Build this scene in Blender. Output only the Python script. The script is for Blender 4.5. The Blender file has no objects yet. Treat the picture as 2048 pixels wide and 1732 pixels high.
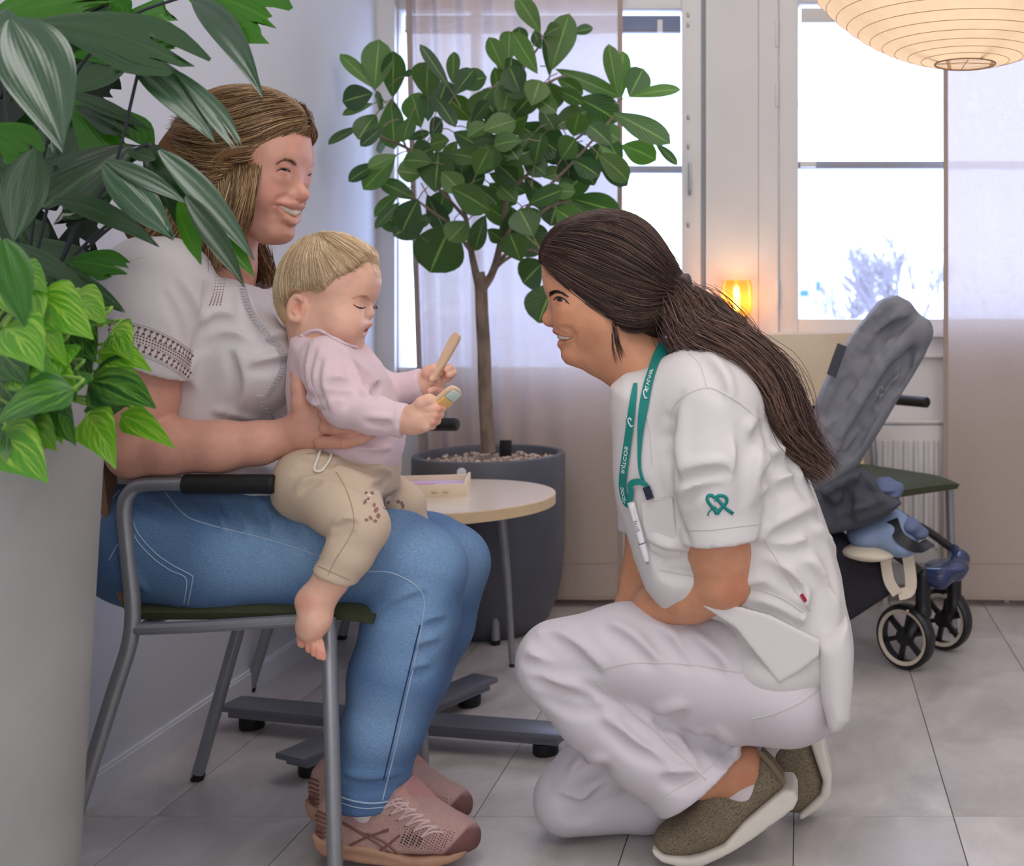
import bpy, bmesh, math, random
import numpy as np
from mathutils import Vector, Matrix, noise as mnoise
from mathutils.bvhtree import BVHTree
rnd = random.Random(7)
C = bpy.context.scene.collection
SC = bpy.context.scene

# ------------------------------------------------------------------ camera
F, PX, PY, CH = 2400.0, 1600.0, 607.0, 0.98      # focal length in px, vanishing point, eye height
def W(px, py, d):
    """world point seen at pixel (px,py) of the 2048x1732 frame, d metres into the room"""
    return Vector(((px-PX)*d/F, d, CH-(py-PY)*d/F))
cam = bpy.data.cameras.new('camera'); camo = bpy.data.objects.new('camera', cam); C.objects.link(camo)
cam.sensor_fit = 'HORIZONTAL'; cam.sensor_width = 36; cam.lens = 36*F/2048
cam.shift_x = (1024-PX)/2048; cam.shift_y = (PY-866)/2048
camo.location = (0, 0, CH); camo.rotation_euler = (math.pi/2, 0, 0)
cam.clip_start = 0.05; cam.clip_end = 400
cam.dof.use_dof = True; cam.dof.focus_distance = 2.12; cam.dof.aperture_fstop = 5.6
SC.camera = camo
# ------------------------------------------------------------------ sky, lights, exposure
SC.view_settings.view_transform = 'Standard'; SC.view_settings.look = 'None'
SC.view_settings.gamma = 1; SC.view_settings.use_curve_mapping = False
SC.view_settings.exposure = 0.14
wd = bpy.data.worlds.new('overcast_sky'); SC.world = wd; wd.use_nodes = True
nt = wd.node_tree; nt.nodes.clear()
_o = nt.nodes.new('ShaderNodeOutputWorld'); _b = nt.nodes.new('ShaderNodeBackground')
_b.inputs[0].default_value = (0.53, 0.66, 1.0, 1); _b.inputs[1].default_value = 5.6
nt.links.new(_b.outputs[0], _o.inputs[0])
def area(name, loc, rot, sx, sy, power, col):
    l = bpy.data.lights.new(name, 'AREA'); l.shape = 'RECTANGLE'; l.size = sx; l.size_y = sy
    l.energy = power; l.color = col
    o = bpy.data.objects.new(name, l); C.objects.link(o); o.location = loc; o.rotation_euler = rot
    return o
CEIL = 2.65
for i, (x, y, p) in enumerate([(-0.35, 0.7, 17), (1.2, 0.7, 14), (-0.35, 2.75, 8), (1.25, 2.6, 7)]):
    area('ceiling_panel_lamp', (x, y, CEIL-0.02), (0, 0, 0), 1.2, 1.2, p, (1.0, 0.965, 0.95))
# added fill light behind the camera; the rear wall has no windows
area('added_rear_fill', (0.5, -2.12, 1.45), (math.radians(90), 0, 0), 3.6, 1.7, 38, (0.94, 0.96, 1.0))
# ------------------------------------------------------------------ materials
MATS = {}
def rgb(h):
    """sRGB 0-255 triple -> linear"""
    return tuple(((c/255)/12.92 if c/255 <= 0.04045 else ((c/255+0.055)/1.055)**2.4) for c in h)
def mat(name, col, rough=0.5, metal=0.0, var=0.0, vscale=8.0, bump=0.0, bscale=60.0, spec=0.5, trans=0.0,
        sub=0.0, subcol=None, attr=None, translucent=0.0, alpha_mix=0.0, emit=None, estr=0.0, stretch=(1,1,1), coat=0.0, sheen=0.0, detail=4.0, coord='Object', ior=1.45):
    if name in MATS: return MATS[name]
    m = bpy.data.materials.new(name); m.use_nodes = True; MATS[name] = m
    n = m.node_tree.nodes; L = m.node_tree.links; b = n['Principled BSDF']; out = n['Material Output']
    b.inputs['Base Color'].default_value = (*col, 1); b.inputs['Roughness'].default_value = rough
    b.inputs['Metallic'].default_value = metal; b.inputs['Specular IOR Level'].default_value = spec
    b.inputs['Transmission Weight'].default_value = trans; b.inputs['Coat Weight'].default_value = coat
    b.inputs['Sheen Weight'].default_value = sheen; b.inputs['IOR'].default_value = ior
    if sub:
        b.inputs['Subsurface Weight'].default_value = sub
        b.inputs['Subsurface Radius'].default_value = subcol or (1, .35, .2)
        b.inputs['Subsurface Scale'].default_value = 0.006
    if emit: b.inputs['Emission Color'].default_value = (*emit, 1); b.inputs['Emission Strength'].default_value = estr
    src = None
    if attr:
        a = n.new('ShaderNodeAttribute'); a.attribute_name = attr; src = a.outputs['Color']
    vec = None
    if var or bump:
        tc = n.new('ShaderNodeTexCoord'); mp = n.new('ShaderNodeMapping'); L.new(tc.outputs[coord], mp.inputs[0])
        mp.inputs['Scale'].default_value = stretch; vec = mp.outputs[0]
    if var:
        nz = n.new('ShaderNodeTexNoise'); nz.inputs['Scale'].default_value = vscale; nz.inputs['Detail'].default_value = detail
        L.new(vec, nz.inputs['Vector'])
        mr = n.new('ShaderNodeMapRange'); mr.inputs[1].default_value = .3; mr.inputs[2].default_value = .7
        mr.inputs[3].default_value = 1-var; mr.inputs[4].default_value = 1+var; L.new(nz.outputs[0], mr.inputs[0])
        mx = n.new('ShaderNodeMix'); mx.data_type = 'RGBA'; mx.blend_type = 'MULTIPLY'; mx.inputs[0].default_value = 1
        if src: L.new(src, mx.inputs[6])
        else: mx.inputs[6].default_value = (*col, 1)
        L.new(mr.outputs[0], mx.inputs[7]); src = mx.outputs[2]
    if src: L.new(src, b.inputs['Base Color'])
    if bump:
        nb = n.new('ShaderNodeTexNoise'); nb.inputs['Scale'].default_value = bscale; nb.inputs['Detail'].default_value = 3
        L.new(vec, nb.inputs['Vector']); bp = n.new('ShaderNodeBump'); bp.inputs['Strength'].default_value = bump
        bp.inputs['Distance'].default_value = 0.004; L.new(nb.outputs[0], bp.inputs['Height']); L.new(bp.outputs[0], b.inputs['Normal'])
    sh = b.outputs[0]
    if translucent:
        t = n.new('ShaderNodeBsdfTranslucent'); t.inputs[0].default_value = (*col, 1)
        if src: L.new(src, t.inputs[0])
        ms = n.new('ShaderNodeMixShader'); ms.inputs[0].default_value = translucent
        L.new(sh, ms.inputs[1]); L.new(t.outputs[0], ms.inputs[2]); sh = ms.outputs[0]
    if alpha_mix:
        t = n.new('ShaderNodeBsdfTransparent'); ms = n.new('ShaderNodeMixShader'); ms.inputs[0].default_value = alpha_mix
        L.new(sh, ms.inputs[1]); L.new(t.outputs[0], ms.inputs[2]); sh = ms.outputs[0]
    L.new(sh, out.inputs[0])
    return m
# ------------------------------------------------------------------ objects
def link(name, me, material=None, parent=None, smooth=True):
    o = bpy.data.objects.new(name, me); C.objects.link(o)
    if material is not None and len(me.materials) == 0: me.materials.append(material)
    if smooth and len(me.polygons): me.polygons.foreach_set('use_smooth', [True]*len(me.polygons))
    if parent is not None: o.parent = parent
    return o
def tag(o, label, cat, group=None):
    o['label'] = label; o['category'] = cat
    if group: o['group'] = group
    return o
def struct(o, label=None):
    o['kind'] = 'structure'
    if label: o['label'] = label
    return o
def empty(name, loc=(0,0,0), rz=0.0):
    o = bpy.data.objects.new(name, None); C.objects.link(o); o.location = loc; o.rotation_euler[2] = rz
    o.empty_display_size = 0.05
    return o
class MB:
    """collects vertices and faces for one mesh"""
    def __init__(s): s.v = []; s.f = []; s.m = []
    def add(s, vs, fs, mi=0):
        b = len(s.v); s.v += [tuple(v) for v in vs]; s.f += [tuple(i+b for i in f) for f in fs]; s.m += [mi]*len(fs)
    def box(s, a, b, bev=0.0, mat4=None, mi=0):
        x0,y0,z0 = [min(p,q) for p,q in zip(a,b)]; x1,y1,z1 = [max(p,q) for p,q in zip(a,b)]
        if bev <= 0:
            vs = [(x,y,z) for z in (z0,z1) for y in (y0,y1) for x in (x0,x1)]
            fs = [(0,2,3,1),(4,5,7,6),(0,1,5,4),(2,6,7,3),(0,4,6,2),(1,3,7,5)]
        else:
            bm = bmesh.new(); bmesh.ops.create_cube(bm, size=1)
            for v in bm.verts: v.co = ((x0+x1)/2+v.co.x*(x1-x0), (y0+y1)/2+v.co.y*(y1-y0), (z0+z1)/2+v.co.z*(z1-z0))
            bmesh.ops.bevel(bm, geom=bm.edges[:], offset=bev, segments=2, profile=.5, affect='EDGES')
            vs = [v.co.copy() for v in bm.verts]; fs = [[v.index for v in f.verts] for f in bm.faces]; bm.free()
        if mat4 is not None: vs = [mat4 @ Vector(v) for v in vs]
        s.add(vs, fs, mi)
    def tube(s, pts, r, seg=10, cap=True, mi=0, flat=None):
        """tube along pts; r scalar or list"""
        pts = [Vector(p) for p in pts]; n = len(pts); rs = r if isinstance(r, (list, tuple)) else [r]*n
        up = None; rings = []
        for i, p in enumerate(pts):
            t = (pts[min(i+1,n-1)]-pts[max(i-1,0)])
            if t.length < 1e-9: t = Vector((0,0,1))
            t.normalize()
            if up is None:
                a = Vector((0,0,1)) if abs(t.z) < .9 else Vector((1,0,0)); up = (a - t*a.dot(t)).normalized()
            else:
                up = up - t*up.dot(t)
                up = up.normalized() if up.length > 1e-6 else t.orthogonal().normalized()
            sd = t.cross(up)
            fl = 1.0 if flat is None else flat
            rings.append([p + (up*math.cos(2*math.pi*k/seg)*fl + sd*math.sin(2*math.pi*k/seg))*rs[i] for k in range(seg)])
        vs = [v for rg in rings for v in rg]; fs = []
        for i in range(n-1):
            for k in range(seg):
                k2 = (k+1) % seg; fs.append((i*seg+k, i*seg+k2, (i+1)*seg+k2, (i+1)*seg+k))
        if cap: fs.append(tuple(range(seg-1,-1,-1))); fs.append(tuple((n-1)*seg+k for k in range(seg)))
        s.add(vs, fs, mi)
    def lathe(s, prof, seg=40, origin=(0,0,0), mi=0, cap=True):
        """prof: list of (r,z)"""
        ox,oy,oz = origin; vs = []; fs = []
        for r,z in prof:
            for k in range(seg):
                a = 2*math.pi*k/seg; vs.append((ox+r*math.cos(a), oy+r*math.sin(a), oz+z))
        for i in range(len(prof)-1):
            for k in range(seg):
                k2 = (k+1)%seg; fs.append((i*seg+k, i*seg+k2, (i+1)*seg+k2, (i+1)*seg+k))
        closed = prof[0] == prof[-1] or not cap
        if prof[0][0] > 1e-6 and not closed: fs.append(tuple(range(seg-1,-1,-1)))
        if prof[-1][0] > 1e-6 and not closed: fs.append(tuple((len(prof)-1)*seg+k for k in range(seg)))
        s.add(vs, fs, mi)
    def mesh(s, name):
        me = bpy.data.meshes.new(name); me.from_pydata(s.v, [], s.f); me.update()
        if any(s.m): me.polygons.foreach_set('material_index', s.m)
        return me
    def build(s, name, material, parent=None, smooth=True, sharp=35):
        me = s.mesh(name); ms = material if isinstance(material, (list,tuple)) else [material]
        for m in ms: me.materials.append(m)
        o = link(name, me, None, parent, smooth)
        if smooth and sharp: me.set_sharp_from_angle(angle=math.radians(sharp))
        return o
def poly_prism(mb, pts, axis_pts, thick):
    """extrude a 3D planar outline by vector thick"""
    n = len(pts); a = [Vector(p) for p in pts]; b = [p+Vector(thick) for p in a]
    fs = [tuple(range(n)), tuple(range(2*n-1, n-1, -1))] + [(i, i+n, (i+1)%n+n, (i+1)%n) for i in range(n)]
    mb.add(a+b, [f[::-1] for f in fs])
def bez(pts, n=24):
    """Catmull-Rom through pts"""
    P = [Vector(p) for p in pts]; P = [P[0]*2-P[1]] + P + [P[-1]*2-P[-2]]; out = []
    m = len(P)-3
    for i in range(n+1):
        u = i/n*m; k = min(int(u), m-1); t = u-k; a,b,c,d = P[k:k+4]
        out.append(0.5*((2*b)+(c-a)*t+(2*a-5*b+4*c-d)*t*t+(3*b-a-3*c+d)*t**3))
    return out
def cr(vals, n):
    """Catmull-Rom scalar/tuple sampling -> numpy (n+1,dim)"""
    v = np.array(vals, float)
    if v.ndim == 1: v = v[:,None]
    P = np.vstack([2*v[0]-v[1], v, 2*v[-1]-v[-2]]); m = len(v)-1
    u = np.linspace(0, m, n+1); k = np.minimum(u.astype(int), m-1); t = (u-k)[:,None]
    a,b,c,d = P[k],P[k+1],P[k+2],P[k+3]
    return 0.5*(2*b+(c-a)*t+(2*a-5*b+4*c-d)*t*t+(3*b-a-3*c+d)*t**3)
def copy_tree(o, parent=None):
    c = o.copy(); C.objects.link(c); c.parent = parent
    for ch in list(o.children): copy_tree(ch, c)
    return c
# ------------------------------------------------------------------ smooth solid modeller (signed distances -> mesh)
def _v(p): return np.array(p, np.float32)
class Solid:
    def __init__(s): s.p = []
    def _add(s, fn, k, op, cen, rad): s.p.append((fn, k, op, _v(cen), rad)); return s
    def cone(s, a, b, r1, r2, k=.02, op='+'):
        a = _v(a); b = _v(b); ba = b-a; l2 = float(ba@ba); rr = r1-r2; a2 = l2-rr*rr; il2 = 1/max(l2,1e-12)
        def fn(P):
            pa = P-a; y = pa@ba; z = y-l2; q = pa*l2-np.outer(y,ba); x2 = np.einsum('ij,ij->i',q,q)
            y2 = y*y*l2; z2 = z*z*l2; kk = math.copysign(1,rr)*rr*rr*x2
            c1 = np.sign(z)*a2*z2 > kk; c2 = np.sign(y)*a2*y2 < kk
            d3 = (np.sqrt(np.maximum(x2*a2*il2,0))+y*rr)*il2-r1
            return np.where(c1, np.sqrt(x2+z2)*il2-r2, np.where(c2, np.sqrt(x2+y2)*il2-r1, d3)).astype(np.float32)
        if a2 <= 0: return s.ball(a if r1 > r2 else b, max(r1,r2), k, op)
        return s._add(fn, k, op, (a+b)/2, math.sqrt(l2)/2+max(r1,r2))
    def chain(s, pts, k=.02, op='+', kk=None):
        """pts: (point, radius) list"""
        for (a,ra),(b,rb) in zip(pts, pts[1:]): s.cone(a, b, ra, rb, k, op)
        return s
    def ball(s, c, r, k=.02, op='+'):
        c = _v(c)
        return s._add(lambda P: np.linalg.norm(P-c,axis=1)-np.float32(r), k, op, c, r)
    def ell(s, c, r, k=.02, op='+', rot=None):
        c = _v(c); r = _v(r); R = None if rot is None else np.array(rot, np.float32)
        def fn(P):
            p = P-c
            if R is not None: p = p@R          # columns of R are the local axes
            k0 = np.linalg.norm(p/r,axis=1); k1 = np.linalg.norm(p/(r*r),axis=1)
            return np.where(k0 < 1e-4, -r.min(), k0*(k0-1)/np.maximum(k1,1e-6)).astype(np.float32)
        return s._add(fn, k, op, c, float(r.max()))
    def box(s, c, h, rnd_=.005, k=.01, op='+', rot=None):
        c = _v(c); h = _v(h)-rnd_; R = None if rot is None else np.array(rot, np.float32)
        def fn(P):
            p = P-c
            if R is not None: p = p@R
            q = np.abs(p)-h
            return (np.linalg.norm(np.maximum(q,0),axis=1)+np.minimum(q.max(axis=1),0)-rnd_).astype(np.float32)
        return s._add(fn, k, op, c, float(np.linalg.norm(h))+rnd_)
    def slab(s, poly, origin, ex, ey, half, rnd_=.004, k=.01, op='+', sm_=None):
        """polygon (2D) extruded: 3D axes ex, ey; half thickness along ex x ey. half may be fn(u,v)"""
        poly = np.array(poly, np.float32); o = _v(origin); ex = _v(ex); ey = _v(ey); ez = np.cross(ex,ey)
        A = poly; B = np.roll(poly,-1,axis=0)
        cc = poly.mean(0); cen = o+ex*cc[0]+ey*cc[1]; rr = float(np.linalg.norm(poly-cc,axis=1).max())
        def fn(P):
            p = P-o; u = p@ex; v = p@ey; w = np.abs(p@ez); q = np.stack([u,v],1)
            d = np.full(len(P), 1e9, np.float32); sg = np.ones(len(P), np.float32)
            for a,b in zip(A,B):
                e = b-a; wv = q-a; t = np.clip((wv@e)/max(float(e@e),1e-12),0,1)
                bb = wv-np.outer(t,e); d = np.minimum(d, np.einsum('ij,ij->i',bb,bb))
                c1 = q[:,1] >= a[1]; c2 = q[:,1] < b[1]; c3 = e[0]*wv[:,1] > e[1]*wv[:,0]
                fl = (c1&c2&c3)|(~c1&~c2&~c3); sg = np.where(fl,-sg,sg)
            hh = half(u,v) if callable(half) else half
            if sm_:
                d2 = sg*np.sqrt(d); w2 = w-hh; h = np.maximum(sm_-np.abs(d2-w2),0)/sm_
                return (np.maximum(d2,w2)+h*h*sm_*.25).astype(np.float32)
            d2 = sg*np.sqrt(d)+rnd_
            w2 = w-hh+rnd_
            return (np.minimum(np.maximum(d2,w2),0)+np.hypot(np.maximum(d2,0),np.maximum(w2,0))-rnd_).astype(np.float32)
        hm = half if not callable(half) else 0.1
        return s._add(fn, k, op, cen, rr+hm)
    def plane(s, p, n, k=.005):
        """cut away everything on the side n points to"""
        p = _v(p); n = _v(n); n = n/np.linalg.norm(n)
        return s._add(lambda P: -((P-p)@n).astype(np.float32), k, '-', p, 1e6)
    def solid(s, sub, k=.01, op='+'):
        ps = [(c-r,c+r) for fn,kk,o_,c,r in sub.p if o_ == '+' and r < 1e5]
        lo = np.min([a for a,b in ps],axis=0); hi = np.max([b for a,b in ps],axis=0)
        return s._add(lambda P: sub.eval(P), k, op, (lo+hi)/2, float(np.linalg.norm(hi-lo))/2)
    def bvh(s, vox=.006, lo=None, hi=None):
        me = s.mesh('tmp', vox, 1, lo=lo, hi=hi); b = BVHTree.FromPolygons([v.co.copy() for v in me.vertices],[p.vertices[:] for p in me.polygons]); bpy.data.meshes.remove(me); return b
    def folds(s, lines, depth=.004, w=.009, vox=.007, n=9, ridge=True):
        """cloth creases: pixel polylines laid on the surface seen from the camera, pressed in with a soft ridge beside"""
        b = s.bvh(vox); C_ = s.__class__; gv = []; rg = []
        for ln in lines:
            sc_ = 1.0
            if isinstance(ln, dict): sc_ = ln['s']; ln = ln['p']
            pp = cr(ln, n); t = np.linspace(0,1,n+1); taper = np.sin(np.pi*np.clip(t,.06,.94))**.6
            g = []; r_ = []
            for (x,y),tp in zip(pp,taper):
                p,nm = onto(b,x,y)
                if p is None: continue
                rr = w*(.45+.55*tp)*sc_; g.append((np.array(p+nm*(rr-depth*tp*sc_)),rr))
            dx,dy = pp[-1]-pp[0]; l_ = max(math.hypot(dx,dy),1e-6); ox,oy = -dy/l_*w*1.5*F/2.1,dx/l_*w*1.5*F/2.1
            if oy > 0: ox,oy = -ox,-oy
            for (x,y),tp in zip(pp,taper):
                p,nm = onto(b,x+ox,y+oy)
                if p is None: continue
                rr = w*(.35+.65*tp)*sc_; r_.append((np.array(p-nm*(rr-depth*.75*tp*sc_)),rr))
            if len(g) > 1: gv.append(g)
            if len(r_) > 1 and ridge: rg.append(r_)
        for r_ in rg: s.chain(r_, w*1.0, '+')
        for g in gv: s.chain(g, w*.9, '-')
    def cutbox(s, c, h, k=.004, rot=None): return s.box(c, h, .001, k, '-', rot)
    def eval(s, P, skip=None):
        d = np.full(len(P), 1.0, np.float32)
        for fn,k,op,c,r in s.p:
            s._apply(d, fn(P), k, op)
        return d
    @staticmethod
    def _apply(d, e, k, op):
        if op == '+':
            h = np.maximum(k-np.abs(d-e),0)/k; d[:] = np.minimum(d,e)-h*h*k*.25
        elif op == '-':
            e = -e; h = np.maximum(k-np.abs(d-e),0)/k; d[:] = np.maximum(d,e)+h*h*k*.25
        elif op == '&':
            h = np.maximum(k-np.abs(d-e),0)/k; d[:] = np.maximum(d,e)+h*h*k*.25
    def mesh(s, name, vox=.004, smooth=1, disp=None, lo=None, hi=None):
        if lo is None:
            ps = [(c-r,c+r) for fn,k,op,c,r in s.p if op == '+' and r < 1e5]
            lo = np.min([a for a,b in ps],axis=0); hi = np.max([b for a,b in ps],axis=0)
        lo = np.array(lo,np.float32)-3*vox; hi = np.array(hi,np.float32)+3*vox
        B = 8; bs = B*vox; nb = np.ceil((hi-lo)/bs).astype(int); N = nb*B+1
        bi = np.stack(np.meshgrid(*[np.arange(n) for n in nb],indexing='ij'),-1).reshape(-1,3)
        cen = lo+(bi+.5).astype(np.float32)*bs
        d = np.full(len(cen), 1.0, np.float32); E = []
        for fn,k,op,c,r in s.p:
            if r < 1e5:
                near = np.flatnonzero(np.linalg.norm(cen-c,axis=1) < r+bs*2+k)
                e = np.full(len(cen), 1.0, np.float32)
                if len(near): e[near] = fn(cen[near])
            else: e = fn(cen)
            E.append(e); s._apply(d, e, k, op)
        act = np.flatnonzero(np.abs(d) < bs*1.0); ab = bi[act]
        off = np.stack(np.meshgrid(*[np.arange(B+1)]*3,indexing='ij'),-1).reshape(-1,3)
        idx = (ab[:,None,:]*B+off[None]).astype(np.int64)
        P = (lo+idx.astype(np.float32)*np.float32(vox)).astype(np.float32)
        D = np.full(idx.shape[:2], 1.0, np.float32)
        for (fn,k,op,c,r),e in zip(s.p,E):
            sel = np.flatnonzero(np.abs(e[act]) < bs*2.2+k) if op == '+' else np.flatnonzero(e[act] < bs*2.2+k)
            if op == '&': sel = np.arange(len(act))
            if op == '+': sel = np.flatnonzero(e[act] < bs*2.2+k)
            if not len(sel): continue
            sub = D[sel].reshape(-1); s._apply(sub, fn(P[sel].reshape(-1,3)), k, op); D[sel] = sub.reshape(len(sel),-1)
        if disp is not None: D = D + disp(P.reshape(-1,3)).reshape(D.shape).astype(np.float32)
        G = np.full(int(np.prod(N)), 1.0, np.float32); st = np.array([N[1]*N[2], N[2], 1])
        G[(idx@st).reshape(-1)] = D.reshape(-1)
        coff = np.stack(np.meshgrid(*[np.arange(B)]*3,indexing='ij'),-1).reshape(-1,3)
        cells = ((ab[:,None,:]*B+coff[None]).reshape(-1,3)); ci = cells@st
        cor = [(i,j,k_) for i in (0,1) for j in (0,1) for k_ in (0,1)]
        vals = np.stack([G[ci+np.dot(o,st)] for o in cor],1); neg = vals < 0
        m = neg.any(1)&~neg.all(1); cells = cells[m]; ci = ci[m]; vals = vals[m]; neg = neg[m]
        acc = np.zeros((len(ci),3),np.float32); cnt = np.zeros(len(ci),np.float32)
        corf = np.array(cor,np.float32)
        for a in range(8):
            for b in range(a+1,8):
                if abs(corf[a]-corf[b]).sum() != 1: continue
                x = neg[:,a] != neg[:,b]; t = vals[:,a]/np.where(x, vals[:,a]-vals[:,b], 1)
                pt = corf[a]+(corf[b]-corf[a])*t[:,None]; acc += np.where(x[:,None],pt,0); cnt += x
        V = lo+(cells+acc/np.maximum(cnt,1)[:,None])*vox
        vid = np.full(len(G), -1, np.int64); vid[ci] = np.arange(len(ci))
        faces = []
        for ax in range(3):
            u,w = [(1,2),(2,0),(0,1)][ax]
            e0 = neg[:,0]; e1 = neg[:, [4,2,1][ax]]; sl = np.flatnonzero(e0 != e1)
            c0 = ci[sl]; q = np.stack([vid[c0], vid[c0-st[u]], vid[c0-st[u]-st[w]], vid[c0-st[w]]],1)
            fl = e0[sl]; q[~fl] = q[~fl][:, ::-1]
            faces.append(q[(q >= 0).all(1)])
        Fq = np.concatenate(faces)
        # light smoothing
        for _ in range(smooth):
            acc = np.zeros_like(V); cnt = np.zeros(len(V),np.float32)
            for a,b in ((0,1),(1,2),(2,3),(3,0)):
                np.add.at(acc, Fq[:,a], V[Fq[:,b]]); np.add.at(acc, Fq[:,b], V[Fq[:,a]])
                np.add.at(cnt, Fq[:,a], 1); np.add.at(cnt, Fq[:,b], 1)
            V = V*.4+.6*acc/np.maximum(cnt,1)[:,None]
        me = bpy.data.meshes.new(name)
        me.vertices.add(len(V)); me.vertices.foreach_set('co', V.astype(np.float32).ravel())
        me.loops.add(len(Fq)*4); me.loops.foreach_set('vertex_index', Fq.astype(np.int32).ravel())
        me.polygons.add(len(Fq)); me.polygons.foreach_set('loop_start', np.arange(0,len(Fq)*4,4,dtype=np.int32))
        me.update(calc_edges=True); me.validate()
        return me
def verts_np(me):
    a = np.empty(len(me.vertices)*3, np.float32); me.vertices.foreach_get('co', a); return a.reshape(-1,3)
def paint(me, col, name='Col'):
    """per-vertex colour (own colour of the thing: lips, iris, strands...)"""
    at = me.color_attributes.new(name, 'FLOAT_COLOR', 'POINT')
    c = np.ones((len(me.vertices),4), np.float32); c[:,:3] = col; at.data.foreach_set('color', c.ravel())
def bvh_of(*objs):
    vs = []; fs = []
    for o in objs:
        b = len(vs); vs += [o.matrix_world @ v.co for v in o.data.vertices]; fs += [[i+b for i in p.vertices] for p in o.data.polygons]
    return BVHTree.FromPolygons(vs, fs)
CAMP = Vector((0,0,CH))
def onto(bvh, px, py, lift=0.0, fall=None):
    d = (W(px,py,1.0)-CAMP).normalized(); h = bvh.ray_cast(CAMP, d)
    if h[0] is None: return (W(px,py,fall) if fall else None), Vector((0,-1,0))
    nrm = h[1] if h[1].dot(d) < 0 else -h[1]
    return h[0]+nrm*lift, nrm
def seam(bvh, pts, r, name, material, parent, n=40, lift=.0, fall=2.1, seg=5):
    """a stitched seam / cord lying on a surface"""
    pp = cr(pts, n); q = []
    for x,y in pp:
        p,nm = onto(bvh, x, y, lift, None)
        if p is not None: q.append(p)
    if len(q) < 2: return None
    mb = MB(); mb.tube(q, r, seg); return mb.build(name, material, parent)
def ribbon(mb, pts, nrms, w, th=.0008):
    """flat band along pts (w width, th thickness) facing nrms"""
    n = len(pts); vs = []
    for i in range(n):
        t = (pts[min(i+1,n-1)]-pts[max(i-1,0)]).normalized(); sd = t.cross(nrms[i]).normalized()
        ww = w[i] if isinstance(w,(list,tuple,np.ndarray)) else w
        for a,b in ((-1,0),(1,0),(1,1),(-1,1)): vs.append(pts[i]+sd*a*ww/2+nrms[i]*th*b)
    fs = [(0,1,2,3)]
    for i in range(n-1):
        for k in range(4): fs.append((i*4+k,(i+1)*4+k,(i+1)*4+(k+1)%4,i*4+(k+1)%4))
    fs.append(tuple((n-1)*4+k for k in (3,2,1,0))); mb.add(vs,fs)
# ================================================================== THE ROOM
XL, XR, YB, YF = -1.39, 3.0, 3.97, -2.2
m_wall = mat('white_wall_paint', rgb((204,205,212)), .75, var=.03, vscale=2, bump=.05, bscale=220)
m_trim = mat('grey_white_joinery_paint', rgb((218,214,212)), .45, var=.03, vscale=5)
m_ceil = mat('ceiling_paint', rgb((235,235,232)), .9)
m_base = mat('white_baseboard_paint', rgb((215,216,222)), .45)
# floor: stone-look tiles with recessed joints
def tile_material():
    m = bpy.data.materials.new('grey_stone_tile'); m.use_nodes = True; n = m.node_tree.nodes; L = m.node_tree.links; b = n['Principled BSDF']
    g = n.new('ShaderNodeNewGeometry'); oi = n.new('ShaderNodeObjectInfo')
    mp = n.new('ShaderNodeMapping'); mp.inputs['Scale'].default_value = (1.6, 1.0, 1); L.new(g.outputs['Position'], mp.inputs[0])
    ad = n.new('ShaderNodeVectorMath'); ad.operation = 'ADD'; L.new(mp.outputs[0], ad.inputs[0])
    sc = n.new('ShaderNodeMath'); sc.operation = 'MULTIPLY'; sc.inputs[1].default_value = 17; L.new(oi.outputs['Random'], sc.inputs[0])
    cb = n.new('ShaderNodeCombineXYZ'); L.new(sc.outputs[0], cb.inputs[0]); L.new(sc.outputs[0], cb.inputs[1]); L.new(cb.outputs[0], ad.inputs[1])
    n1 = n.new('ShaderNodeTexNoise'); n1.inputs['Scale'].default_value = 3.2; n1.inputs['Detail'].default_value = 8; n1.inputs['Roughness'].default_value = .62; n1.inputs['Distortion'].default_value = .7
    L.new(ad.outputs[0], n1.inputs['Vector'])
    cr_ = n.new('ShaderNodeValToRGB'); e = cr_.color_ramp.elements
    e[0].position = .3; e[0].color = (*rgb((164,157,154)),1); e[1].position = .7; e[1].color = (*rgb((208,201,198)),1)
    k = e.new(.5); k.color = (*rgb((188,181,178)),1)
    L.new(n1.outputs[0], cr_.inputs[0]); L.new(cr_.outputs[0], b.inputs['Base Color'])
    rr = n.new('ShaderNodeMapRange'); rr.inputs[3].default_value = .22; rr.inputs[4].default_value = .40; L.new(n1.outputs[0], rr.inputs[0]); L.new(rr.outputs[0], b.inputs['Roughness'])
    bp = n.new('ShaderNodeBump'); bp.inputs['Strength'].default_value = .08; bp.inputs['Distance'].default_value = .003
    L.new(n1.outputs[0], bp.inputs['Height']); L.new(bp.outputs[0], b.inputs['Normal'])
    return m
m_tile = tile_material()
mb = MB(); mb.box((XL-.1, YF-.1, -.06), (XR+.1, YB+.1, -.0025))
floor = struct(mb.build('floor', mat('grey_grout', rgb((112,106,104)), .8), smooth=False), 'grey stone-look tiled floor')
TW, TL = .305, 1.22
tm = {}
x = -1.842
while x < XR:
    x0 = max(x, XL); x1 = min(x+TW, XR); y = 2.294-4*TL
    while y < YB:
        y0 = max(y, YF); y1 = min(y+TL, YB)
        if x1-x0 > .01 and y1-y0 > .01:
            key = (round(x1-x0,3), round(y1-y0,3))
            if key not in tm:
                q = MB(); g = .0011; q.box((g,g,-.008),(key[0]-g,key[1]-g,0), .0007); tm[key] = q.mesh('tile'); tm[key].materials.append(m_tile)
            o = bpy.data.objects.new('tile', tm[key]); C.objects.link(o); o.parent = floor; o.location = (x0,y0,0)
        y += TL
    x += TW
mb = MB(); mb.box((XL-.12, YF-.12, 0), (XL, YB+.1, CEIL)); struct(mb.build('wall_left', m_wall, smooth=False), 'plain white painted wall beside the chairs')
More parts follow.
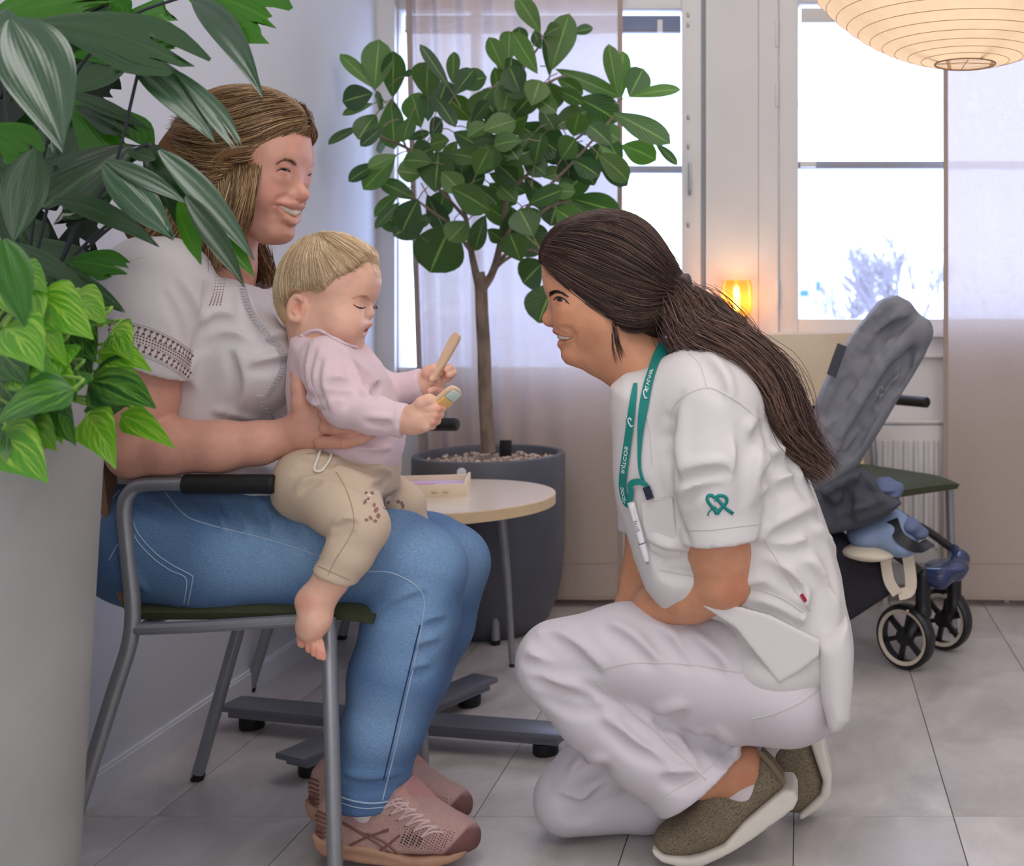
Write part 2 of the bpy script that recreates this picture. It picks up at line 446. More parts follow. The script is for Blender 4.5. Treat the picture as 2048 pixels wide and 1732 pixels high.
mb = MB(); mb.box((XR, YF-.12, 0), (XR+.12, YB+.1, CEIL)); struct(mb.build('wall_right', m_wall, smooth=False))
mb = MB(); mb.box((XL-.12, YF-.12, 0), (XR+.12, YF, CEIL)); struct(mb.build('wall_front', m_wall, smooth=False))
mb = MB(); mb.box((XL-.12, YF-.12, CEIL), (XR+.12, YB+.12, CEIL+.1)); struct(mb.build('ceiling', m_ceil, smooth=False))
mb = MB(); mb.box((XL, YF, 0), (XL+.012, YB-.02, .052)); mb.box((XL, YF, .052), (XL+.008, YB-.02, .058))
struct(mb.build('baseboard_left', m_base, smooth=False), 'low white skirting board along the white wall')
# window wall
S = F/YB
def wx(px): return (px-PX)/S
def wz(py): return CH-(py-PY)/S
A0, A1 = wx(795), wx(1405)      # left window opening
B0, B1 = wx(1558), wx(2330)
zt = wz(-8); za = wz(752); zb = wz(668)
mb = MB()
mb.box((XL-.1,YB,0),(XR+.1,YB+.16,za)); mb.box((A1,YB,za),(XR+.1,YB+.16,zb))
mb.box((XL-.1,YB,zt),(XR+.1,YB+.16,CEIL)); mb.box((XL-.1,YB,za),(A0,YB+.16,zt)); mb.box((B1,YB,zb),(XR+.1,YB+.16,zt))
mb.box((A1,YB,zb),(B0,YB+.16,zt))
struct(mb.build('wall_back', m_trim, smooth=False), 'window wall of pale painted panels')
mb = MB(); mb.box((A1+.012,YB-.012,zb-.02),(wx(1516.8),YB,zt)); mb.box((wx(1517.8),YB-.012,zb-.02),(B0-.004,YB,zt)); mb.box((XL,YB-.03,0.06),(A0,YB,zt))
struct(mb.build('trim_1', m_trim, smooth=False), 'pale panelled post between the two windows')
mb = MB(); mb.box((B0-.03,YB-.03,wz(673)),(XR,YB,wz(664))); mb.box((B0-.03,YB-.018,wz(714)),(XR,YB,wz(709)))
struct(mb.build('trim_2', m_trim, smooth=False))
mb = MB(); mb.box((XL,YB-.015,0),(XR,YB,.05)); struct(mb.build('baseboard_back', mat('taupe_skirting', rgb((140,128,120)), .5), smooth=False))
m_glass = mat('clear_window_glass', (1,1,1), .02, alpha_mix=.93)
m_metal = mat('brushed_nickel', rgb((170,170,175)), .35, metal=.9)
m_gray = mat('grey_blue_transom', rgb((150,152,165)), .4)
def window(name, x0, x1, z0, z1, trans_z, fr, label):
    w = struct(empty(name, ((x0+x1)/2, YB+.05, z0)), label)
    ox, oy, oz = w.location
    def part(nm, boxes, m):
        q = MB()
        for a,b in boxes: q.box((a[0]-ox,a[1]-oy,a[2]-oz),(b[0]-ox,b[1]-oy,b[2]-oz), .003)
        return q.build(nm, m, w)
    l,r,t,bt = fr
    part('window_frame', [((x0,YB-.002,z0),(x0+l,YB+.07,z1)),((x1-r,YB-.002,z0),(x1,YB+.07,z1)),((x0+l,YB-.002,z1-t),(x1-r,YB+.07,z1)),((x0+l,YB-.002,z0),(x1-r,YB+.07,z0+bt))], m_trim)
    part('transom', [((x0+l,YB+.02,trans_z-.012),(x1-r,YB+.06,trans_z+.012))], m_gray)
    for a,b in ((z0+bt, trans_z-.012),(trans_z+.012, z1-t)):
        part('pane', [((x0+l,YB+.04,a),(x1-r,YB+.044,b))], m_glass)
    return w, part
w1, part1 = window('window_1', A0, A1, za, zt, wz(337), (.004, wx(1405)-wx(1363), wz(0)-wz(26), wz(735)-wz(752)), 'left window with a raised grey blind and a metal handle')
part1('mullion', [((wx(940),YB+.01,za),(wx(958),YB+.06,zt))], m_trim)
part1('shadow_line', [((A1-.004,YB-.006,za),(A1+.012,YB+.01,zt))], mat('grey_shadow_line', rgb((140,142,148)), .6))  # shadow line beside the sash, put in as a grey strip
part1('handle', [((wx(1377),YB-.012,wz(390)),(wx(1383),YB-.002,wz(326))),((wx(1379),YB-.03,wz(386)),(wx(1384),YB-.012,wz(350)))], m_metal)
for yy in (30, 50, 235, 293, 450): part1('screw_cap', [((wx(1374),YB-.006,wz(yy+5)),(wx(1379),YB-.001,wz(yy-5)))], m_metal)
m_blind = mat('grey_blind', rgb((128,130,142)), .5)
for k in range(7):
    z = wz(30+k*4.4); part1('blind_slat', [((A0+.02,YB+.012,z-.002),(wx(1360),YB+.036,z+.001))], m_blind)
part1('blind_rail', [((A0+.02,YB+.01,wz(63)),(wx(1360),YB+.038,wz(58)))], m_blind)
part1('blind_clip', [((wx(1314),YB+.004,wz(64)),(wx(1325),YB+.012,wz(38)))], m_trim)
w2, part2 = window('window_2', B0, B1, zb, zt, wz(328), (wx(1597)-wx(1558), .05, wz(0)-wz(14), wz(638)-wz(668)), 'wide right window looking out on bare trees')
for y0,y1 in ((42,95),(168,215),(563,617)): part2('hinge', [((wx(1550.5),YB-.016,wz(y1)),(wx(1557),YB-.004,wz(y0)))], m_trim)
part2('blind_roll', [((wx(1602),YB+.012,wz(43)),(B1-.06,YB+.03,wz(14)))], mat('white_blind', rgb((215,210,205)), .6))
part2('latch', [((wx(1600),YB-.006,wz(334)),(wx(1632),YB+.02,wz(324)))], m_trim)
# radiators
m_rad = mat('white_radiator_enamel', rgb((214,208,204)), .35)
def radiator(x0, x1, z0, z1, label):
    r = empty('radiator', ((x0+x1)/2, YB-.03, 0)); w = x1-x0
    q = MB(); q.box((-w/2,-.022,z0),(w/2,.026,z1), .008); body = q.build('panel', m_rad, r)
    q = MB(); q.box((-w/2,-.026,z1),(w/2,.028,z1+.012), .003); q.build('top_grille', m_rad, r)
    n = int(w/.033); fm = None
    for k in range(n):
        if fm is None:
            q = MB(); q.box((-.008,-.009,z0+.05),(.008,0,z1-.05), .005); fm = q.mesh('flute'); fm.materials.append(m_rad)
        o = bpy.data.objects.new('flute', fm); C.objects.link(o); o.parent = r; o.location = (-w/2+(k+.5)*w/n,-.022,0)
    for sx in (-w*.4, w*.4):
        q = MB(); q.tube([(sx,.0,0),(sx,0,z0+.01)], .009, 8); q.build('pipe', m_rad, r)
    return tag(r, label, 'radiator')
radiator(wx(985), wx(1300), .13, wz(852), 'white panel radiator under the left window behind the curtain')
radiator(wx(1738), wx(2040), .13, wz(845), 'white panel radiator under the right window behind the chair')
# curtains
def curtain_mat():
    m = bpy.data.materials.new('sheer_beige_linen'); m.use_nodes = True; n = m.node_tree.nodes; L = m.node_tree.links; n.remove(n['Principled BSDF']); out = n['Material Output']
    tc = n.new('ShaderNodeTexCoord'); 
    def wave(sc, d):
        mp = n.new('ShaderNodeMapping'); mp.inputs['Scale'].default_value = sc; L.new(tc.outputs['Object'], mp.inputs[0])
        w_ = n.new('ShaderNodeTexNoise'); w_.inputs['Scale'].default_value = 1; w_.inputs['Detail'].default_value = d; L.new(mp.outputs[0], w_.inputs['Vector']); return w_
    a = wave((900,900,30),3); b = wave((25,25,900),3)
    ad = n.new('ShaderNodeMath'); ad.operation = 'ADD'; L.new(a.outputs[0],ad.inputs[0]); L.new(b.outputs[0],ad.inputs[1])
    mr = n.new('ShaderNodeMapRange'); mr.inputs[1].default_value = .7; mr.inputs[2].default_value = 1.3; mr.inputs[3].default_value = .01; mr.inputs[4].default_value = .11; L.new(ad.outputs[0],mr.inputs[0])
    df = n.new('ShaderNodeBsdfDiffuse'); df.inputs[0].default_value = (*rgb((206,188,176)),1)
    tl = n.new('ShaderNodeBsdfTranslucent'); tl.inputs[0].default_value = (*rgb((214,202,198)),1)
    tr = n.new('ShaderNodeBsdfTransparent'); tr.inputs[0].default_value = (.95,.93,.95,1)
    m1 = n.new('ShaderNodeMixShader'); m1.inputs[0].default_value = .29; L.new(df.outputs[0],m1.inputs[1]); L.new(tl.outputs[0],m1.inputs[2])
    m2 = n.new('ShaderNodeMixShader'); L.new(mr.outputs[0],m2.inputs[0]); L.new(m1.outputs[0],m2.inputs[1]); L.new(tr.outputs[0],m2.inputs[2]); L.new(m2.outputs[0],out.inputs[0])
    return m
m_curt = curtain_mat()
m_hem = mat('beige_linen_hem', rgb((186,166,154)), .9, translucent=.2)
def curtain(x0t, x0b, x1, y, fold, label, z0=.03):
    c = empty('curtain', ((x0t+x1)/2, y, 0)); ox = c.location.x; NX, NZ = 150, 26; q = MB(); vs = []; fs = []
    def pt(u, v):
        x0 = x0b+(x0t-x0b)*v; xx = x0+(x1-x0)*u
        return (xx-ox, fold(u)*(0.55+.45*v)+.004*math.sin(9*v+20*u), z0+(2.5-z0)*v)
    for j in range(NZ+1):
        for i in range(NX+1): vs.append(pt(i/NX, j/NZ))
    for j in range(NZ):
        for i in range(NX): a = j*(NX+1)+i; fs.append((a,a+1,a+NX+2,a+NX+1))
    q.add(vs,fs); q.build('cloth', m_curt, c, sharp=None)
    q = MB()
    for u in (0.0, 1.0):
        P = [Vector(pt(u,j/NZ)) for j in range(NZ+1)]; ribbon(q, P, [Vector((0,-1,0))]*len(P), .016, .002)
    P = [Vector(pt(i/NX,.0)) for i in range(NX+1)]; ribbon(q, P, [Vector((0,-1,0))]*len(P), .012, .002)
    q.build('hem', m_hem, c)
    q = MB(); P = [Vector(pt(i/NX,.045)) for i in range(NX+1)]; ribbon(q, P, [Vector((0,-1,0))]*len(P), .004, .001)
    for uu in (.33,.6): pass
    q.build('stitching', m_hem, c)
    return tag(c, label, 'curtain', 'sheer curtains at the windows')
DC = 3.872
cx = lambda px: (px-PX)*DC/F
curtain(cx(806), cx(852), cx(1240), DC, lambda u: .03*math.sin(46*u**.75)*max(0,1-1.3*u)**.7+.004*math.sin(9*u), 'sheer beige curtain in folds behind the tall ficus tree')
curtain(cx(1890), cx(1892), cx(2420), DC, lambda u: .02*math.sin(40*u)*min(1,1.6*u)**1.5, 'sheer beige curtain hanging flat beside the right window')
# ------------------------------------------------------------------ outside
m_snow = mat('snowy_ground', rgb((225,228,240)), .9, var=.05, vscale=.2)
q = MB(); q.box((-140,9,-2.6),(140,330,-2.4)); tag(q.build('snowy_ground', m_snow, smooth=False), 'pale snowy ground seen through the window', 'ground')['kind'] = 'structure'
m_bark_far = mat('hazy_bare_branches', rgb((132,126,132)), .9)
def far_tree(x, y, h, seed, label, spread=.62):
    r = random.Random(seed); tr = empty('bare_tree', (x,y,-2.4)); q = MB(); qb = MB()
    def grow(p, d, l, rad, lev):
        e = p+d*l; (q if lev < 2 else qb).tube([p, p+d*l*.5+Vector((r.uniform(-.05,.05),r.uniform(-.05,.05),0))*l, e], [rad, rad*.85, rad*.65], 4 if lev > 1 else 6, cap=False)
        if lev >= 6: return
        for _ in range(3 if lev > 0 else 4):
            a = Vector((r.uniform(-1,1), r.uniform(-1,1), r.uniform(-.2,.7)))
            grow(p+d*l*r.uniform(.55,1.0), (d+a*spread).normalized(), l*r.uniform(.62,.8), rad*.6, lev+1)
    grow(Vector((0,0,0)), Vector((0,0,1)), h*.3, h*.022, 0)
    q.build('trunk', m_bark_far, tr); o = qb.build('twigs', m_bark_far, tr); o['kind'] = 'stuff'
    return tag(tr, label, 'tree')
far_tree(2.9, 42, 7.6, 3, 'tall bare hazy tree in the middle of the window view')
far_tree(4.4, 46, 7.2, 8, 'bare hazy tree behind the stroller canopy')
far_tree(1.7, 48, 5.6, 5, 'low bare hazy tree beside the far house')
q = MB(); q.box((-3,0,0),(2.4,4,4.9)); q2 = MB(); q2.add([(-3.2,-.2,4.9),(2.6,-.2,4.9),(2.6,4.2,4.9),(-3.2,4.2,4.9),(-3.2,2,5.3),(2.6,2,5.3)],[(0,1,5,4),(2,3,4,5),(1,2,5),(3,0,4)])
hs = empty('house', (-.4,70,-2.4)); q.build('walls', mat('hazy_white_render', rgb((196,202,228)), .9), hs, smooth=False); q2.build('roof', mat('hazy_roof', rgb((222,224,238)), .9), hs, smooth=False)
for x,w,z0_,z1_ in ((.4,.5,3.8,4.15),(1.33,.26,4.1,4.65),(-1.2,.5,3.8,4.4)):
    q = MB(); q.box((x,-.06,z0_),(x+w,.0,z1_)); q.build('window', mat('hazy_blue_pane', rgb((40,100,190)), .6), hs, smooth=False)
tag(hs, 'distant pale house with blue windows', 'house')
# street lamp outside
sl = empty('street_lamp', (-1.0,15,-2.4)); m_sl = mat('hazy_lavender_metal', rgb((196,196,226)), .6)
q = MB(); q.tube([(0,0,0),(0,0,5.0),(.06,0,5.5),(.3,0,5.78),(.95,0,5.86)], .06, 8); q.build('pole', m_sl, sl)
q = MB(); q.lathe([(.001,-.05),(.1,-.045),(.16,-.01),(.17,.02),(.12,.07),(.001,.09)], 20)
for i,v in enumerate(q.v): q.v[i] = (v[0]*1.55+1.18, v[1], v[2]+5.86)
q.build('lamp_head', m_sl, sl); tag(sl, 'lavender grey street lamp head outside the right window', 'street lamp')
# ================================================================== FURNITURE
m_steel = mat('satin_grey_steel_tube', rgb((150,152,156)), .38, metal=.55, var=.04, vscale=30)
m_black = mat('black_rubber', rgb((22,22,25)), .55, bump=.1, bscale=200)
m_olive = mat('olive_green_upholstery', rgb((66,70,48)), .8, var=.08, vscale=40, bump=.2, bscale=400)
m_ply = mat('beech_plywood', rgb((206,172,128)), .4, var=.08, vscale=6, stretch=(1,1,9))
m_plyd = mat('brown_ply_face', rgb((136,106,84)), .45, var=.1, vscale=5, stretch=(1,1,8))
def make_chair(loc, rz, label, arm=.21, arm2=None, seat_z=.468, ply=None, back_top=.84):
    c = empty('armchair', loc, rz); c['label'] = label
    hw = .228
    arm0 = arm
    for s in (-1,1):
        arm = arm0 if s < 0 or arm2 is None else arm2
        path = bez([(-.29,s*(hw+.012),0.006),(-.2,s*hw,.31),(-.163,s*hw,.44),(-.170,s*hw,.56),(-.176,s*hw,.635),(-.165,s*hw,.667),(-.135,s*hw,.679),(-.135+arm*.5,s*hw,.679),(-.135+arm-.02,s*hw,.6785)], 40)
        q = MB(); q.tube(path, .0125, 12); fr = q.build('arm_frame', m_steel, c)
        q = MB(); q.tube([(-.2908,s*(hw+.0122),0),(-.286,s*(hw+.0118),.014)], .0132, 12); q.build('foot_cap', m_black, fr)
        q = MB(); a = -.135+max(arm-.152,.02); q.tube([(a,s*hw,.679),(a+.002,s*hw,.679),(-.135+arm-.004,s*hw,.679),(-.135+arm,s*hw,.679)], [.012,.0165,.0165,.013], 16); q.build('armrest', m_black, c)
        q = MB(); q.tube([(.178,s*(hw+.004),.006),(.165,s*hw,.43),(.16,s*(hw-.01),.452)], .0125, 12); fl = q.build('leg', m_steel, c)
        q = MB(); q.tube([(.1782,s*(hw+.004),0),(.1778,s*(hw+.004),.014)], .0132, 12); q.build('foot_cap', m_black, fl)
        q = MB(); q.tube([(-.163,s*hw,.437),(-.05,s*(hw-.002),.441),(.16,s*(hw-.012),.452)], .0105, 10); q.build('seat_rail', m_steel, c)
    # padded seat
    q = MB(); nx, ny = 16, 14; vs = []; fs = []
    def sp(u,v,top):
        x = -.17+.40*u; e = 1-abs(2*v-1)**6; w = .215*(1-.06*(u**6))
        z = seat_z-.012*math.sin(math.pi*u)*0-.035*max(0,u-.82)**1.3*8*.35
        if top: z += .006*e-.0
        else: z -= .02
        if top and (v<.02 or v>.98 or u>.98): z -= .007
        return (x+(0.0 if top else -.004), (2*v-1)*w*(1 if top else .97), z)
    for top in (True,False):
        for i in range(nx+1):
            for j in range(ny+1): vs.append(sp(i/nx,j/ny,top))
    N = (nx+1)*(ny+1)
    for i in range(nx):
        for j in range(ny):
            a = i*(ny+1)+j; fs.append((a,a+ny+1,a+ny+2,a+1)); fs.append((N+a,N+a+1,N+a+ny+2,N+a+ny+1))
    ed = [i*(ny+1) for i in range(nx+1)]+[nx*(ny+1)+j for j in range(1,ny+1)]+[i*(ny+1)+ny for i in range(nx-1,-1,-1)]+[j for j in range(ny-1,0,-1)]
    for k in range(len(ed)):
        a,b = ed[k],ed[(k+1)%len(ed)]; fs.append((b,a,N+a,N+b))
    q.add(vs,fs); q.build('seat', m_olive, c, sharp=50)
    # curved plywood backrest
    ks = cr([(-.150,.452),(-.172,.456),(-.196,.50),(-.215,.58),(-.235,.70),(-.25,back_top)], 24); q = MB(); vs = []; fs = []; NY = 14
    for fb in (0,1):
        for x,z in ks:
            for j in range(NY+1):
                v = 2*j/NY-1; t = (z-.46)/(back_top-.46); w = .205+.012*t; cor = 1-.18*max(0,(t-.8)/.2)**3
                vs.append((x+.022*v*v*t-fb*.011, v*w*(1 if t < .8 else 1-.10*((t-.8)/.2)**3), z))
    N = len(ks)*(NY+1)
    for i in range(len(ks)-1):
        for j in range(NY):
            a = i*(NY+1)+j; fs.append((a,a+1,a+NY+2,a+NY+1)); fs.append((N+a,N+a+NY+1,N+a+NY+2,N+a+1))
    R = len(ks)
    ed = [j for j in range(NY+1)]+[i*(NY+1)+NY for i in range(1,R)]+[(R-1)*(NY+1)+j for j in range(NY-1,-1,-1)]+[i*(NY+1) for i in range(R-2,0,-1)]
    for k in range(len(ed)):
        a,b = ed[k],ed[(k+1)%len(ed)]; fs.append((a,b,N+b,N+a))
    q.add(vs,fs); q.build('backrest', ply or m_ply, c, sharp=50)
    q = MB(); q.tube([(-.155,-.2,.437),(-.155,.2,.437)], .009, 8); q.build('cross_bar', m_steel, c)
    c['category'] = 'chair'; c['group'] = 'steel armchairs of the waiting room'
    return c
make_chair((-.95,2.228,0), 0, 'steel armchair with brown plywood back that the woman in jeans sits on', ply=m_plyd, back_top=.80)
make_chair((-1.075,3.235,0), math.radians(-6), 'steel armchair against the white wall behind the round table', arm=.385, arm2=.125, seat_z=.447, back_top=.80)
make_chair((.165,3.56,0), math.radians(-50), 'green-seated steel armchair with beige back beside the stroller', back_top=.885, ply=mat('beige_ply_face', rgb((226,204,170)), .45, var=.05, vscale=5))
# ---- round coffee table
m_birch = mat('birch_laminate', rgb((222,206,190)), .28, var=.04, vscale=7, stretch=(1,8,1), coat=.2)
m_edge = mat('birch_edge_band', rgb((214,188,148)), .5, var=.05, vscale=30)
tx, ty, tz, trr = -.924, 3.1, .485, .287
t = empty('round_table', (tx,ty,0))
q = MB(); q.lathe([(trr-.001,tz-.028),(trr,tz-.027),(trr,tz-.002),(trr-.001,tz-.001)], 72); q.build('edge_band', m_edge, t)
q = MB(); q.lathe([(trr-.003,tz-.0285),(trr-.003,tz)], 72); q.build('tabletop', m_birch, t)
q = MB(); q.lathe([(.19,tz-.045),(.2,tz-.045),(.2,tz-.028),(.19,tz-.028),(.19,tz-.045)], 48); q.build('apron_ring', m_steel, t)
for k,(lx,ly) in enumerate([(.132,.125),(.004,-.125),(-.16,.04)]):
    f_ = 1.12; q = MB(); q.tube([(lx*f_,ly*f_,.004),(lx*1.02,ly*1.02,.25),(lx*.9,ly*.9,tz-.03)], [.008,.012,.014], 12); lg = q.build('leg', m_steel, t)
    q = MB(); q.tube([(lx*f_,ly*f_,0),(lx*f_,ly*f_,.008)], .009, 10); q.build('foot_cap', m_black, lg)
tag(t, 'low round birch table with slim steel legs in front of the big pot', 'table')
# ---- wooden toy box on it
m_pine = mat('pale_pine_toy_wood', rgb((232,214,186)), .5, var=.05, vscale=14, stretch=(1,1,6))
bx = empty('toy_box', (tx-.085,ty+.03,tz), math.radians(12))
q = MB(); L_,D_,H_ = .14,.09,.034
q.box((-L_,-D_,.0),(L_,D_,.004)); q.build('bottom', m_pine, bx)
for nm,a,b in (('side',(-L_,-D_,.004),(L_,-D_+.007,H_)),('side',(-L_,D_-.007,.004),(L_,D_,H_)),('side',(-L_,-D_+.007,.004),(-L_+.007,D_-.007,H_)),('side',(L_-.007,-D_+.007,.004),(L_,D_-.007,H_+.006))):
    q = MB(); q.box(a,b,.001); q.build(nm, m_pine, bx)
q = MB(); q.box((-L_+.007,-D_+.007,.012),(L_-.007,D_-.007,.02)); q.build('printed_board', mat('lavender_board', rgb((214,190,222)), .6), bx)
for k,(u,v,w_,h_) in enumerate([(-.03,.02,.03,.012),(.02,.0,.035,.01),(.0,-.03,.02,.014)]):
    q = MB(); q.box((u-w_,v-h_,.02),(u+w_,v+h_,.023),.002); q.build('puzzle_piece', mat('pink_puzzle_paint', rgb((196,90,140)), .5), bx)
for k in range(2):
    q = MB(); q.tube([(.055+.028*k,-D_-.0006,.014),(.06+.028*k,-D_-.0012,.016),(.068+.028*k,-D_-.0006,.014)], .0035, 6); q.build('dowel', m_edge, bx)
tag(bx, 'open pale wooden toy box with a pink puzzle on the round table', 'toy box')
# ---- steel cross-foot table base on the floor
m_bar = mat('grey_powder_coated_bar', rgb((112,114,124)), .35, metal=.4)
xb = empty('cross_foot_stand', (-.926,2.69,0))
def bar(p, ang, l, nm):
    M = Matrix.Translation(p) @ Matrix.Rotation(ang,4,'Z'); q = MB(); q.box((0,-.04,.045),(l,.04,.058), .003, M); q.box((.0,-.03,.03),(l-.02,.03,.045), .0, M); b = q.build('foot_bar', m_bar, xb)
    q = MB(); c_ = M @ Vector((l-.06,0,0)); q.lathe([(.026,0),(.028,.004),(.028,.026),(.02,.032)], 20, c_); q.build('levelling_foot', m_black, b)
import math as _m
bar(Vector((0,0,0)), math.atan2(2.79-2.69,-1.34+.926), .41, 'a')
bar(Vector((0,0,0)), math.atan2(2.60-2.69,-.49+.926), .44, 'b')
bar(Vector((0,0,0)), math.atan2(2.98-2.69,-.78+.926), .325, 'c')
bar(Vector((0,0,0)), math.atan2(2.45-2.69,-1.04+.926), .27, 'd')
q = MB(); q.lathe([(.045,.03),(.045,.06),(.03,.062),(.03,.40)], 24); q.build('column', m_bar, xb)
q = MB(); q.lathe([(.09,.40),(.095,.404),(.095,.414),(.09,.418)], 32); q.build('top_plate', m_bar, xb)
tag(xb, 'low grey stand with four flat steel feet behind the seated woman', 'table stand')
# ---- big round pot of the ficus
m_pot = mat('charcoal_matt_pot', rgb((84,86,94)), .42, var=.06, vscale=9)
m_soil = mat('pale_gravel_soil', rgb((150,130,116)), .95, var=.5, vscale=60, bump=1.0, bscale=70)
m_peb = mat('gravel_stone', rgb((196,178,164)), .8, var=.25, vscale=20)
FX, FY, FR, FZ = -.937, 3.62, .225, .53
pt = empty('plant_pot', (FX,FY,0))
q = MB(); q.lathe([(.13,0),(.15,.004),(.178,.035),(.203,.095),(.217,.165),(.223,.25),(FR,.36),(FR,FZ-.012),(FR-.003,FZ-.003),(FR-.009,FZ),(FR-.020,FZ-.002),(FR-.024,FZ-.01),(FR-.026,FZ-.06)], 72); q.build('body', m_pot, pt)
q = MB(); q.lathe([(.001,FZ-.022),(.1,FZ-.024),(FR-.023,FZ-.028)], 48); q.build('soil', m_soil, pt)
q = MB(); rr = random.Random(4)
for k in range(260):
    a = rr.uniform(0,6.28); rad = FR*.86*math.sqrt(rr.random()); s_ = rr.uniform(.004,.010)
    q.lathe([(.001,-s_*.5),(s_,0),(.001,s_*.7)], 6, (rad*math.cos(a),rad*math.sin(a),FZ-.022))
o = q.build('gravel', m_peb, pt, sharp=None); o['kind'] = 'stuff'
def seal(parent, p, nrm, r, m, lab=None):
    z = Vector(nrm).normalized(); M = Matrix.Translation(p) @ z.to_track_quat('Z','Y').to_matrix().to_4x4(); q = MB()
    q.lathe([(r*.98,0),(r,.0006),(r,.0015),(r*.96,.002)], 32); q.lathe([(r*.55,.002),(r*.6,.0028),(r*.5,.003),(r*.48,.0022)], 24)
    q.v = [tuple(M @ Vector(v)) for v in q.v]; return q.build('round_sticker', m, parent)
m_seal = mat('white_sticker', rgb((222,222,226)), .5)
a = math.atan2(-1,-.0)-.25; a = -1.66
seal(pt, Vector((math.cos(a)*(FR+.0005),math.sin(a)*(FR+.0005),FZ-.028)), (math.cos(a),math.sin(a),0), .0135, m_seal)
q = MB(); q.box((.015,.06,FZ-.02),(.05,.075,FZ+.03),.002); q.build('water_gauge', m_black, pt)
tag(pt, 'big round charcoal plant pot with a white sticker, by the curtain', 'plant pot')
# ---- tall concrete planter in the foreground
m_conc = mat('grey_concrete_planter', rgb((158,158,156)), .75, var=.10, vscale=5, bump=.12, bscale=120, detail=8)
PXc, PYc, PR, PZ = -1.157, 1.6, .2, .80
pl = empty('tall_planter', (PXc,PYc,0))
q = MB(); q.lathe([(.155,0),(.16,.004),(PR-.003,PZ-.06),(PR,PZ-.012),(PR,PZ-.003),(PR-.003,PZ),(PR-.016,PZ),(PR-.019,PZ-.003),(PR-.022,PZ-.06)], 72); q.build('body', m_conc, pl)
q = MB(); q.lathe([(.001,PZ-.035),(PR-.02,PZ-.04)], 40); q.build('soil', mat('dark_potting_soil', rgb((50,40,34)), .95, var=.4, vscale=60, bump=1, bscale=90), pl)
dv = Vector((90-PX, 0, 0))
a = math.radians(-44); seal(pl, Vector((math.cos(a)*(PR-.0035),math.sin(a)*(PR-.0035),PZ-.035)), (math.cos(a),math.sin(a),-.06), .018, m_seal)
tag(pl, 'tall tapered grey concrete planter overflowing with leaves', 'planter')
# ---- amber wall lamp
wl = empty('wall_lamp', (wx(1476),YB-.012,wz(640)))
m_amber = mat('amber_glass', rgb((255,170,60)), .05, trans=.0, alpha_mix=.0)
def amber():
    m = bpy.data.materials.new('amber_tinted_glass'); m.use_nodes = True; n = m.node_tree.nodes; L = m.node_tree.links; out = n['Material Output']; n.remove(n['Principled BSDF'])
    tr = n.new('ShaderNodeBsdfTransparent'); tr.inputs[0].default_value = (1.0,.70,.30,1); gl = n.new('ShaderNodeBsdfGlossy'); gl.inputs['Roughness'].default_value = .08
    tl = n.new('ShaderNodeBsdfTranslucent'); tl.inputs[0].default_value = (1,.62,.24,1)
    m1 = n.new('ShaderNodeMixShader'); m1.inputs[0].default_value = .3; L.new(tr.outputs[0],m1.inputs[1]); L.new(tl.outputs[0],m1.inputs[2])
    m2 = n.new('ShaderNodeMixShader'); m2.inputs[0].default_value = .06; L.new(m1.outputs[0],m2.inputs[1]); L.new(gl.outputs[0],m2.inputs[2]); L.new(m2.outputs[0],out.inputs[0]); return m
m_amb = amber(); m_brass = mat('dark_brass', rgb((120,96,62)), .35, metal=.8)
q = MB(); q.lathe([(.002,0),(.03,.001),(.032,.006),(.028,.01)], 24); q.v = [(v[0],-v[2],v[1]) for v in q.v]; q.build('wall_plate', m_brass, wl)
q = MB(); q.tube(bez([(0,-.008,0),(0,-.04,-.004),(0,-.06,.002),(0,-.062,.016)],12), .005, 8); q.build('arm', m_brass, wl)
q = MB(); q.lathe([(.012,.012),(.017,.014),(.017,.03),(.012,.032)], 20, (0,-.062,0)); q.build('socket', m_brass, wl)
q = MB(); q.lathe([(.014,.012),(.03,.014),(.044,.022),(.05,.04),(.05,.11),(.047,.124),(.043,.13),(.045,.128),(.048,.11),(.048,.04),(.042,.024),(.03,.0165),(.014,.0145)], 40, (0,-.062,0)); q.build('glass_shade', m_amb, wl)
q = MB(); q.lathe([(.001,.03),(.009,.034),(.012,.06),(.011,.082),(.007,.094),(.001,.1)], 20, (0,-.062,0)); q.build('bulb', mat('glowing_bulb', (1,.8,.5), .3, emit=(1,.8,.45), estr=30), wl)
tag(wl, 'glowing amber glass wall lamp between the windows', 'wall lamp')
l = bpy.data.lights.new('wall_lamp_glow','POINT'); l.energy = 1.0; l.color = (1,.62,.34); l.shadow_soft_size = .03
lo = bpy.data.objects.new('wall_lamp_glow', l); C.objects.link(lo); lo.location = (wx(1476),YB-.15,wz(640)+.1)
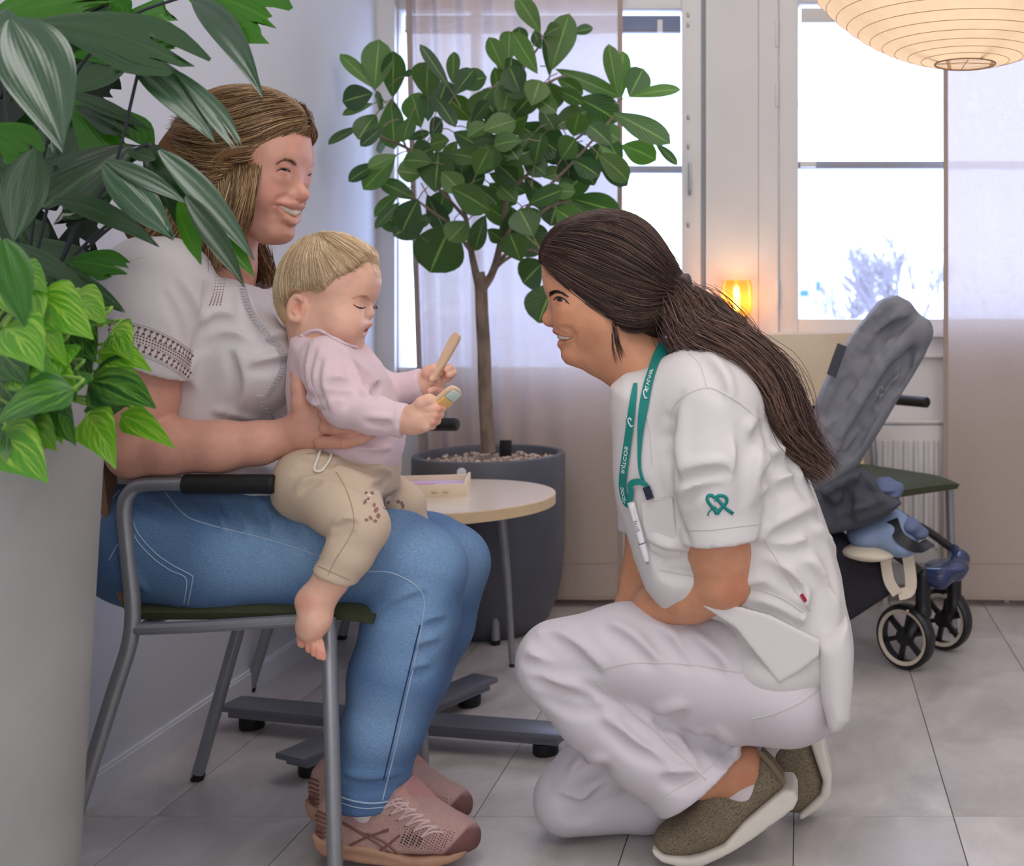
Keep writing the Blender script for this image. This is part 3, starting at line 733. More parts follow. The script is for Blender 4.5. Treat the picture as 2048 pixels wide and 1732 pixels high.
# ---- paper lantern
PLd = 2.5; ps = F/PLd; R_ = 390/ps; px0 = (1930-PX)/ps; zc = CH+(PY-128+390-5)/ps
pn = empty('paper_lantern', (px0,PLd,zc))
def paper_m():
    m = bpy.data.materials.new('rice_paper'); m.use_nodes = True; n = m.node_tree.nodes; L = m.node_tree.links; b = n['Principled BSDF']; out = n['Material Output']
    tc = n.new('ShaderNodeTexCoord'); nz = n.new('ShaderNodeTexNoise'); nz.inputs['Scale'].default_value = 30; nz.inputs['Detail'].default_value = 6; L.new(tc.outputs['Object'],nz.inputs['Vector'])
    rp = n.new('ShaderNodeValToRGB'); rp.color_ramp.elements[0].color = (*rgb((236,218,196)),1); rp.color_ramp.elements[1].color = (*rgb((250,238,220)),1); L.new(nz.outputs[0],rp.inputs[0])
    b.inputs['Roughness'].default_value = .9; L.new(rp.outputs[0],b.inputs['Base Color'])
    tl = n.new('ShaderNodeBsdfTranslucent'); L.new(rp.outputs[0],tl.inputs[0]); ms = n.new('ShaderNodeMixShader'); ms.inputs[0].default_value = .55
    L.new(b.outputs[0],ms.inputs[1]); L.new(tl.outputs[0],ms.inputs[2]); L.new(ms.outputs[0],out.inputs[0]); return m
prof = []; NR = 40
a0 = math.asin(60/390)
for k in range(NR+1):
    a = a0+(math.pi-2*a0)*k/NR; prof.append((R_*math.sin(a), -R_*math.cos(a)))
fine = []
for i in range(NR):
    (r0,z0),(r1,z1) = prof[i],prof[i+1]
    fine += [(r0,z0),((r0+r1)/2*1.0-.0012,(z0+z1)/2)]
fine.append(prof[-1])
q = MB(); q.lathe(fine, 72); q.f = [f for f in q.f if len(f) == 4]; q.m = q.m[:len(q.f)]
q.build('paper_shade', paper_m(), pn, sharp=None)
m_wire = mat('bamboo_rib', rgb((172,142,112)), .6)
for i in range(1,NR):
    r0,z0 = prof[i]; q = MB(); ph = i*.7; tl_ = .012*math.sin(i*1.3)
    q.tube([((r0+.0006)*math.cos(2*math.pi*k/72),(r0+.0006)*math.sin(2*math.pi*k/72),z0+tl_*0) for k in range(73)], .0007, 4, cap=False); q.build('rib', m_wire, pn)
q = MB(); r0,z0 = prof[0]; q.tube([(r0*math.cos(2*math.pi*k/48),r0*math.sin(2*math.pi*k/48),z0) for k in range(49)], .0022, 6, cap=False); q.build('opening_ring', m_wire, pn)
q = MB(); q.tube([(-r0,0,z0),(0,.0,z0+.003),(r0,0,z0)], .001, 4); q.tube([(0,-r0,z0),(0,r0,z0)], .001, 4); q.build('cross_wire', m_wire, pn)
for a in (.4,1.97,3.54,5.11):
    q = MB(); q.tube([(.02*math.cos(a),.02*math.sin(a),R_*.98),(R_*.55*math.cos(a),R_*.55*math.sin(a),0),(r0*math.cos(a),r0*math.sin(a),z0)], .004, 6); q.build('inner_strut', m_wire, pn)
q = MB(); q.tube([(0,0,R_*.2),(0,0,CEIL-zc)], .003, 8); q.build('cable', m_black, pn)
q = MB(); q.lathe([(.001,-.05),(.03,-.035),(.036,0),(.02,.05),(.018,.09)], 20); q.build('bulb', mat('lantern_bulb', (1,.9,.7), .4, emit=(1,.82,.58), estr=2), pn)
tag(pn, 'large round white paper lantern with thin ribs hanging from the ceiling', 'lantern')
l = bpy.data.lights.new('lantern_glow','POINT'); l.energy = 3.3; l.color = (1,.84,.66); l.shadow_soft_size = .08
lo = bpy.data.objects.new('lantern_glow', l); C.objects.link(lo); lo.location = (px0,PLd,zc-.09)
# ================================================================== STROLLER
m_fab = mat('grey_canopy_fabric', rgb((126,127,134)), .8, var=.05, vscale=25, bump=.15, bscale=500)
m_fabd = mat('dark_grey_seat_fabric', rgb((72,74,82)), .85, var=.06, vscale=25, bump=.15, bscale=500)
m_bask = mat('black_basket_fabric', rgb((40,38,44)), .85, bump=.15, bscale=400)
m_plas = mat('black_plastic', rgb((26,26,30)), .38)
m_frame = mat('charcoal_frame_tube', rgb((58,56,56)), .4, metal=.3)
m_cream = mat('cream_cotton', rgb((224,210,190)), .9)
m_lblue = mat('light_blue_padding', rgb((140,160,190)), .85)
st = empty('stroller', W(1760,1300,3.4)); st.location.z = 0
SO = Vector(st.location)
def loc(o):
    o.parent = st; o.location = -SO; return o
D0 = 3.28
def pw(px,py,d): return np.array(W(px,py,d), np.float32)
poly = [(1618,985),(1612,905),(1634,800),(1660,745),(1690,692),(1735,632),(1762,599),(1790,590),(1814,602),(1834,627),(1848,645),(1853,680),(1846,705),(1826,740),(1795,790),(1760,850),(1725,905),(1702,950),(1690,985)]
pp = [(W(x,y,D0)[0], W(x,y,D0)[2]) for x,y in poly][::-1]
s = Solid(); s.slab(pp, (0,D0,0), (1,0,0), (0,0,1), .12, .045, .02)
dn = 3.17
def ridge(pts, r, k, op, dd=dn): s.chain([(pw(x,y,dd),r) for x,y in pts], k, op)
ridge([(1838,640),(1780,668),(1735,715),(1700,765),(1660,835)], .016, .03, '-')
ridge([(1845,650),(1790,690),(1748,735),(1710,790),(1680,850),(1660,900)], .012, .03, '+')
ridge([(1830,700),(1785,740),(1740,800),(1700,870)], .008, .02, '-')
ridge([(1770,620),(1730,670),(1690,735)], .008, .025, '-')
ridge([(1735,725),(1700,770),(1690,795)], .007, .02, '-')
ridge([(1820,705),(1812,735),(1796,775)], .012, .01, '-', 3.178)
ridge([(1790,770),(1745,835),(1700,910)], .006, .015, '-')
s.ball(pw(1842,665,3.18), .03, .03)
s.folds([[(1795,612),(1755,650),(1715,705),(1690,745)],[(1825,640),(1775,690),(1735,745),(1700,800),(1660,880)],[(1832,690),(1790,730),(1745,800),(1700,875),(1670,930)],[(1800,640),(1760,672),(1725,720)],[(1700,790),(1680,840),(1650,880)],[(1745,640),(1700,700),(1660,770)],[(1740,840),(1710,890),(1680,930)]],.007,.010,.007)
loc(link('canopy', s.mesh('canopy', .006, 1), m_fab))
q = MB(); P = [W(x,y,3.15) for x,y in ((1664,752),(1675,720),(1686,690))]; ribbon(q, P, [Vector((-.7,-.7,.2)).normalized()]*3, .03, .006); loc(q.build('canopy_tab', m_fabd))
cb = bvh_of(bpy.data.objects['canopy'])
bpy.context.view_layer.update()
# oval emblem printed on the canopy side
dg = bpy.context.evaluated_depsgraph_get()
cb = bvh_of(bpy.data.objects['canopy'])
q = MB()
P = []
for k in range(25):
    a = 2*math.pi*k/24*.86+.5; x = 1760+6.5*math.cos(a)*.8+5*math.sin(a)*.55; y = 783-11*math.sin(a)*.85+2*math.cos(a)
    p,_n = onto(cb, x, y, .0006, 3.16); P.append(p)
q.tube(P, .0014, 5); loc(q.build('emblem', mat('silver_print', rgb((178,176,178)), .5)))
# seat bundle
s = Solid()
def sl_(poly,d,h,r): s.slab([(W(x,y,d)[0],W(x,y,d)[2]) for x,y in poly][::-1],(0,d,0),(1,0,0),(0,0,1),h,0,.012,'+',r)
sl_([(1600,1010),(1640,985),(1700,950),(1724,937),(1745,955),(1762,985),(1800,1000),(1770,1025),(1715,1048),(1660,1060),(1600,1050)],3.14,.085,.03)
sl_([(1640,980),(1700,945),(1724,938),(1712,965),(1655,1000)],3.09,.06,.02)
sl_([(1700,985),(1750,985),(1800,1000),(1760,1024),(1705,1040)],3.1,.07,.02)
s.folds([[(1635,1010),(1680,985),(1715,968)],[(1650,1030),(1700,1005),(1745,1005)],[(1690,1040),(1740,1025),(1790,1005)],[(1720,945),(1730,975),(1750,1000)],[(1705,960),(1695,985),(1700,1015)],[(1640,990),(1655,1010),(1660,1040)]],.006,.010,.006)
loc(link('seat_bundle', s.mesh('seat_bundle', .006, 2), m_fabd))
s = Solid()
for x,y,d,r in ((1768,978,3.130,.026),(1782,985,3.130,.028),(1792,975,3.140,.022),(1762,965,3.150,.018),(1776,962,3.150,.014)): s.ell(pw(x,y,d),(r,r*1.3,r*.7),.012)
s.chain([(pw(1758,975,3.100),.004),(pw(1785,970,3.100),.005)],.01,'-'); s.chain([(pw(1770,992,3.100),.004),(pw(1800,985,3.100),.005)],.01,'-')
loc(link('crumpled_strap', s.mesh('crumpled_strap', .004, 1), mat('blue_grey_lining', rgb((96,108,140)), .7)))
s = Solid()
for x,y,d,rx,ry,rz in ((1745,1062,3.180,.055,.09,.04),(1778,1055,3.180,.06,.1,.05),(1800,1085,3.170,.05,.1,.035),(1725,1070,3.180,.04,.08,.03)): s.ell(pw(x,y,d),(rx,ry,rz),.03)
s.chain([(pw(1770,1100,3.070),.004),(pw(1795,1075,3.070),.006)],.02,'-'); s.chain([(pw(1750,1085,3.080),.004),(pw(1775,1065,3.070),.005)],.02,'-')
loc(link('leg_padding', s.mesh('leg_padding', .006, 2), m_lblue))
s = Solid(); s.ell(pw(1725,1098,3.170),(.06,.1,.022),.02); s.ell(pw(1755,1102,3.160),(.05,.1,.016),.02)
loc(link('cream_cushion', s.mesh('cream_cushion', .006, 2), m_cream))
q = MB(); P = bez([W(1785,1040,3.100),W(1800,1075,3.080),W(1835,1095,3.080),W(1862,1085,3.130)],14); ribbon(q, P, [Vector((-.3,-.85,.4)).normalized()]*15, .03, .004); loc(q.build('harness_strap', m_plas))
s = Solid(); s.ell(pw(1815,1050,3.160),(.035,.07,.02),.02,rot=None); s.ell(pw(1835,1065,3.170),(.03,.06,.016),.02); loc(link('leg_rest', s.mesh('leg_rest',.005,2), mat('blue_grey_lining', rgb((96,108,140)), .7)))
# basket
bpoly = [(1600,1040),(1690,1070),(1735,1115),(1775,1120),(1783,1178),(1700,1232),(1600,1290)]
bp = [(W(x,y,3.2)[0],W(x,y,3.2)[2]) for x,y in bpoly][::-1]
s = Solid(); s.slab(bp,(0,3.2,0),(1,0,0),(0,0,1),.065,.02,.02); s.chain([(pw(1660,1190,3.13),.01),(pw(1780,1130,3.13),.006)],.02,'-')
loc(link('basket', s.mesh('basket',.008,2), m_bask))
# frame
for nm,path,r in (('side_tube',[W(1560,965,3.2),W(1640,1012,3.15),W(1760,1085,3.15),W(1850,1150,3.21),W(1880,1152,3.2)],.0135),('side_tube',[W(1700,960,3.27),W(1800,1030,3.31),W(1860,1065,3.36),W(1905,1098,3.38)],.0115)):
    q = MB(); q.tube(bez(path,20), r, 12); loc(q.build(nm, m_frame))
s = Solid(); s.chain([(pw(1842,1148,3.21),.020),(pw(1880,1158,3.2),.023),(pw(1912,1143,3.25),.022),(pw(1922,1118,3.32),.020),(pw(1908,1098,3.37),.015)],.02)
s.ell(pw(1893,1132,3.27),(.06,.08,.012),.02)
loc(link('front_bumper', s.mesh('front_bumper',.004,2), mat('glossy_blue_black_plastic', rgb((46,58,92)), .2)))
for nm,c,top in (('n',(1811,1273,3.217),(1846,1150,3.205)),('f',(1887,1238,3.395),(1908,1140,3.37))):
    cx_,cy_,d_ = c; wc = W(cx_,cy_,d_); wc.z = .0885
    hub = empty('wheel'); hub.parent = st; hub.location = wc-SO; hub.rotation_euler = (0,0,math.radians(-37))
    R0 = .087
    def disc(prof, seg=48):
        q = MB(); q.lathe(prof, seg); q.v = [(v[0], -v[2], v[1]) for v in q.v]; return q
    disc([(R0-.020,-.016),(R0-.008,-.019),(R0-.001,-.012),(R0,0),(R0-.001,.012),(R0-.008,.019),(R0-.020,.016),(R0-.022,0),(R0-.020,-.016)]).build('tyre', m_plas, hub)
    disc([(R0-.0225,.0155),(R0-.0150,.0188),(R0-.0125,.0196),(R0-.0165,.0185),(R0-.0225,.0155)]).build('rim_stripe', mat('cream_rim_stripe', rgb((206,192,174)), .5), hub)
    q = disc([(.006,-.014),(.022,-.013),(.026,0),(.022,.015),(.006,.017)],24); q.build('hub', m_plas, hub)
    for k in range(6):
        a = k*math.pi/3+.3; M = Matrix.Rotation(-a,4,'Y'); q = MB(); q.box((.018,-.010,-.006),(R0-.02,.008,.006),.003,M); q.build('spoke', m_plas, hub)
    tp = W(*top); s = Solid(); hd = Vector((.6,.8,0))*.02
    s.chain([(tp,.022),(tp+Vector((0,0,-.10)),.02),(wc+Vector((.032,.0,.045)),.026),(wc+Vector((.012,-.02,.012)),.016)],.015)
    s.chain([(wc+Vector((.032,.0,.045)),.024),(wc+Vector((.025,.030,.004)),.014)],.01)
    loc(link('fork', s.mesh('fork',.0035,2), m_plas))
    q = MB(); P = [wc+Vector((-.0,-.028,.075)),wc+Vector((.02,-.022,.073))]; q.tube(P,.003,6); loc(q.build('reflector', mat('cream_rim_stripe', rgb((206,192,174)), .5)))
# rear wheels and handle, hidden behind the kneeling nurse in the photograph
for dx,dy in ((-.30,-.02),(-.22,.42)):
    hub = empty('wheel'); hub.parent = st; hub.location = (dx+.05, 3.3+dy*.6-SO.y, .11); hub.rotation_euler = (0,0,math.radians(-35))
    q = MB(); q.lathe([(.088,-.016),(.104,-.019),(.11,0),(.104,.019),(.088,.016),(.086,0),(.088,-.016)],40); q.v=[(v[0],-v[2],v[1]) for v in q.v]; q.build('tyre', m_plas, hub)
    q = MB(); q.lathe([(.01,-.016),(.03,-.012),(.03,.014),(.01,.016)],20); q.v=[(v[0],-v[2],v[1]) for v in q.v]; q.build('hub', m_plas, hub)
    for k in range(6):
        a = k*math.pi/3; M = Matrix.Rotation(-a,4,'Y'); q = MB(); q.box((.02,-.008,-.007),(.09,.008,.007),.003,M); q.build('spoke', m_plas, hub)
for p0,p1 in ((tuple(SO+Vector((-.25,3.288-SO.y,.11))),W(1640,1012,3.15)),(tuple(SO+Vector((-.17,3.552-SO.y,.11))),W(1700,960,3.27))):
    q = MB(); q.tube([p0,p1],.012,10); loc(q.build('rear_leg', m_frame))
# cream hand loop hung over the tube
P = bez([W(1762,1078,3.125),W(1770,1110,3.12),W(1778,1160,3.12),W(1795,1188,3.12)],14); P2 = bez([W(1775,1076,3.125),W(1808,1090,3.13),W(1820,1140,3.13),W(1820,1180,3.13),W(1797,1189,3.125)],16)
q = MB(); ribbon(q, P, [Vector((-.2,-.97,.1)).normalized()]*15, .028, .003); loc(q.build('fabric_loop', m_cream))
q = MB(); ribbon(q, P2, [Vector((-.2,-.97,.1)).normalized()]*17, .03, .003); loc(q.build('fabric_loop', m_cream))
tag(st, 'grey stroller with folded canopy and black wheels, parked behind the nurse', 'stroller')
# ================================================================== PLANTS
def leaf_mesh(name, a, b, w, nrm, sag=0.0, fold=.15, prof=None, ragged=0.0, nl=10, nw=3, seed=0, curl=0.0, ripple=0.0, ctrl=None):
    r = random.Random(seed); a = Vector(a); b = Vector(b); L = (b-a).length; nrm = Vector(nrm).normalized()
    mid = (a+b)/2+Vector((0,0,1))*sag*L if ctrl is None else Vector(ctrl)
    prof = prof or (lambda t: (math.sin(math.pi*min(t,1)**.8)**.8))
    vs = []; fs = []; fr = []
    rag = [r.uniform(-1,1)*ragged for _ in range(2*nw+1)]
    for i in range(nl+1):
        t = i/nl; p = a*(1-t)**2+mid*2*t*(1-t)+b*t*t; tg = ((mid-a)*(1-t)+(b-mid)*t).normalized()
        sd = tg.cross(nrm)
        if sd.length < .05: sd = tg.cross(Vector((.3,1,.2)))
        sd.normalize(); up = sd.cross(tg).normalized(); hw = w/2*prof(t)
        for j in range(-nw,nw+1):
            v = j/nw; q = p+sd*v*hw+up*(abs(v)*hw*fold - curl*t*t*L*.3 + ripple*hw*math.sin(9*v+5*t))
            if ragged and t > .55: q = q+tg*L*rag[j+nw]*((t-.55)/.45)**1.5*.28
            vs.append(q); fr.append((v,t))
    n = 2*nw+1
    for i in range(nl):
        for j in range(n-1): k = i*n+j; fs.append((k,k+1,k+n+1,k+n))
    me = bpy.data.meshes.new(name); me.from_pydata([tuple(x) for x in vs],[],fs); me.update()
    uv = me.uv_layers.new(name='UVMap'); li = np.empty(len(me.loops),np.int32); me.loops.foreach_get('vertex_index',li)
    fa = np.array(fr,np.float32)[li]; fa[:,0] = fa[:,0]*.5+.5; uv.data.foreach_set('uv', fa.ravel())
    return me
def leaf_mat(name, c1, c2, rib, rough=.35, tr=.25, veins=14.0, blotch=None, bstr=0.0, coat=.15):
    m = bpy.data.materials.new(name); m.use_nodes = True; n = m.node_tree.nodes; L = m.node_tree.links; b = n['Principled BSDF']; out = n['Material Output']
    uv = n.new('ShaderNodeUVMap'); sx = n.new('ShaderNodeSeparateXYZ'); L.new(uv.outputs[0],sx.inputs[0])
    oi = n.new('ShaderNodeObjectInfo')
    mixc = n.new('ShaderNodeMix'); mixc.data_type = 'RGBA'; mixc.inputs[6].default_value = (*c1,1); mixc.inputs[7].default_value = (*c2,1)
    L.new(oi.outputs['Random'],mixc.inputs[0]); col = mixc.outputs[2]
    ab = n.new('ShaderNodeMath'); ab.operation = 'SUBTRACT'; ab.inputs[1].default_value = .5; L.new(sx.outputs[0],ab.inputs[0])
    a2 = n.new('ShaderNodeMath'); a2.operation = 'ABSOLUTE'; L.new(ab.outputs[0],a2.inputs[0])
    if blotch:
        cm = n.new('ShaderNodeCombineXYZ'); 
        s1 = n.new('ShaderNodeMath'); s1.operation = 'MULTIPLY_ADD'; s1.inputs[1].default_value = -2.2; L.new(a2.outputs[0],s1.inputs[0]); L.new(sx.outputs[1],s1.inputs[2])
        L.new(s1.outputs[0],cm.inputs[1]); sg = n.new('ShaderNodeMath'); sg.operation='MULTIPLY'; sg.inputs[1].default_value = .35; L.new(sx.outputs[0],sg.inputs[0]); L.new(sg.outputs[0],cm.inputs[0]); L.new(oi.outputs['Random'],cm.inputs[2])
        nz = n.new('ShaderNodeTexNoise'); nz.inputs['Scale'].default_value = 7; nz.inputs['Detail'].default_value = 3; L.new(cm.outputs[0],nz.inputs['Vector'])
        rp = n.new('ShaderNodeMapRange'); rp.inputs[1].default_value = .48; rp.inputs[2].default_value = .66; rp.inputs[4].default_value = bstr; L.new(nz.outputs[0],rp.inputs[0])
        mb_ = n.new('ShaderNodeMix'); mb_.data_type = 'RGBA'; L.new(rp.outputs[0],mb_.inputs[0]); L.new(col,mb_.inputs[6]); mb_.inputs[7].default_value = (*blotch,1); col = mb_.outputs[2]
    lt = n.new('ShaderNodeMapRange'); lt.inputs[1].default_value = .012; lt.inputs[2].default_value = .035; lt.inputs[3].default_value = 1; lt.inputs[4].default_value = 0; L.new(a2.outputs[0],lt.inputs[0])
    mr = n.new('ShaderNodeMix'); mr.data_type = 'RGBA'; L.new(lt.outputs[0],mr.inputs[0]); L.new(col,mr.inputs[6]); mr.inputs[7].default_value = (*rib,1); col = mr.outputs[2]
    L.new(col,b.inputs['Base Color']); b.inputs['Roughness'].default_value = rough; b.inputs['Coat Weight'].default_value = coat; b.inputs['Coat Roughness'].default_value = .25
    # veins
    wv = n.new('ShaderNodeMath'); wv.operation = 'SINE'
    if veins > 0:
        vv = n.new('ShaderNodeMath'); vv.operation = 'MULTIPLY'; vv.inputs[1].default_value = veins*6.28; 
        s2 = n.new('ShaderNodeMath'); s2.operation = 'MULTIPLY_ADD'; s2.inputs[1].default_value = -.9; L.new(a2.outputs[0],s2.inputs[0]); L.new(sx.outputs[1],s2.inputs[2]); L.new(s2.outputs[0],vv.inputs[0])
    else:
        vv = n.new('ShaderNodeMath'); vv.operation = 'MULTIPLY'; vv.inputs[1].default_value = 90; L.new(sx.outputs[0],vv.inputs[0])
    L.new(vv.outputs[0],wv.inputs[0]); bp = n.new('ShaderNodeBump'); bp.inputs['Strength'].default_value = .14 if veins == 0 else .25; bp.inputs['Distance'].default_value = .002; L.new(wv.outputs[0],bp.inputs['Height']); L.new(bp.outputs[0],b.inputs['Normal'])
    tl = n.new('ShaderNodeBsdfTranslucent'); br = n.new('ShaderNodeMix'); br.data_type='RGBA'; br.blend_type='MULTIPLY'; br.inputs[0].default_value=1; L.new(col,br.inputs[6]); br.inputs[7].default_value=(1.5,1.7,.7,1); L.new(br.outputs[2],tl.inputs[0])
    ms = n.new('ShaderNodeMixShader'); ms.inputs[0].default_value = tr; L.new(b.outputs[0],ms.inputs[1]); L.new(tl.outputs[0],ms.inputs[2]); L.new(ms.outputs[0],out.inputs[0]); return m
# ------------------------------------------------------------------ ficus tree
m_fic = leaf_mat('ficus_leaf', rgb((42,72,40)), rgb((78,114,46)), rgb((126,156,84)), .32, .26, 9)
m_bark = mat('ficus_bark', rgb((128,112,98)), .9, var=.35, vscale=30, bump=.6, bscale=90, stretch=(1,1,.5))
fc = empty('ficus_tree', (FX,FY,FZ-.03)); FO = Vector(fc.location)
def floc(o): o.parent = fc; o.location = -FO; return o
def fp(px,py,dd=0.0): return W(px,py,FY+dd)
def branch(pts, r, nm='branch'):
    P = bez([fp(*p) for p in pts], 6*len(pts)); n = len(P); rs = [r[0]+(r[1]-r[0])*i/(n-1) for i in range(n)]
    q = MB(); q.tube(P, rs, 10); floc(q.build(nm, m_bark)); return P
branch([(977,905),(974,860),(970,780),(968,700),(964,630),(962,575),(957,545)], (.022,.0185), 'trunk')
BR = [[(962,590),(950,540),(940,490),(930,430),(905,360),(870,300)],[(964,580),(985,545),(1000,490),(1012,400),(1020,320),(1015,230),(1040,150),(1080,90)],
 [(1005,480,-.03),(1050,420,-.08),(1100,370,-.1),(1150,320,-.1),(1230,230,-.1)],[(935,440,.05),(880,380,.08),(830,330,.1),(790,240,.05)],[(1015,300,.05),(960,250,.08),(920,200,.1),(890,160,.1)],
 [(940,500,-.04),(900,450,-.1),(860,420,-.14),(820,390,-.15)],[(1020,380,.05),(1090,320,.1),(1150,280,.12),(1200,240,.12)],[(1000,520,-.05),(1050,470,-.1),(1090,420,-.12),(1140,400,-.1)],[(900,360,.0),(820,300,-.06),(760,270,-.08),(740,230,-.08)],[(1030,220,0),(1090,170,-.05),(1130,150,-.06)],[(970,560,-.02),(1010,520,-.06),(1060,500,-.08),(1095,520,-.1)]]
for i,b_ in enumerate(BR): branch(b_, (.013 if i < 2 else .006, .003))
Z1 = [(215,590,10,380,70),(235,600,265,285,140),(360,650,365,365,110),(215,640,25,690,130),(220,710,25,780,50),(290,740,240,660,90),(240,790,130,940,110),(130,870,-70,980,70),(290,870,145,990,60),(350,690,370,1000,140),(430,520,495,490,40),(590,650,595,435,170),(740,590,555,315,60),(770,560,775,360,70),(790,640,910,480,110),(600,820,600,650,110),(550,860,490,650,130),(655,670,780,850,75),(620,930,690,820,110),(460,950,605,905,60),(480,800,430,960,110),(250,1020,330,960,100),(380,1060,200,1140,80),(365,1090,170,1285,100),(240,1120,65,1230,75),(510,1360,280,1245,90),(400,1330,240,1470,75),(400,1390,245,1550,55),(530,1370,425,1575,140),(610,1460,530,1560,90),(600,1340,720,1590,95),(550,1190,400,1170,120),(620,1110,440,1095,110),(650,1300,670,1050,190),(640,1010,500,1070,130),(740,960,620,990,90),(790,910,1095,1080,150),(980,850,870,840,100),(900,840,1010,700,90),(1110,800,1165,540,125),(1080,660,1060,470,60),(1160,540,1170,400,125),(1110,470,1020,265,85),(1150,410,1160,215,95),(1250,320,1220,190,95),(1340,490,1180,230,100),(1360,215,1215,-15,95),(1370,330,1320,215,65),(1450,460,1560,110,130),(1430,510,1410,220,55),(1410,235,1500,185,70),(1590,225,1720,190,60),(1490,480,1890,650,85),(1490,540,1650,640,75),(1490,620,1650,700,75),(1470,720,1420,590,110),(1390,570,1200,775,130),(1370,740,1460,880,95),(1460,870,1670,765,110),(1640,680,1885,820,155),(1230,860,1505,1050,175),(1100,1115,1340,1010,125),(1560,950,1725,1250,145),(1500,1000,1560,1160,95),(1640,910,1790,850,90),(1770,860,1900,950,95),(1780,1000,1910,1160,65),(1770,1060,1960,1230,125),(1890,640,1840,315,95),(1920,660,1930,360,85),(1590,1360,1900,1450,125),(1560,1380,1700,1490,45),(1490,1370,1690,1180,135),(1390,1210,1540,1200,135),(1480,1430,1630,1540,125),(1180,1430,1210,1610,125),(1190,1540,1385,1710,170),(990,1480,920,1700,125),(860,1520,750,1640,125),(770,1290,1000,1430,140),(990,1400,1190,1540,135),(1010,1570,1110,1650,75),(1030,1190,1260,1310,95),(930,1270,1060,1380,75),(820,1090,930,1290,135),(760,1050,950,1090,125),(1250,1080,1400,1190,105),(1270,1210,1390,1410,95),(1330,1280,1430,1420,95),(760,1200,900,1330,120),(1100,950,1210,1080,100),(900,1000,1080,1040,110),(1280,980,1400,1130,100),(700,1180,820,1300,110),(1060,1110,1200,1240,110),(1330,660,1470,760,90),(880,880,1040,940,80)]
LV = [(680+a*.293,b*.293,680+c*.293,d*.293,w*.293) for a,b,c,d,w in Z1]
Z3 = [(300,720,400,525,140),(320,730,665,672,75),(195,860,585,1065,155),(500,1090,652,1235,60),(250,1100,482,1200,135),(70,1170,270,1390,115),(60,950,225,1210,95)]
LV += [(1180+a*.2656,b*.2656,1180+c*.2656,d*.2656,w*.2656) for a,b,c,d,w in Z3]
LV += [(903,452,862,541,68),(1086,527,1047,565,48),(1108,570,1078,642,55),(1040,520,1020,470,40),(1065,470,1040,420,45),(1120,430,1170,470,45),(820,460,760,430,30),(850,440,790,470,40)]
rf = random.Random(5)
for k in range(46):
    a_ = rf.uniform(0,6.28); r_ = rf.uniform(.1,.85); cx_,cy_ = 1000+270*r_*math.cos(a_),300+170*r_*math.sin(a_); th = rf.uniform(0,6.28); l_ = rf.uniform(45,70)
    LV.append((cx_,cy_,cx_+l_*math.cos(th),cy_+l_*math.sin(th)*.9,rf.uniform(26,40)))
rl = random.Random(11)
for i,(bx_,by_,tx_,ty_,w) in enumerate(LV):
    c_ = math.hypot((bx_+tx_)/2-1010,(by_+ty_)/2-300)
    dz = rl.uniform(-.26,.13)*(1 if c_ < 280 else .6); tilt = rl.uniform(-.06,.06)
    mn = min(bx_,tx_)
    if mn < 800: dz = min(dz, 3290/(1600-mn)-FY); tilt = -abs(tilt)
    ex_,ey_ = (tx_-bx_)*.06,(ty_-by_)*.06
    a = fp(bx_-ex_,by_-ey_,dz); b = fp(tx_+ex_,ty_+ey_,dz+tilt); n_ = Vector((rl.uniform(-.5,.5),-1,rl.uniform(-.1,.6)))
    obov = lambda t: (math.sin(math.pi*min(1,t)**1.35)**.62)*(1 if t < .97 else .7)
    me = leaf_mesh('leaf', a, b, w*(FY+dz)/F*1.5, n_, sag=rl.uniform(0,.08), fold=rl.uniform(.05,.25), prof=obov, seed=i, curl=rl.uniform(0,.15))
    me.materials.append(m_fic); o = link('leaf', me); floc(o)
    if i % 2 == 0:
        q = MB(); bd = (a-b).normalized(); e = a+bd*.05+Vector((0,.01,-.01)); q.tube([a, a+bd*.02, e], .0018, 5); floc(q.build('leaf_stalk', m_bark))
tag(fc, 'tall ficus tree with broad oval leaves standing in the charcoal pot', 'tree')
# ------------------------------------------------------------------ fishtail palm
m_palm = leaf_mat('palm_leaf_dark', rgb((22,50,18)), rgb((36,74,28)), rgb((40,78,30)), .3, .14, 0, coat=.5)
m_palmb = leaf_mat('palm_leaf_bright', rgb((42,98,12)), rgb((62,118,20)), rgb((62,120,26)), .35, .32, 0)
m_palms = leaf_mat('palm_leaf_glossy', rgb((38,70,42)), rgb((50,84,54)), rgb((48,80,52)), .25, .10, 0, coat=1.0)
m_stem = mat('dark_palm_stem', rgb((38,44,50)), .5)
pm = empty('fishtail_palm', (PXc,PYc,PZ-.04)); PO = Vector(pm.location)
def ploc(o, par=None, O=None): o.parent = par or pm; o.location = -(O or PO); return o
fish = lambda t: min(1,(t/.72))**.75*(1 if t < .8 else 1-.45*((t-.8)/.2)**1.3)+.02
lance = lambda t: max(.02,math.sin(math.pi*min(1,t*.97+.02)**.85)**.9)
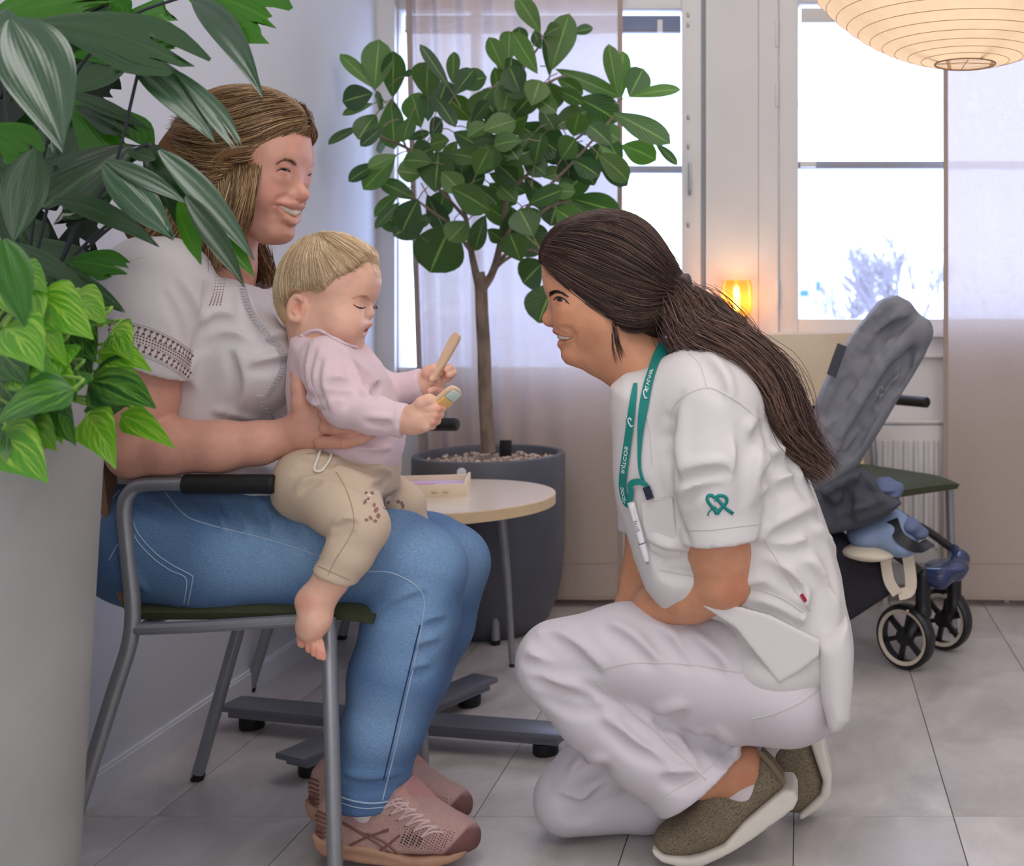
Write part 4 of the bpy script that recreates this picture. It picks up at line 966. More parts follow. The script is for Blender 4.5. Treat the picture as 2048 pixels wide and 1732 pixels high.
# base px, tip px, width px, depth base, depth tip, kind(d/b/s), shape(f/l), sag
PLV = [(372,-12,540,40,105,1.75,1.7,'b','f',.1),(385,2,524,190,52,1.72,1.66,'s','l',.22),(60,46,346,118,92,1.62,1.6,'d','f',.12),(24,38,126,296,125,1.45,1.42,'s','l',.2),
(262,108,430,284,66,1.64,1.6,'s','l',.1),(345,138,460,266,30,1.63,1.6,'s','f',.1),(140,195,258,300,95,1.7,1.66,'b','f',.05),(138,185,303,262,26,1.66,1.66,'d','l',.05),
(150,212,250,262,40,1.68,1.66,'d','f',.05),(300,288,398,524,52,1.66,1.64,'d','l',.18),(318,300,508,520,46,1.62,1.62,'s','l',.1),(372,392,488,572,40,1.6,1.58,'d','l',.08),(385,400,508,552,44,1.64,1.62,'b','l',.04),
(380,420,432,478,40,1.66,1.64,'b','l',0),(360,395,402,528,44,1.62,1.6,'b','l',.02),(206,328,344,476,64,1.6,1.58,'s','l',.03),(212,320,374,408,34,1.6,1.6,'s','l',.06),(108,400,316,492,40,1.58,1.58,'d','l',.16),
(262,292,88,412,118,1.66,1.6,'d','f',.02),(70,300,26,482,76,1.5,1.48,'d','l',.04),(130,524,238,538,46,1.66,1.66,'b','f',.08),(28,486,196,600,30,1.6,1.6,'d','l',.06),(76,545,246,622,46,1.64,1.64,'d','l',.12),
(-25,255,62,306,66,1.5,1.5,'b','f',.08),(8,478,48,650,62,1.42,1.4,'b','l',.1),(-30,40,190,-6,90,1.75,1.78,'b','f',.05),(10,80,210,5,60,1.78,1.8,'d','f',.0),(195,-25,240,40,60,1.8,1.8,'b','f',0),
(225,45,348,60,90,1.8,1.82,'b','f',.02),(140,110,320,92,70,1.78,1.8,'b','f',.0),(110,190,235,120,60,1.78,1.78,'d','f',.0),(120,330,270,300,60,1.7,1.7,'d','f',.04),(30,130,60,320,120,1.8,1.8,'d','f',0),(110,180,130,360,110,1.82,1.8,'d','f',0),
(60,200,170,330,110,1.84,1.84,'d','f',0),(-20,100,30,260,120,1.84,1.84,'d','f',0),(180,300,245,352,40,1.68,1.66,'d','f',.05),(60,480,165,560,70,1.72,1.7,'d','f',.04),(100,560,180,640,60,1.7,1.7,'d','f',.05),(0,420,80,520,80,1.74,1.72,'d','f',.02),(50,560,110,640,70,1.7,1.7,'d','f',0),(20,20,-40,180,80,1.5,1.48,'s','l',.15),(150,330,60,250,110,1.8,1.8,'d','f',0),(200,240,120,330,90,1.78,1.78,'d','f',0),(40,380,140,300,100,1.8,1.8,'d','f',0),(90,60,190,190,90,1.84,1.84,'d','f',0),(-20,330,70,420,100,1.78,1.78,'d','f',0),(130,600,60,520,80,1.76,1.76,'d','f',0),(20,650,100,700,90,1.7,1.7,'d','f',0),(250,10,180,90,60,1.86,1.86,'b','f',0),(310,320,250,300,30,1.64,1.64,'d','l',.1),(300,288,330,420,40,1.68,1.66,'d','l',.1)]
for i,(bx_,by_,tx_,ty_,w,d0,d1,kd,shp,sg) in enumerate(PLV):
    rl = random.Random(100+i); n_ = Vector((rl.uniform(-.35,.35),-1,rl.uniform(.05,.7)))
    me = leaf_mesh('leaf', W(bx_,by_,d0), W(tx_,ty_,d1), w*d0/F*(1.4 if shp == 'f' else 1.12), n_, sag=sg, fold=rl.uniform(-.1,.2), prof=fish if shp == 'f' else lance, ragged=.8 if shp == 'f' else .12, nl=14, nw=5, seed=i, ripple=.05)
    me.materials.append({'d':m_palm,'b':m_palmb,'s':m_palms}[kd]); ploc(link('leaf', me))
m_palmf = leaf_mat('palm_leaf_gap_shade', rgb((12,28,10)), rgb((18,38,14)), rgb((16,34,12)), .5, .05, 0)  # near-black leaf colour paints the shade in the gaps between fronds
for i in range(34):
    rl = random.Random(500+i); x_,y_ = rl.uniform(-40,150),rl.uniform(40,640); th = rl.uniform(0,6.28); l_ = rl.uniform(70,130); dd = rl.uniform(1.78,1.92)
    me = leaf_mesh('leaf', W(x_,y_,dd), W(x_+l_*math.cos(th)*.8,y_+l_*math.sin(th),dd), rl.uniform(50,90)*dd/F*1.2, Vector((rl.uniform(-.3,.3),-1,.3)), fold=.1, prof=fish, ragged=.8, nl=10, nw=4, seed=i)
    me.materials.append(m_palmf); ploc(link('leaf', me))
for k,pts in enumerate([[(75,800),(95,620),(130,500),(165,430),(225,345),(280,130)],[(70,800),(90,600),(135,500),(170,425),(232,340),(300,288)],[(60,800),(70,560),(85,460),(100,395)],[(60,800),(62,600),(80,480),(98,400),(110,330)],[(80,800),(110,600),(135,530),(200,462),(260,425),(330,385)],[(82,800),(112,610),(142,535),(205,468),(262,430),(345,395)],[(40,800),(30,500),(20,320),(10,180),(25,40)],[(50,800),(55,560),(90,300),(150,150),(250,40),(375,-10)],[(45,800),(40,520),(0,370)],[(270,300),(285,292),(300,288)],[(60,300),(80,200),(60,50)]]):
    q = MB(); q.tube(bez([W(x,y,1.62+.05*(k%3)) for x,y in pts],30), .0024, 6); ploc(q.build('stem', m_stem))
tag(pm, 'fishtail palm with dark ragged leaves arching over the planter', 'plant')
# ------------------------------------------------------------------ pothos
m_poth = leaf_mat('pothos_leaf', rgb((70,140,34)), rgb((104,160,40)), rgb((140,180,70)), .32, .35, 7, blotch=rgb((170,200,84)), bstr=.75, coat=.2)
m_pothd = leaf_mat('pothos_leaf_dark', rgb((34,78,36)), rgb((48,98,40)), rgb((96,140,60)), .3, .25, 7, blotch=rgb((110,158,60)), bstr=.7, coat=.3)
m_vine = mat('pale_green_vine', rgb((124,160,70)), .5)
po = empty('pothos_plant', (PXc+.05,PYc-.06,PZ-.04)); OO = Vector(po.location)
heart = lambda t: max(.03, (min(1,t/.22)**.45)*(1-max(0,(t-.22)/.78)**1.35)*1.0)
PT = [(75,590,183,676,78,1.44,'b'),(205,636,140,668,62,1.5,'d'),(8,655,84,738,84,1.38,'b'),(88,722,154,782,46,1.42,'b'),(196,707,300,742,50,1.52,'b'),(178,762,308,815,78,1.5,'m'),(243,830,346,895,42,1.52,'b'),(172,832,229,936,62,1.47,'b'),
(148,778,-18,850,88,1.36,'d'),(105,798,148,890,66,1.42,'d'),(-2,868,92,964,84,1.34,'m'),(-5,700,52,765,76,1.42,'m'),(62,575,76,664,44,1.43,'b'),(112,640,160,745,62,1.5,'d'),(176,826,258,806,58,1.53,'d'),(74,818,88,897,26,1.42,'m'),(96,814,122,888,32,1.43,'m'),
(28,545,92,582,54,1.46,'b'),(150,700,178,770,48,1.52,'d'),(60,770,130,830,60,1.44,'d'),(20,800,60,870,60,1.42,'d'),(-10,760,40,830,70,1.44,'d'),(110,740,150,800,50,1.5,'d'),(140,660,190,720,60,1.52,'d'),(20,620,110,700,80,1.5,'d'),(200,740,230,790,40,1.54,'m'),(60,650,130,730,70,1.43,'b'),(120,690,100,770,60,1.42,'b'),(40,740,110,800,70,1.4,'m'),(150,740,110,820,60,1.44,'m'),(20,840,10,920,60,1.36,'d'),(60,850,110,900,50,1.4,'b'),(200,790,210,860,50,1.5,'d'),(225,660,260,720,50,1.53,'b'),(140,600,210,650,60,1.52,'b'),(-10,560,40,640,60,1.46,'b')]
cent = Vector((PXc+.06,PYc-.05,PZ-.02))
for i,(bx_,by_,tx_,ty_,w,d0,kd) in enumerate(PT):
    rl = random.Random(300+i); a = W(bx_,by_,d0+.03); b = W(tx_,ty_,d0-.02)
    me = leaf_mesh('leaf', a, b, w*d0/F*1.5, Vector((rl.uniform(-.4,.4),-1,rl.uniform(.2,.7))), sag=rl.uniform(.06,.2), fold=rl.uniform(.02,.22), prof=heart, nl=12, nw=4, seed=i, curl=.1)
    me.materials.append(m_pothd if kd == 'd' or (kd == 'm' and i%2) else m_poth); ploc(link('leaf', me), po, OO)
    q = MB(); q.tube(bez([cent+Vector((rl.uniform(-.06,.06),rl.uniform(-.06,.06),0)), (cent+a)/2+Vector((0,0,.05)), a+Vector((0,.01,.012)), a],12), .0022, 6); ploc(q.build('stalk', m_vine), po, OO)
tag(po, 'bright green pothos with heart-shaped mottled leaves spilling over the planter rim', 'plant')
# ================================================================== PEOPLE
def npv(px,py,d): return np.array(W(px,py,d), np.float64)
def skin_mat(name, base):
    return mat(name, base, .45, attr='Col', var=.05, vscale=60, bump=.06, bscale=500, sub=.12, spec=.4)
class HeadFrame:
    def __init__(s, px, py, d, fwd, up, side, sc):
        s.O = npv(px,py,d); s.f = np.array(fwd,float); s.f /= np.linalg.norm(s.f)
        up = np.array(up,float); s.u = up-s.f*(up@s.f); s.u /= np.linalg.norm(s.u)
        sd = np.cross(s.f,s.u); s.s = sd if sd@np.array(side,float) > 0 else -sd     # s points to the side facing the camera
        s.sc = sc; s.d = d
    def L(s,u,v,w=0.0): return s.O+(s.f*u+s.u*v+s.s*w)*s.sc
    def uv(s,px,py):
        p = npv(px,py,s.d)-s.O; 
        # intersect the viewing ray with the middle plane of the head
        c = np.array([0,0,CH]); r = npv(px,py,s.d)-c; t = ((s.O-c)@s.s)/(r@s.s); q = c+r*t-s.O
        return float(q@s.f), float(q@s.u)
    def R(s): return np.stack([s.f,s.s,s.u],1)
def build_head(S, H, prof, nose, opt):
    """S Solid, prof: px outline of the mid profile without nose; nose: px outline of the nose"""
    sc = H.sc; R = H.R(); k = .018*sc; vs_ = opt.get('vs',1.0); ju = opt.get('jawu',.060)
    L = lambda u,v,w=0.0: H.L(u, v*vs_ if v < 0 else v, w)
    ex = H.f; ey = H.u
    pr = [H.uv(*p) for p in prof]; ns = [H.uv(*p) for p in nose]
    def orient(pl):
        a = sum(p[0]*q[1]-q[0]*p[1] for p,q in zip(pl,pl[1:]+pl[:1])); return pl if a > 0 else pl[::-1]
    e = lambda c,r,kk=k,op='+': S.ell(c,[x*sc for x in r],kk,op,R)
    e(L(*opt.get('cranc',(-.008,.042))),opt.get('cran',(.098,.074,.084))); e(L(opt.get('backu',-.025),-.005),opt.get('back',(.072,.064,.068)),.03*sc)
    e(L(.046,.045),(.056,.060,.055),.03*sc); e(L(.036,-.035),(.056,.058,.056),.03*sc)
    S.slab(orient(pr), H.O, ex, ey, opt.get('slab',.032)*sc, 0, .016*sc, '+', .030*sc)
    ch = opt.get('cheek',1.0)
    for w in (-1,1):
        S.ball(L(.060,-.020,w*.042),.024*sc,.025*sc); S.ball(L(.064,-.046,w*.036),.0235*sc*ch,.022*sc)
        S.cone(L(ju,-.094,w*.012),L(.010,-.066,w*.050),.016*sc*opt.get('jaw',1),.020*sc,.03*sc)
        S.ball(L(.074,.018,w*.036),.020*sc,.03*sc)
    e(L(.052,-.066),(.031,.036,.026*vs_),.02*sc)
    # nose
    S.slab(orient(ns), H.O, ex, ey, opt.get('nosew',.0095)*sc, 0, .008*sc, '+', .008*sc)
    tip = opt['tip']; tu,tv = H.uv(*tip)
    nt = H.O+ex*(tu-.0105*sc)+ey*tv; S.ball(nt,.0105*sc,.010*sc)
    for w in (-1,1):
        c = H.O+ex*(tu-.021*sc)+ey*(tv-.003*sc)+H.s*(w*.011*sc); S.ball(c,.0075*sc,.007*sc)
        S.ball(H.O+ex*(tu-.015*sc)+ey*(tv-.0105*sc)+H.s*(w*.0062*sc),.0028*sc,.003*sc,'-')
    # second pass: eyes and mouth are laid on the surface just made, on the visible side, and mirrored
    lo = H.O-.17*sc; hi = H.O+.17*sc; bv = S.bvh(.004*sc, lo, hi)
    def mir(p): return p-2*((p-H.O)@H.s)*H.s
    def cast(px,py,inset=0.0):
        p,nm = onto(bv,px,py); u,v = H.uv(px,py); mid = H.O+ex*u+ey*v
        if p is None: return mid-ex*inset
        p = np.array(p); nm = np.array(nm)
        if (p-H.O)@H.s < 0: return mid-ex*inset
        return p-nm*inset
    er = .0118*sc; eyes = []; lids = []
    el = opt['eyeline']; m_ = el[len(el)//2]
    c = cast(*m_,0); p,nm = onto(bv,*m_); nmv = np.array(nm)
    c_eye = c-nmv*opt.get('eyein',.0105)*sc
    for f_ in (lambda q:q, mir):
        ce = f_(c_eye); hit = f_(c); nn = f_(c+nmv)-hit
        S.ball(hit+nn*(.012+opt.get('shallow',0))*sc+ey*.001*sc,.0155*sc,.014*sc,'-'); S.ball(ce,.0126*sc,.006*sc); eyes.append(ce)
        S.ball(hit-nn*.0135*sc-ey*.0155*sc,.0125*sc*opt.get('bag',1),.01*sc)
    bv1 = bv; bv = S.bvh(.0028*sc, c_eye-.028*sc, c_eye+.028*sc)
    op = opt.get('open',.0028)*sc; n_ = len(el)-1
    sl = []; lash = []
    for i,(x,y) in enumerate(el):
        p,nm2 = onto(bv,x,y)
        if p is None: continue
        sl.append((np.array(p), op*(1-.8*abs(2*i/n_-1)**2)+.0003*sc))
        p,nm2 = onto(bv,x,y-op*F/H.d*.8*(1-abs(2*i/n_-1)**2)); lash.append(np.array(p+nm2*.0004*sc))
    ce = np.mean([p for p,r in sl],axis=0)-nmv*.0112*sc; eyes = [ce, mir(ce)]; bv = bv1
    if op > 0:
        for dd in (0,.002*sc): S.chain([(p-nmv*dd,r) for p,r in sl],.001*sc,'-'); S.chain([(mir(p-nmv*dd),r) for p,r in sl],.001*sc,'-')
    def both(pts,inset,scl=1.0):
        near = [(cast(x,y,inset),r*sc*scl) for x,y,r in pts]; return [(mir(p),r) for p,r in near[::-1]]+near
    up = both(opt['uplip'],.0012*sc); lo_ = both(opt['lolip'],.0016*sc); gap = both(opt['mouth'],0)
    S.chain(up,.005*sc); S.chain(lo_,.005*sc)
    S.chain(gap,.002*sc,'-'); S.chain([(p-ex*.006*sc,r*.9) for p,r in gap],.002*sc,'-')
    if 'crease' in opt:
        cr_ = [(cast(x,y,-.002*sc),.0032*sc) for x,y in opt['crease']]; S.chain(cr_,.006*sc,'-'); S.chain([(mir(p),r) for p,r in cr_],.006*sc,'-')
    return dict(eyes=eyes, up=up, lo=lo_, gap=gap, er=er, lash=lash, mir=mir)
def dist_chain(V, ch):
    d = np.full(len(V),1e9)
    for (a,ra),(b,rb) in zip(ch,ch[1:]):
        a = np.array(a); b = np.array(b); ab = b-a; t = np.clip(((V-a)@ab)/(ab@ab+1e-12),0,1)
        d = np.minimum(d, np.linalg.norm(V-(a+t[:,None]*ab),axis=1)-(ra+(rb-ra)*t))
    return d
def sm(x,a,b): t = np.clip((x-a)/(b-a),0,1); return t*t*(3-2*t)
def paint_skin(me, H, info, base, lip, blush, bl=.35, extra=()):
    V = verts_np(me).astype(float); col = np.tile(np.array(base),(len(V),1)); sc = H.sc
    def blend(c, m): col[:] = col*(1-m[:,None])+np.array(c)*m[:,None]
    for w in (-1,1):
        d = np.linalg.norm(V-H.L(.068,-.035,w*.042),axis=1); blend(blush, bl*(1-sm(d,.008*sc,.034*sc)))
    d = np.linalg.norm(V-H.L(.112,-.035,0),axis=1); blend(blush, bl*.7*(1-sm(d,.004*sc,.018*sc)))
    d = np.minimum(dist_chain(V,info['up']),dist_chain(V,info['lo'])); blend(lip, .8*(1-sm(d,.0004*sc,.0020*sc)))
    for e in info['eyes']:
        d = np.linalg.norm(V-np.array(e),axis=1); blend(tuple(x*.62 for x in blush), .35*(1-sm(d,.0135*sc,.019*sc)))
    for pts,r0,r1,c,st_ in extra:
        d = np.full(len(V),1e9)
        for p in pts: d = np.minimum(d,np.linalg.norm(V-np.array(p),axis=1))
        blend(c, st_*(1-sm(d,r0,r1)))
    paint(me,col)
m_teeth = mat('tooth_enamel', rgb((222,210,194)), .3)
m_lash = mat('dark_lashes', rgb((38,26,22)), .7)
def eye_objs(parent, H, info, iris, gaze, er=None, lash=1.0, bv=None, line=None):
    for c in info['eyes']:
        r = info['er']; q = MB(); q.lathe([(.00001,-1)]+[(math.sin(a),-math.cos(a)) for a in np.linspace(.15,3.0,18)]+[(.00001,1)],24)
        g = Vector(gaze).normalized(); M = Matrix.Translation(Vector(c)) @ g.to_track_quat('Z','Y').to_matrix().to_4x4()
        zs = np.array([v[2] for v in q.v]); q.v = [tuple(M @ (Vector(v)*r)) for v in q.v]
        o = q.build('eye', mat('eyeball', (.8,.8,.8), .12, attr='Col'), parent, sharp=None); col = np.tile(np.array(rgb((196,182,176))),(len(zs),1))
        col[zs > .74] = iris; col[zs > .94] = (.004,.004,.004); paint(o.data,col)
    if bv is not None:
        ls = [onto(bv,x,y,.0004*H.sc)[0] for x,y in cr(line,10)]; info['lash'] = [np.array(p) for p in ls if p is not None]
    if lash:
        for f_ in (lambda q:q, info['mir']):
            P = [Vector(f_(p)) for p in info['lash']]; n_ = len(P); q = MB(); q.tube(P,[(.00045+.0007*(1-abs(2*i/(n_-1)-1)))*H.sc*lash for i in range(n_)],5); q.build('eyelashes', m_lash, parent)
def brow(parent, bvh, pts, n, l, r, material, seed):
    rr = random.Random(seed); q = MB(); pp = cr(pts,30)
    for k in range(n):
        t = rr.random(); i = int(t*29); x,y = pp[i]; dx,dy = pp[min(i+3,30)]-pp[i]; x += rr.uniform(-1,1)*2; y += rr.uniform(-1,1)*(3.2*(1-t)+1.0)
        P = []
        for s_ in (0,.5,1):
            p,_n = onto(bvh, x+dx*s_*l, y+dy*s_*l-2.0*s_*(1-t), .0006+.0008*s_)
            if p is not None: P.append(p)
        if len(P) == 3: q.tube(P,[r,r*.9,r*.25],3,cap=False)
    if q.v: o = q.build('eyebrow', material, parent); o['kind'] = 'stuff'
def teeth(parent, info, H, k=1.0):
    S = Solid(); pts = [(p-H.f*.0060*H.sc+H.u*.0018*H.sc, r*1.15+.0004) for p,r in info['gap'][1:-1]]; S.chain(pts,.001)
    link('teeth', S.mesh('teeth',.001,1), m_teeth, parent)
# ---- hair strands
def strands(name, parent, guides, n, r, cols, seed, jit=.004, npts=14, wave=0.0, mirror=None, tip=.25, over=0.0, fl=None, hug=None, lift=.0015):
    """guides: list of 3D polylines ordered side by side; strands are interpolated between neighbours"""
    rr = np.random.RandomState(seed); G = [cr([tuple(p) for p in g],npts-1) for g in guides]
    A = np.array(G); m = len(G); V = []; Fc = []; Cc = []; b = 0
    ang = np.arange(3)*2*np.pi/3
    for k in range(n):
        t = rr.rand()*(m-1); i = min(int(t),m-2); f = t-i; P = A[i]*(1-f)+A[i+1]*f
        tt = np.linspace(0,1,npts)[:,None]; j0 = rr.normal(size=3)*jit; j1 = rr.normal(size=3)*jit*1.6
        P = P+j0*(1-tt)+j1*tt+ (wave*np.sin(tt*rr.uniform(4,9)+rr.uniform(0,6))*rr.normal(size=3) if wave else 0)
        e0 = rr.uniform(0,.12)*over; e1 = 1-rr.uniform(0,.2)*over
        u = np.linspace(e0,e1,npts)*(npts-1); iu = np.minimum(u.astype(int),npts-2); fu = (u-iu)[:,None]; P = P[iu]*(1-fu)+P[iu+1]*fu
        if hug is not None:
            for ip in range(npts):
                hp,hn,_i,_d = hug.find_nearest(Vector(P[ip]))
                if hp is not None:
                    dd = (Vector(P[ip])-hp).dot(hn)
                    if dd < lift: P[ip] = np.array(hp+hn*(lift*(.3+.7*rr.rand())))
        T = np.gradient(P,axis=0); T /= np.linalg.norm(T,axis=1)[:,None]+1e-9
        s1 = np.cross(T,np.array([.31,.9,.3])); s1 /= np.linalg.norm(s1,axis=1)[:,None]+1e-9; s2 = np.cross(T,s1)
        rad = r*rr.uniform(.6,1.3)*np.minimum(1,np.linspace(0.45,3,npts))*(1-(1-tip)*np.linspace(0,1,npts)**3)
        ring = P[:,None,:]+(s1[:,None,:]*np.cos(ang)[None,:,None]+s2[:,None,:]*np.sin(ang)[None,:,None])*rad[:,None,None]
        V.append(ring.reshape(-1,3)); ii = np.arange(npts-1)[:,None]*3; jj = np.arange(3)[None]; a = b+ii+jj; c = b+ii+(jj+1)%3
        Fc.append(np.stack([a,c,c+3,a+3],-1).reshape(-1,4)); w = rr.rand(); c0 = np.array(cols[rr.randint(len(cols))])*rr.uniform(.75,1.25)
        Cc.append(np.tile(c0,(npts*3,1))); b += npts*3
    V = np.concatenate(V); Fc = np.concatenate(Fc); Cc = np.concatenate(Cc)
    if mirror is not None:
        o_,nn = mirror; V2 = V-2*((V-o_)@nn)[:,None]*nn; Fc = np.concatenate([Fc,Fc[:,::-1]+len(V)]); V = np.concatenate([V,V2]); Cc = np.concatenate([Cc,Cc])
    me = bpy.data.meshes.new(name); me.vertices.add(len(V)); me.vertices.foreach_set('co',V.astype(np.float32).ravel())
    me.loops.add(len(Fc)*4); me.loops.foreach_set('vertex_index',Fc.astype(np.int32).ravel()); me.polygons.add(len(Fc)); me.polygons.foreach_set('loop_start',np.arange(0,len(Fc)*4,4,dtype=np.int32))
    me.update(calc_edges=True); paint(me,Cc); o = link(name, me, m_hair, parent); o['kind'] = 'stuff'
    return o
def hair_mat():
    m = bpy.data.materials.new('hair'); m.use_nodes = True; n = m.node_tree.nodes; L = m.node_tree.links; b = n['Principled BSDF']
    a = n.new('ShaderNodeAttribute'); a.attribute_name = 'Col'; L.new(a.outputs['Color'],b.inputs['Base Color']); b.inputs['Roughness'].default_value = .42; b.inputs['Specular IOR Level'].default_value = .55; b.inputs['Anisotropic'].default_value = .4
    return m
m_hair = hair_mat()
m_shell = mat('hair_mass', (.1,.1,.1), .9, attr='Col', spec=.05)
def shell(S, name, vox, col, parent, smooth=2):
    me = S.mesh(name, vox, smooth); paint(me, np.tile(np.array(col),(len(me.vertices),1))); return link(name, me, m_shell, parent)
def guide(bvh, pts, lift=.002, d=2.15, n=None):
    """pixel polyline laid on a shell (px,py) or free (px,py,depth)"""
    out = []
    for p in pts:
        if len(p) == 3: out.append(np.array(W(*p))); continue
        q,_n = onto(bvh,p[0],p[1],lift); out.append(np.array(q if q is not None else W(p[0],p[1],d)))
    return out
# ------------------------------------------------------------------ THE SEATED MOTHER
SKM = rgb((214,158,138)); m_skinM = skin_mat('fair_skin', SKM)
mo = empty('person', (-.85,2.2,0)); MO = Vector(mo.location)
def mloc(o, par=None):
    o.parent = par or mo; o.location = -MO if par is None else (0,0,0); return o
# --- body
H = HeadFrame(490,336,2.17,(math.cos(.12),-.16,-math.sin(.12)),(math.sin(.12),0,math.cos(.12)),(0,-1,0),1.06)
S = Solid()
opt = dict(tip=(614,391),eyeline=[(580,345),(576,342),(569,339),(562,339),(555,343)],open=.0017,cheek=1.1,nosew=.0088,bag=1.05,
 uplip=[(598,412,.0032),(590,409,.0030),(578,408,.0027),(564,406,.0021),(555,407,.0012)],lolip=[(587,445,.0040),(580,444,.0040),(570,437,.0033),(560,424,.0021),(554,412,.0011)],
 mouth=[(595,428,.0050),(587,426,.0048),(577,421,.0040),(565,414,.0026),(556,409,.0009)],crease=[(572,392),(556,398),(547,412),(546,428)])
prof = [(560,215),(598,262),(605,285),(607,312),(601,340),(600,352),(596,372),(590,395),(597,406),(598,413),(590,428),(588,442),(579,452),(579,470),(572,482),(558,487),(530,484),(500,440),(490,340),(500,250)]
nose = [(599,340),(603,362),(609,378),(615,389),(612,396),(602,402),(592,402),(586,375),(588,350)]
infoM = build_head(S,H,prof,nose,opt)
# neck, hidden trunk, arms
S.chain([(H.L(-.02,-.05),.058),(npv(440,540,2.2),.055),(npv(405,600,2.2),.07)],.03)
S.chain([(npv(405,610,2.2),.08),(npv(390,760,2.2),.09),(npv(370,900,2.2),.1),(npv(330,1060,2.2),.09)],.03)
for d,kx in ((2.13,835),(2.30,880)): S.chain([(npv(330,1070,2.2),.06),(npv(kx-200,1110,d),.05),(npv(kx,1135,d),.045),(npv(780,1400,d),.035),(npv(742,1600,d-.02),.032),(npv(742,1650,d-.02),.034)],.03)
# near arm
S.chain([(npv(330,560,2.06),.062),(npv(300,700,2.03),.056),(npv(284,800,2.02),.051),(npv(272,895,2.02),.047)],.03)
S.chain([(npv(278,902,2.02),.045),(npv(345,893,2.015),.0455),(npv(440,893,2.02),.0425),(npv(520,886,2.035),.036),(npv(575,873,2.045),.0295),(npv(600,865,2.045),.028)],.012)
S.ball(npv(262,915,2.02),.030,.02)
# near hand
S.ell(npv(628,850,2.027),(.036,.016,.038),.014); S.ell(npv(612,852,2.033),(.034,.019,.034),.02)
fing = [[(640,804,2.020,.0118),(686,813,2.012,.0108),(735,824,2.026,.0098),(765,832,2.05,.0085)],[(650,829,2.008,.0118),(698,834,1.998,.0110),(742,839,2.010,.0100),(772,843,2.04,.0085)],
        [(652,855,2.006,.0115),(700,857,1.997,.0106),(738,857,2.006,.0098),(765,856,2.03,.0085)],[(642,884,2.014,.0118),(692,884,2.000,.0112),(722,877,2.001,.0102),(739,869,2.006,.0090)]]
for fg in fing: S.chain([(npv(x,y,d),r) for x,y,d,r in fg],.0022)
S.chain([(npv(608,842,2.030),.019),(npv(602,808,2.022),.0145),(npv(598,776,2.026),.0122),(npv(592,746,2.040),.0098)],.008)
# far arm and hand
S.chain([(npv(420,560,2.36),.058),(npv(430,720,2.41),.052),(npv(440,860,2.42),.045)],.03)
S.chain([(npv(440,862,2.42),.043),(npv(520,840,2.37),.038),(npv(585,800,2.32),.028)],.012)
S.ell(npv(625,795,2.28),(.04,.018,.036),.018)
for k in range(4): S.chain([(npv(645,772+22*k,2.275),.012),(npv(695,775+20*k,2.265),.0105),(npv(735,785+18*k,2.245),.009)],.004)
S.chain([(npv(605,785,2.29),.014),(npv(610,750,2.27),.0115),(npv(612,730,2.25),.009)],.006)
me = S.mesh('body',.0027,1)
nails = [npv(737,864,2.0)]
paint_skin(me,H,infoM,SKM,rgb((202,122,114)),rgb((214,124,112)),.45,extra=[([npv(590,748,2.06)],.004,.012,rgb((222,150,134)),.5)]+[([npv(fg[k][0],fg[k][1],fg[k][2]-.012) for fg in fing for k in (0,1)],.006,.016,rgb((206,132,116)),.35)])
bodyM = mloc(link('body', me, m_skinM)); bpy.context.view_layer.update()
bvM = bvh_of(bodyM)
for o in (mo,): pass
eye_objs(mo,H,infoM,rgb((86,110,130)),(.75,-.6,-.35),bv=bvM,line=[(581,344),(576,340),(569,337),(561,338),(553,343)]); teeth(mo,infoM,H)
m_browM = mat('brown_brow_hair', rgb((112,82,62)), .6)
brow(mo,bvM,[(592,330),(584,323),(574,320),(564,321),(553,327)],90,1.5,.00036,m_browM,3)
for o in mo.children:
    if o.name.split('.')[0] in ('eye','eyelashes','teeth','eyebrow'): o.location = -MO
# finger nails
for fg in fing[3:]:
    S2 = Solid(); x,y,d,r = fg[3]; S2.ell(npv(x-3,y-1,d-.0085),(.0048,.0014,.0040),.002); mloc(link('fingernail', S2.mesh('fingernail',.0009,1), mat('fingernail', rgb((226,172,156)), .25)))
# --- shirt
m_shirt = mat('white_jersey_cotton', rgb((216,208,209)), .85, var=.02, vscale=14, bump=.12, bscale=700, sheen=.2)
T = Solid(); TO = (0,2.2,0)
out = [(300,512),(262,528),(228,590),(204,700),(190,800),(180,880),(186,935),(215,965),(330,985),(470,985),(590,990),(598,975),(576,940),(556,905),(545,862),(556,830),(578,790),(590,745),(592,705),(582,662),(560,615),(530,572),(500,556),(440,572),(395,545),(360,505)]
pl2 = [(W(x,y,2.2)[0],W(x,y,2.2)[2]) for x,y in out][::-1]
T.slab(pl2,TO,(1,0,0),(0,0,1),.155,.085,.02)
T.cone(npv(300,560,2.10),npv(440,560,2.3),.078,.075,.04)
Q = Solid(); Q.chain([(npv(330,565,2.055),.079),(npv(308,640,2.03),.075),(npv(292,720,2.02),.070),(npv(282,780,2.02),.070)],.03)       # near sleeve
Q.plane(npv(292,724,2.02),(-.44,0,-.9),.003); T.solid(Q,.025)
Q = Solid(); Q.chain([(npv(425,565,2.36),.074),(npv(425,700,2.40),.066),(npv(428,760,2.41),.064)],.03); Q.plane(npv(425,735,2.4),(0,0,-1),.003); T.solid(Q,.025)
T.ell(npv(535,730,2.12),(.06,.075,.075),.05); T.ell(npv(535,730,2.28),(.06,.075,.075),.05)    # bust
def fold(S,pts,r,k,op): S.chain([(npv(*p),r) for p in pts],k,op)
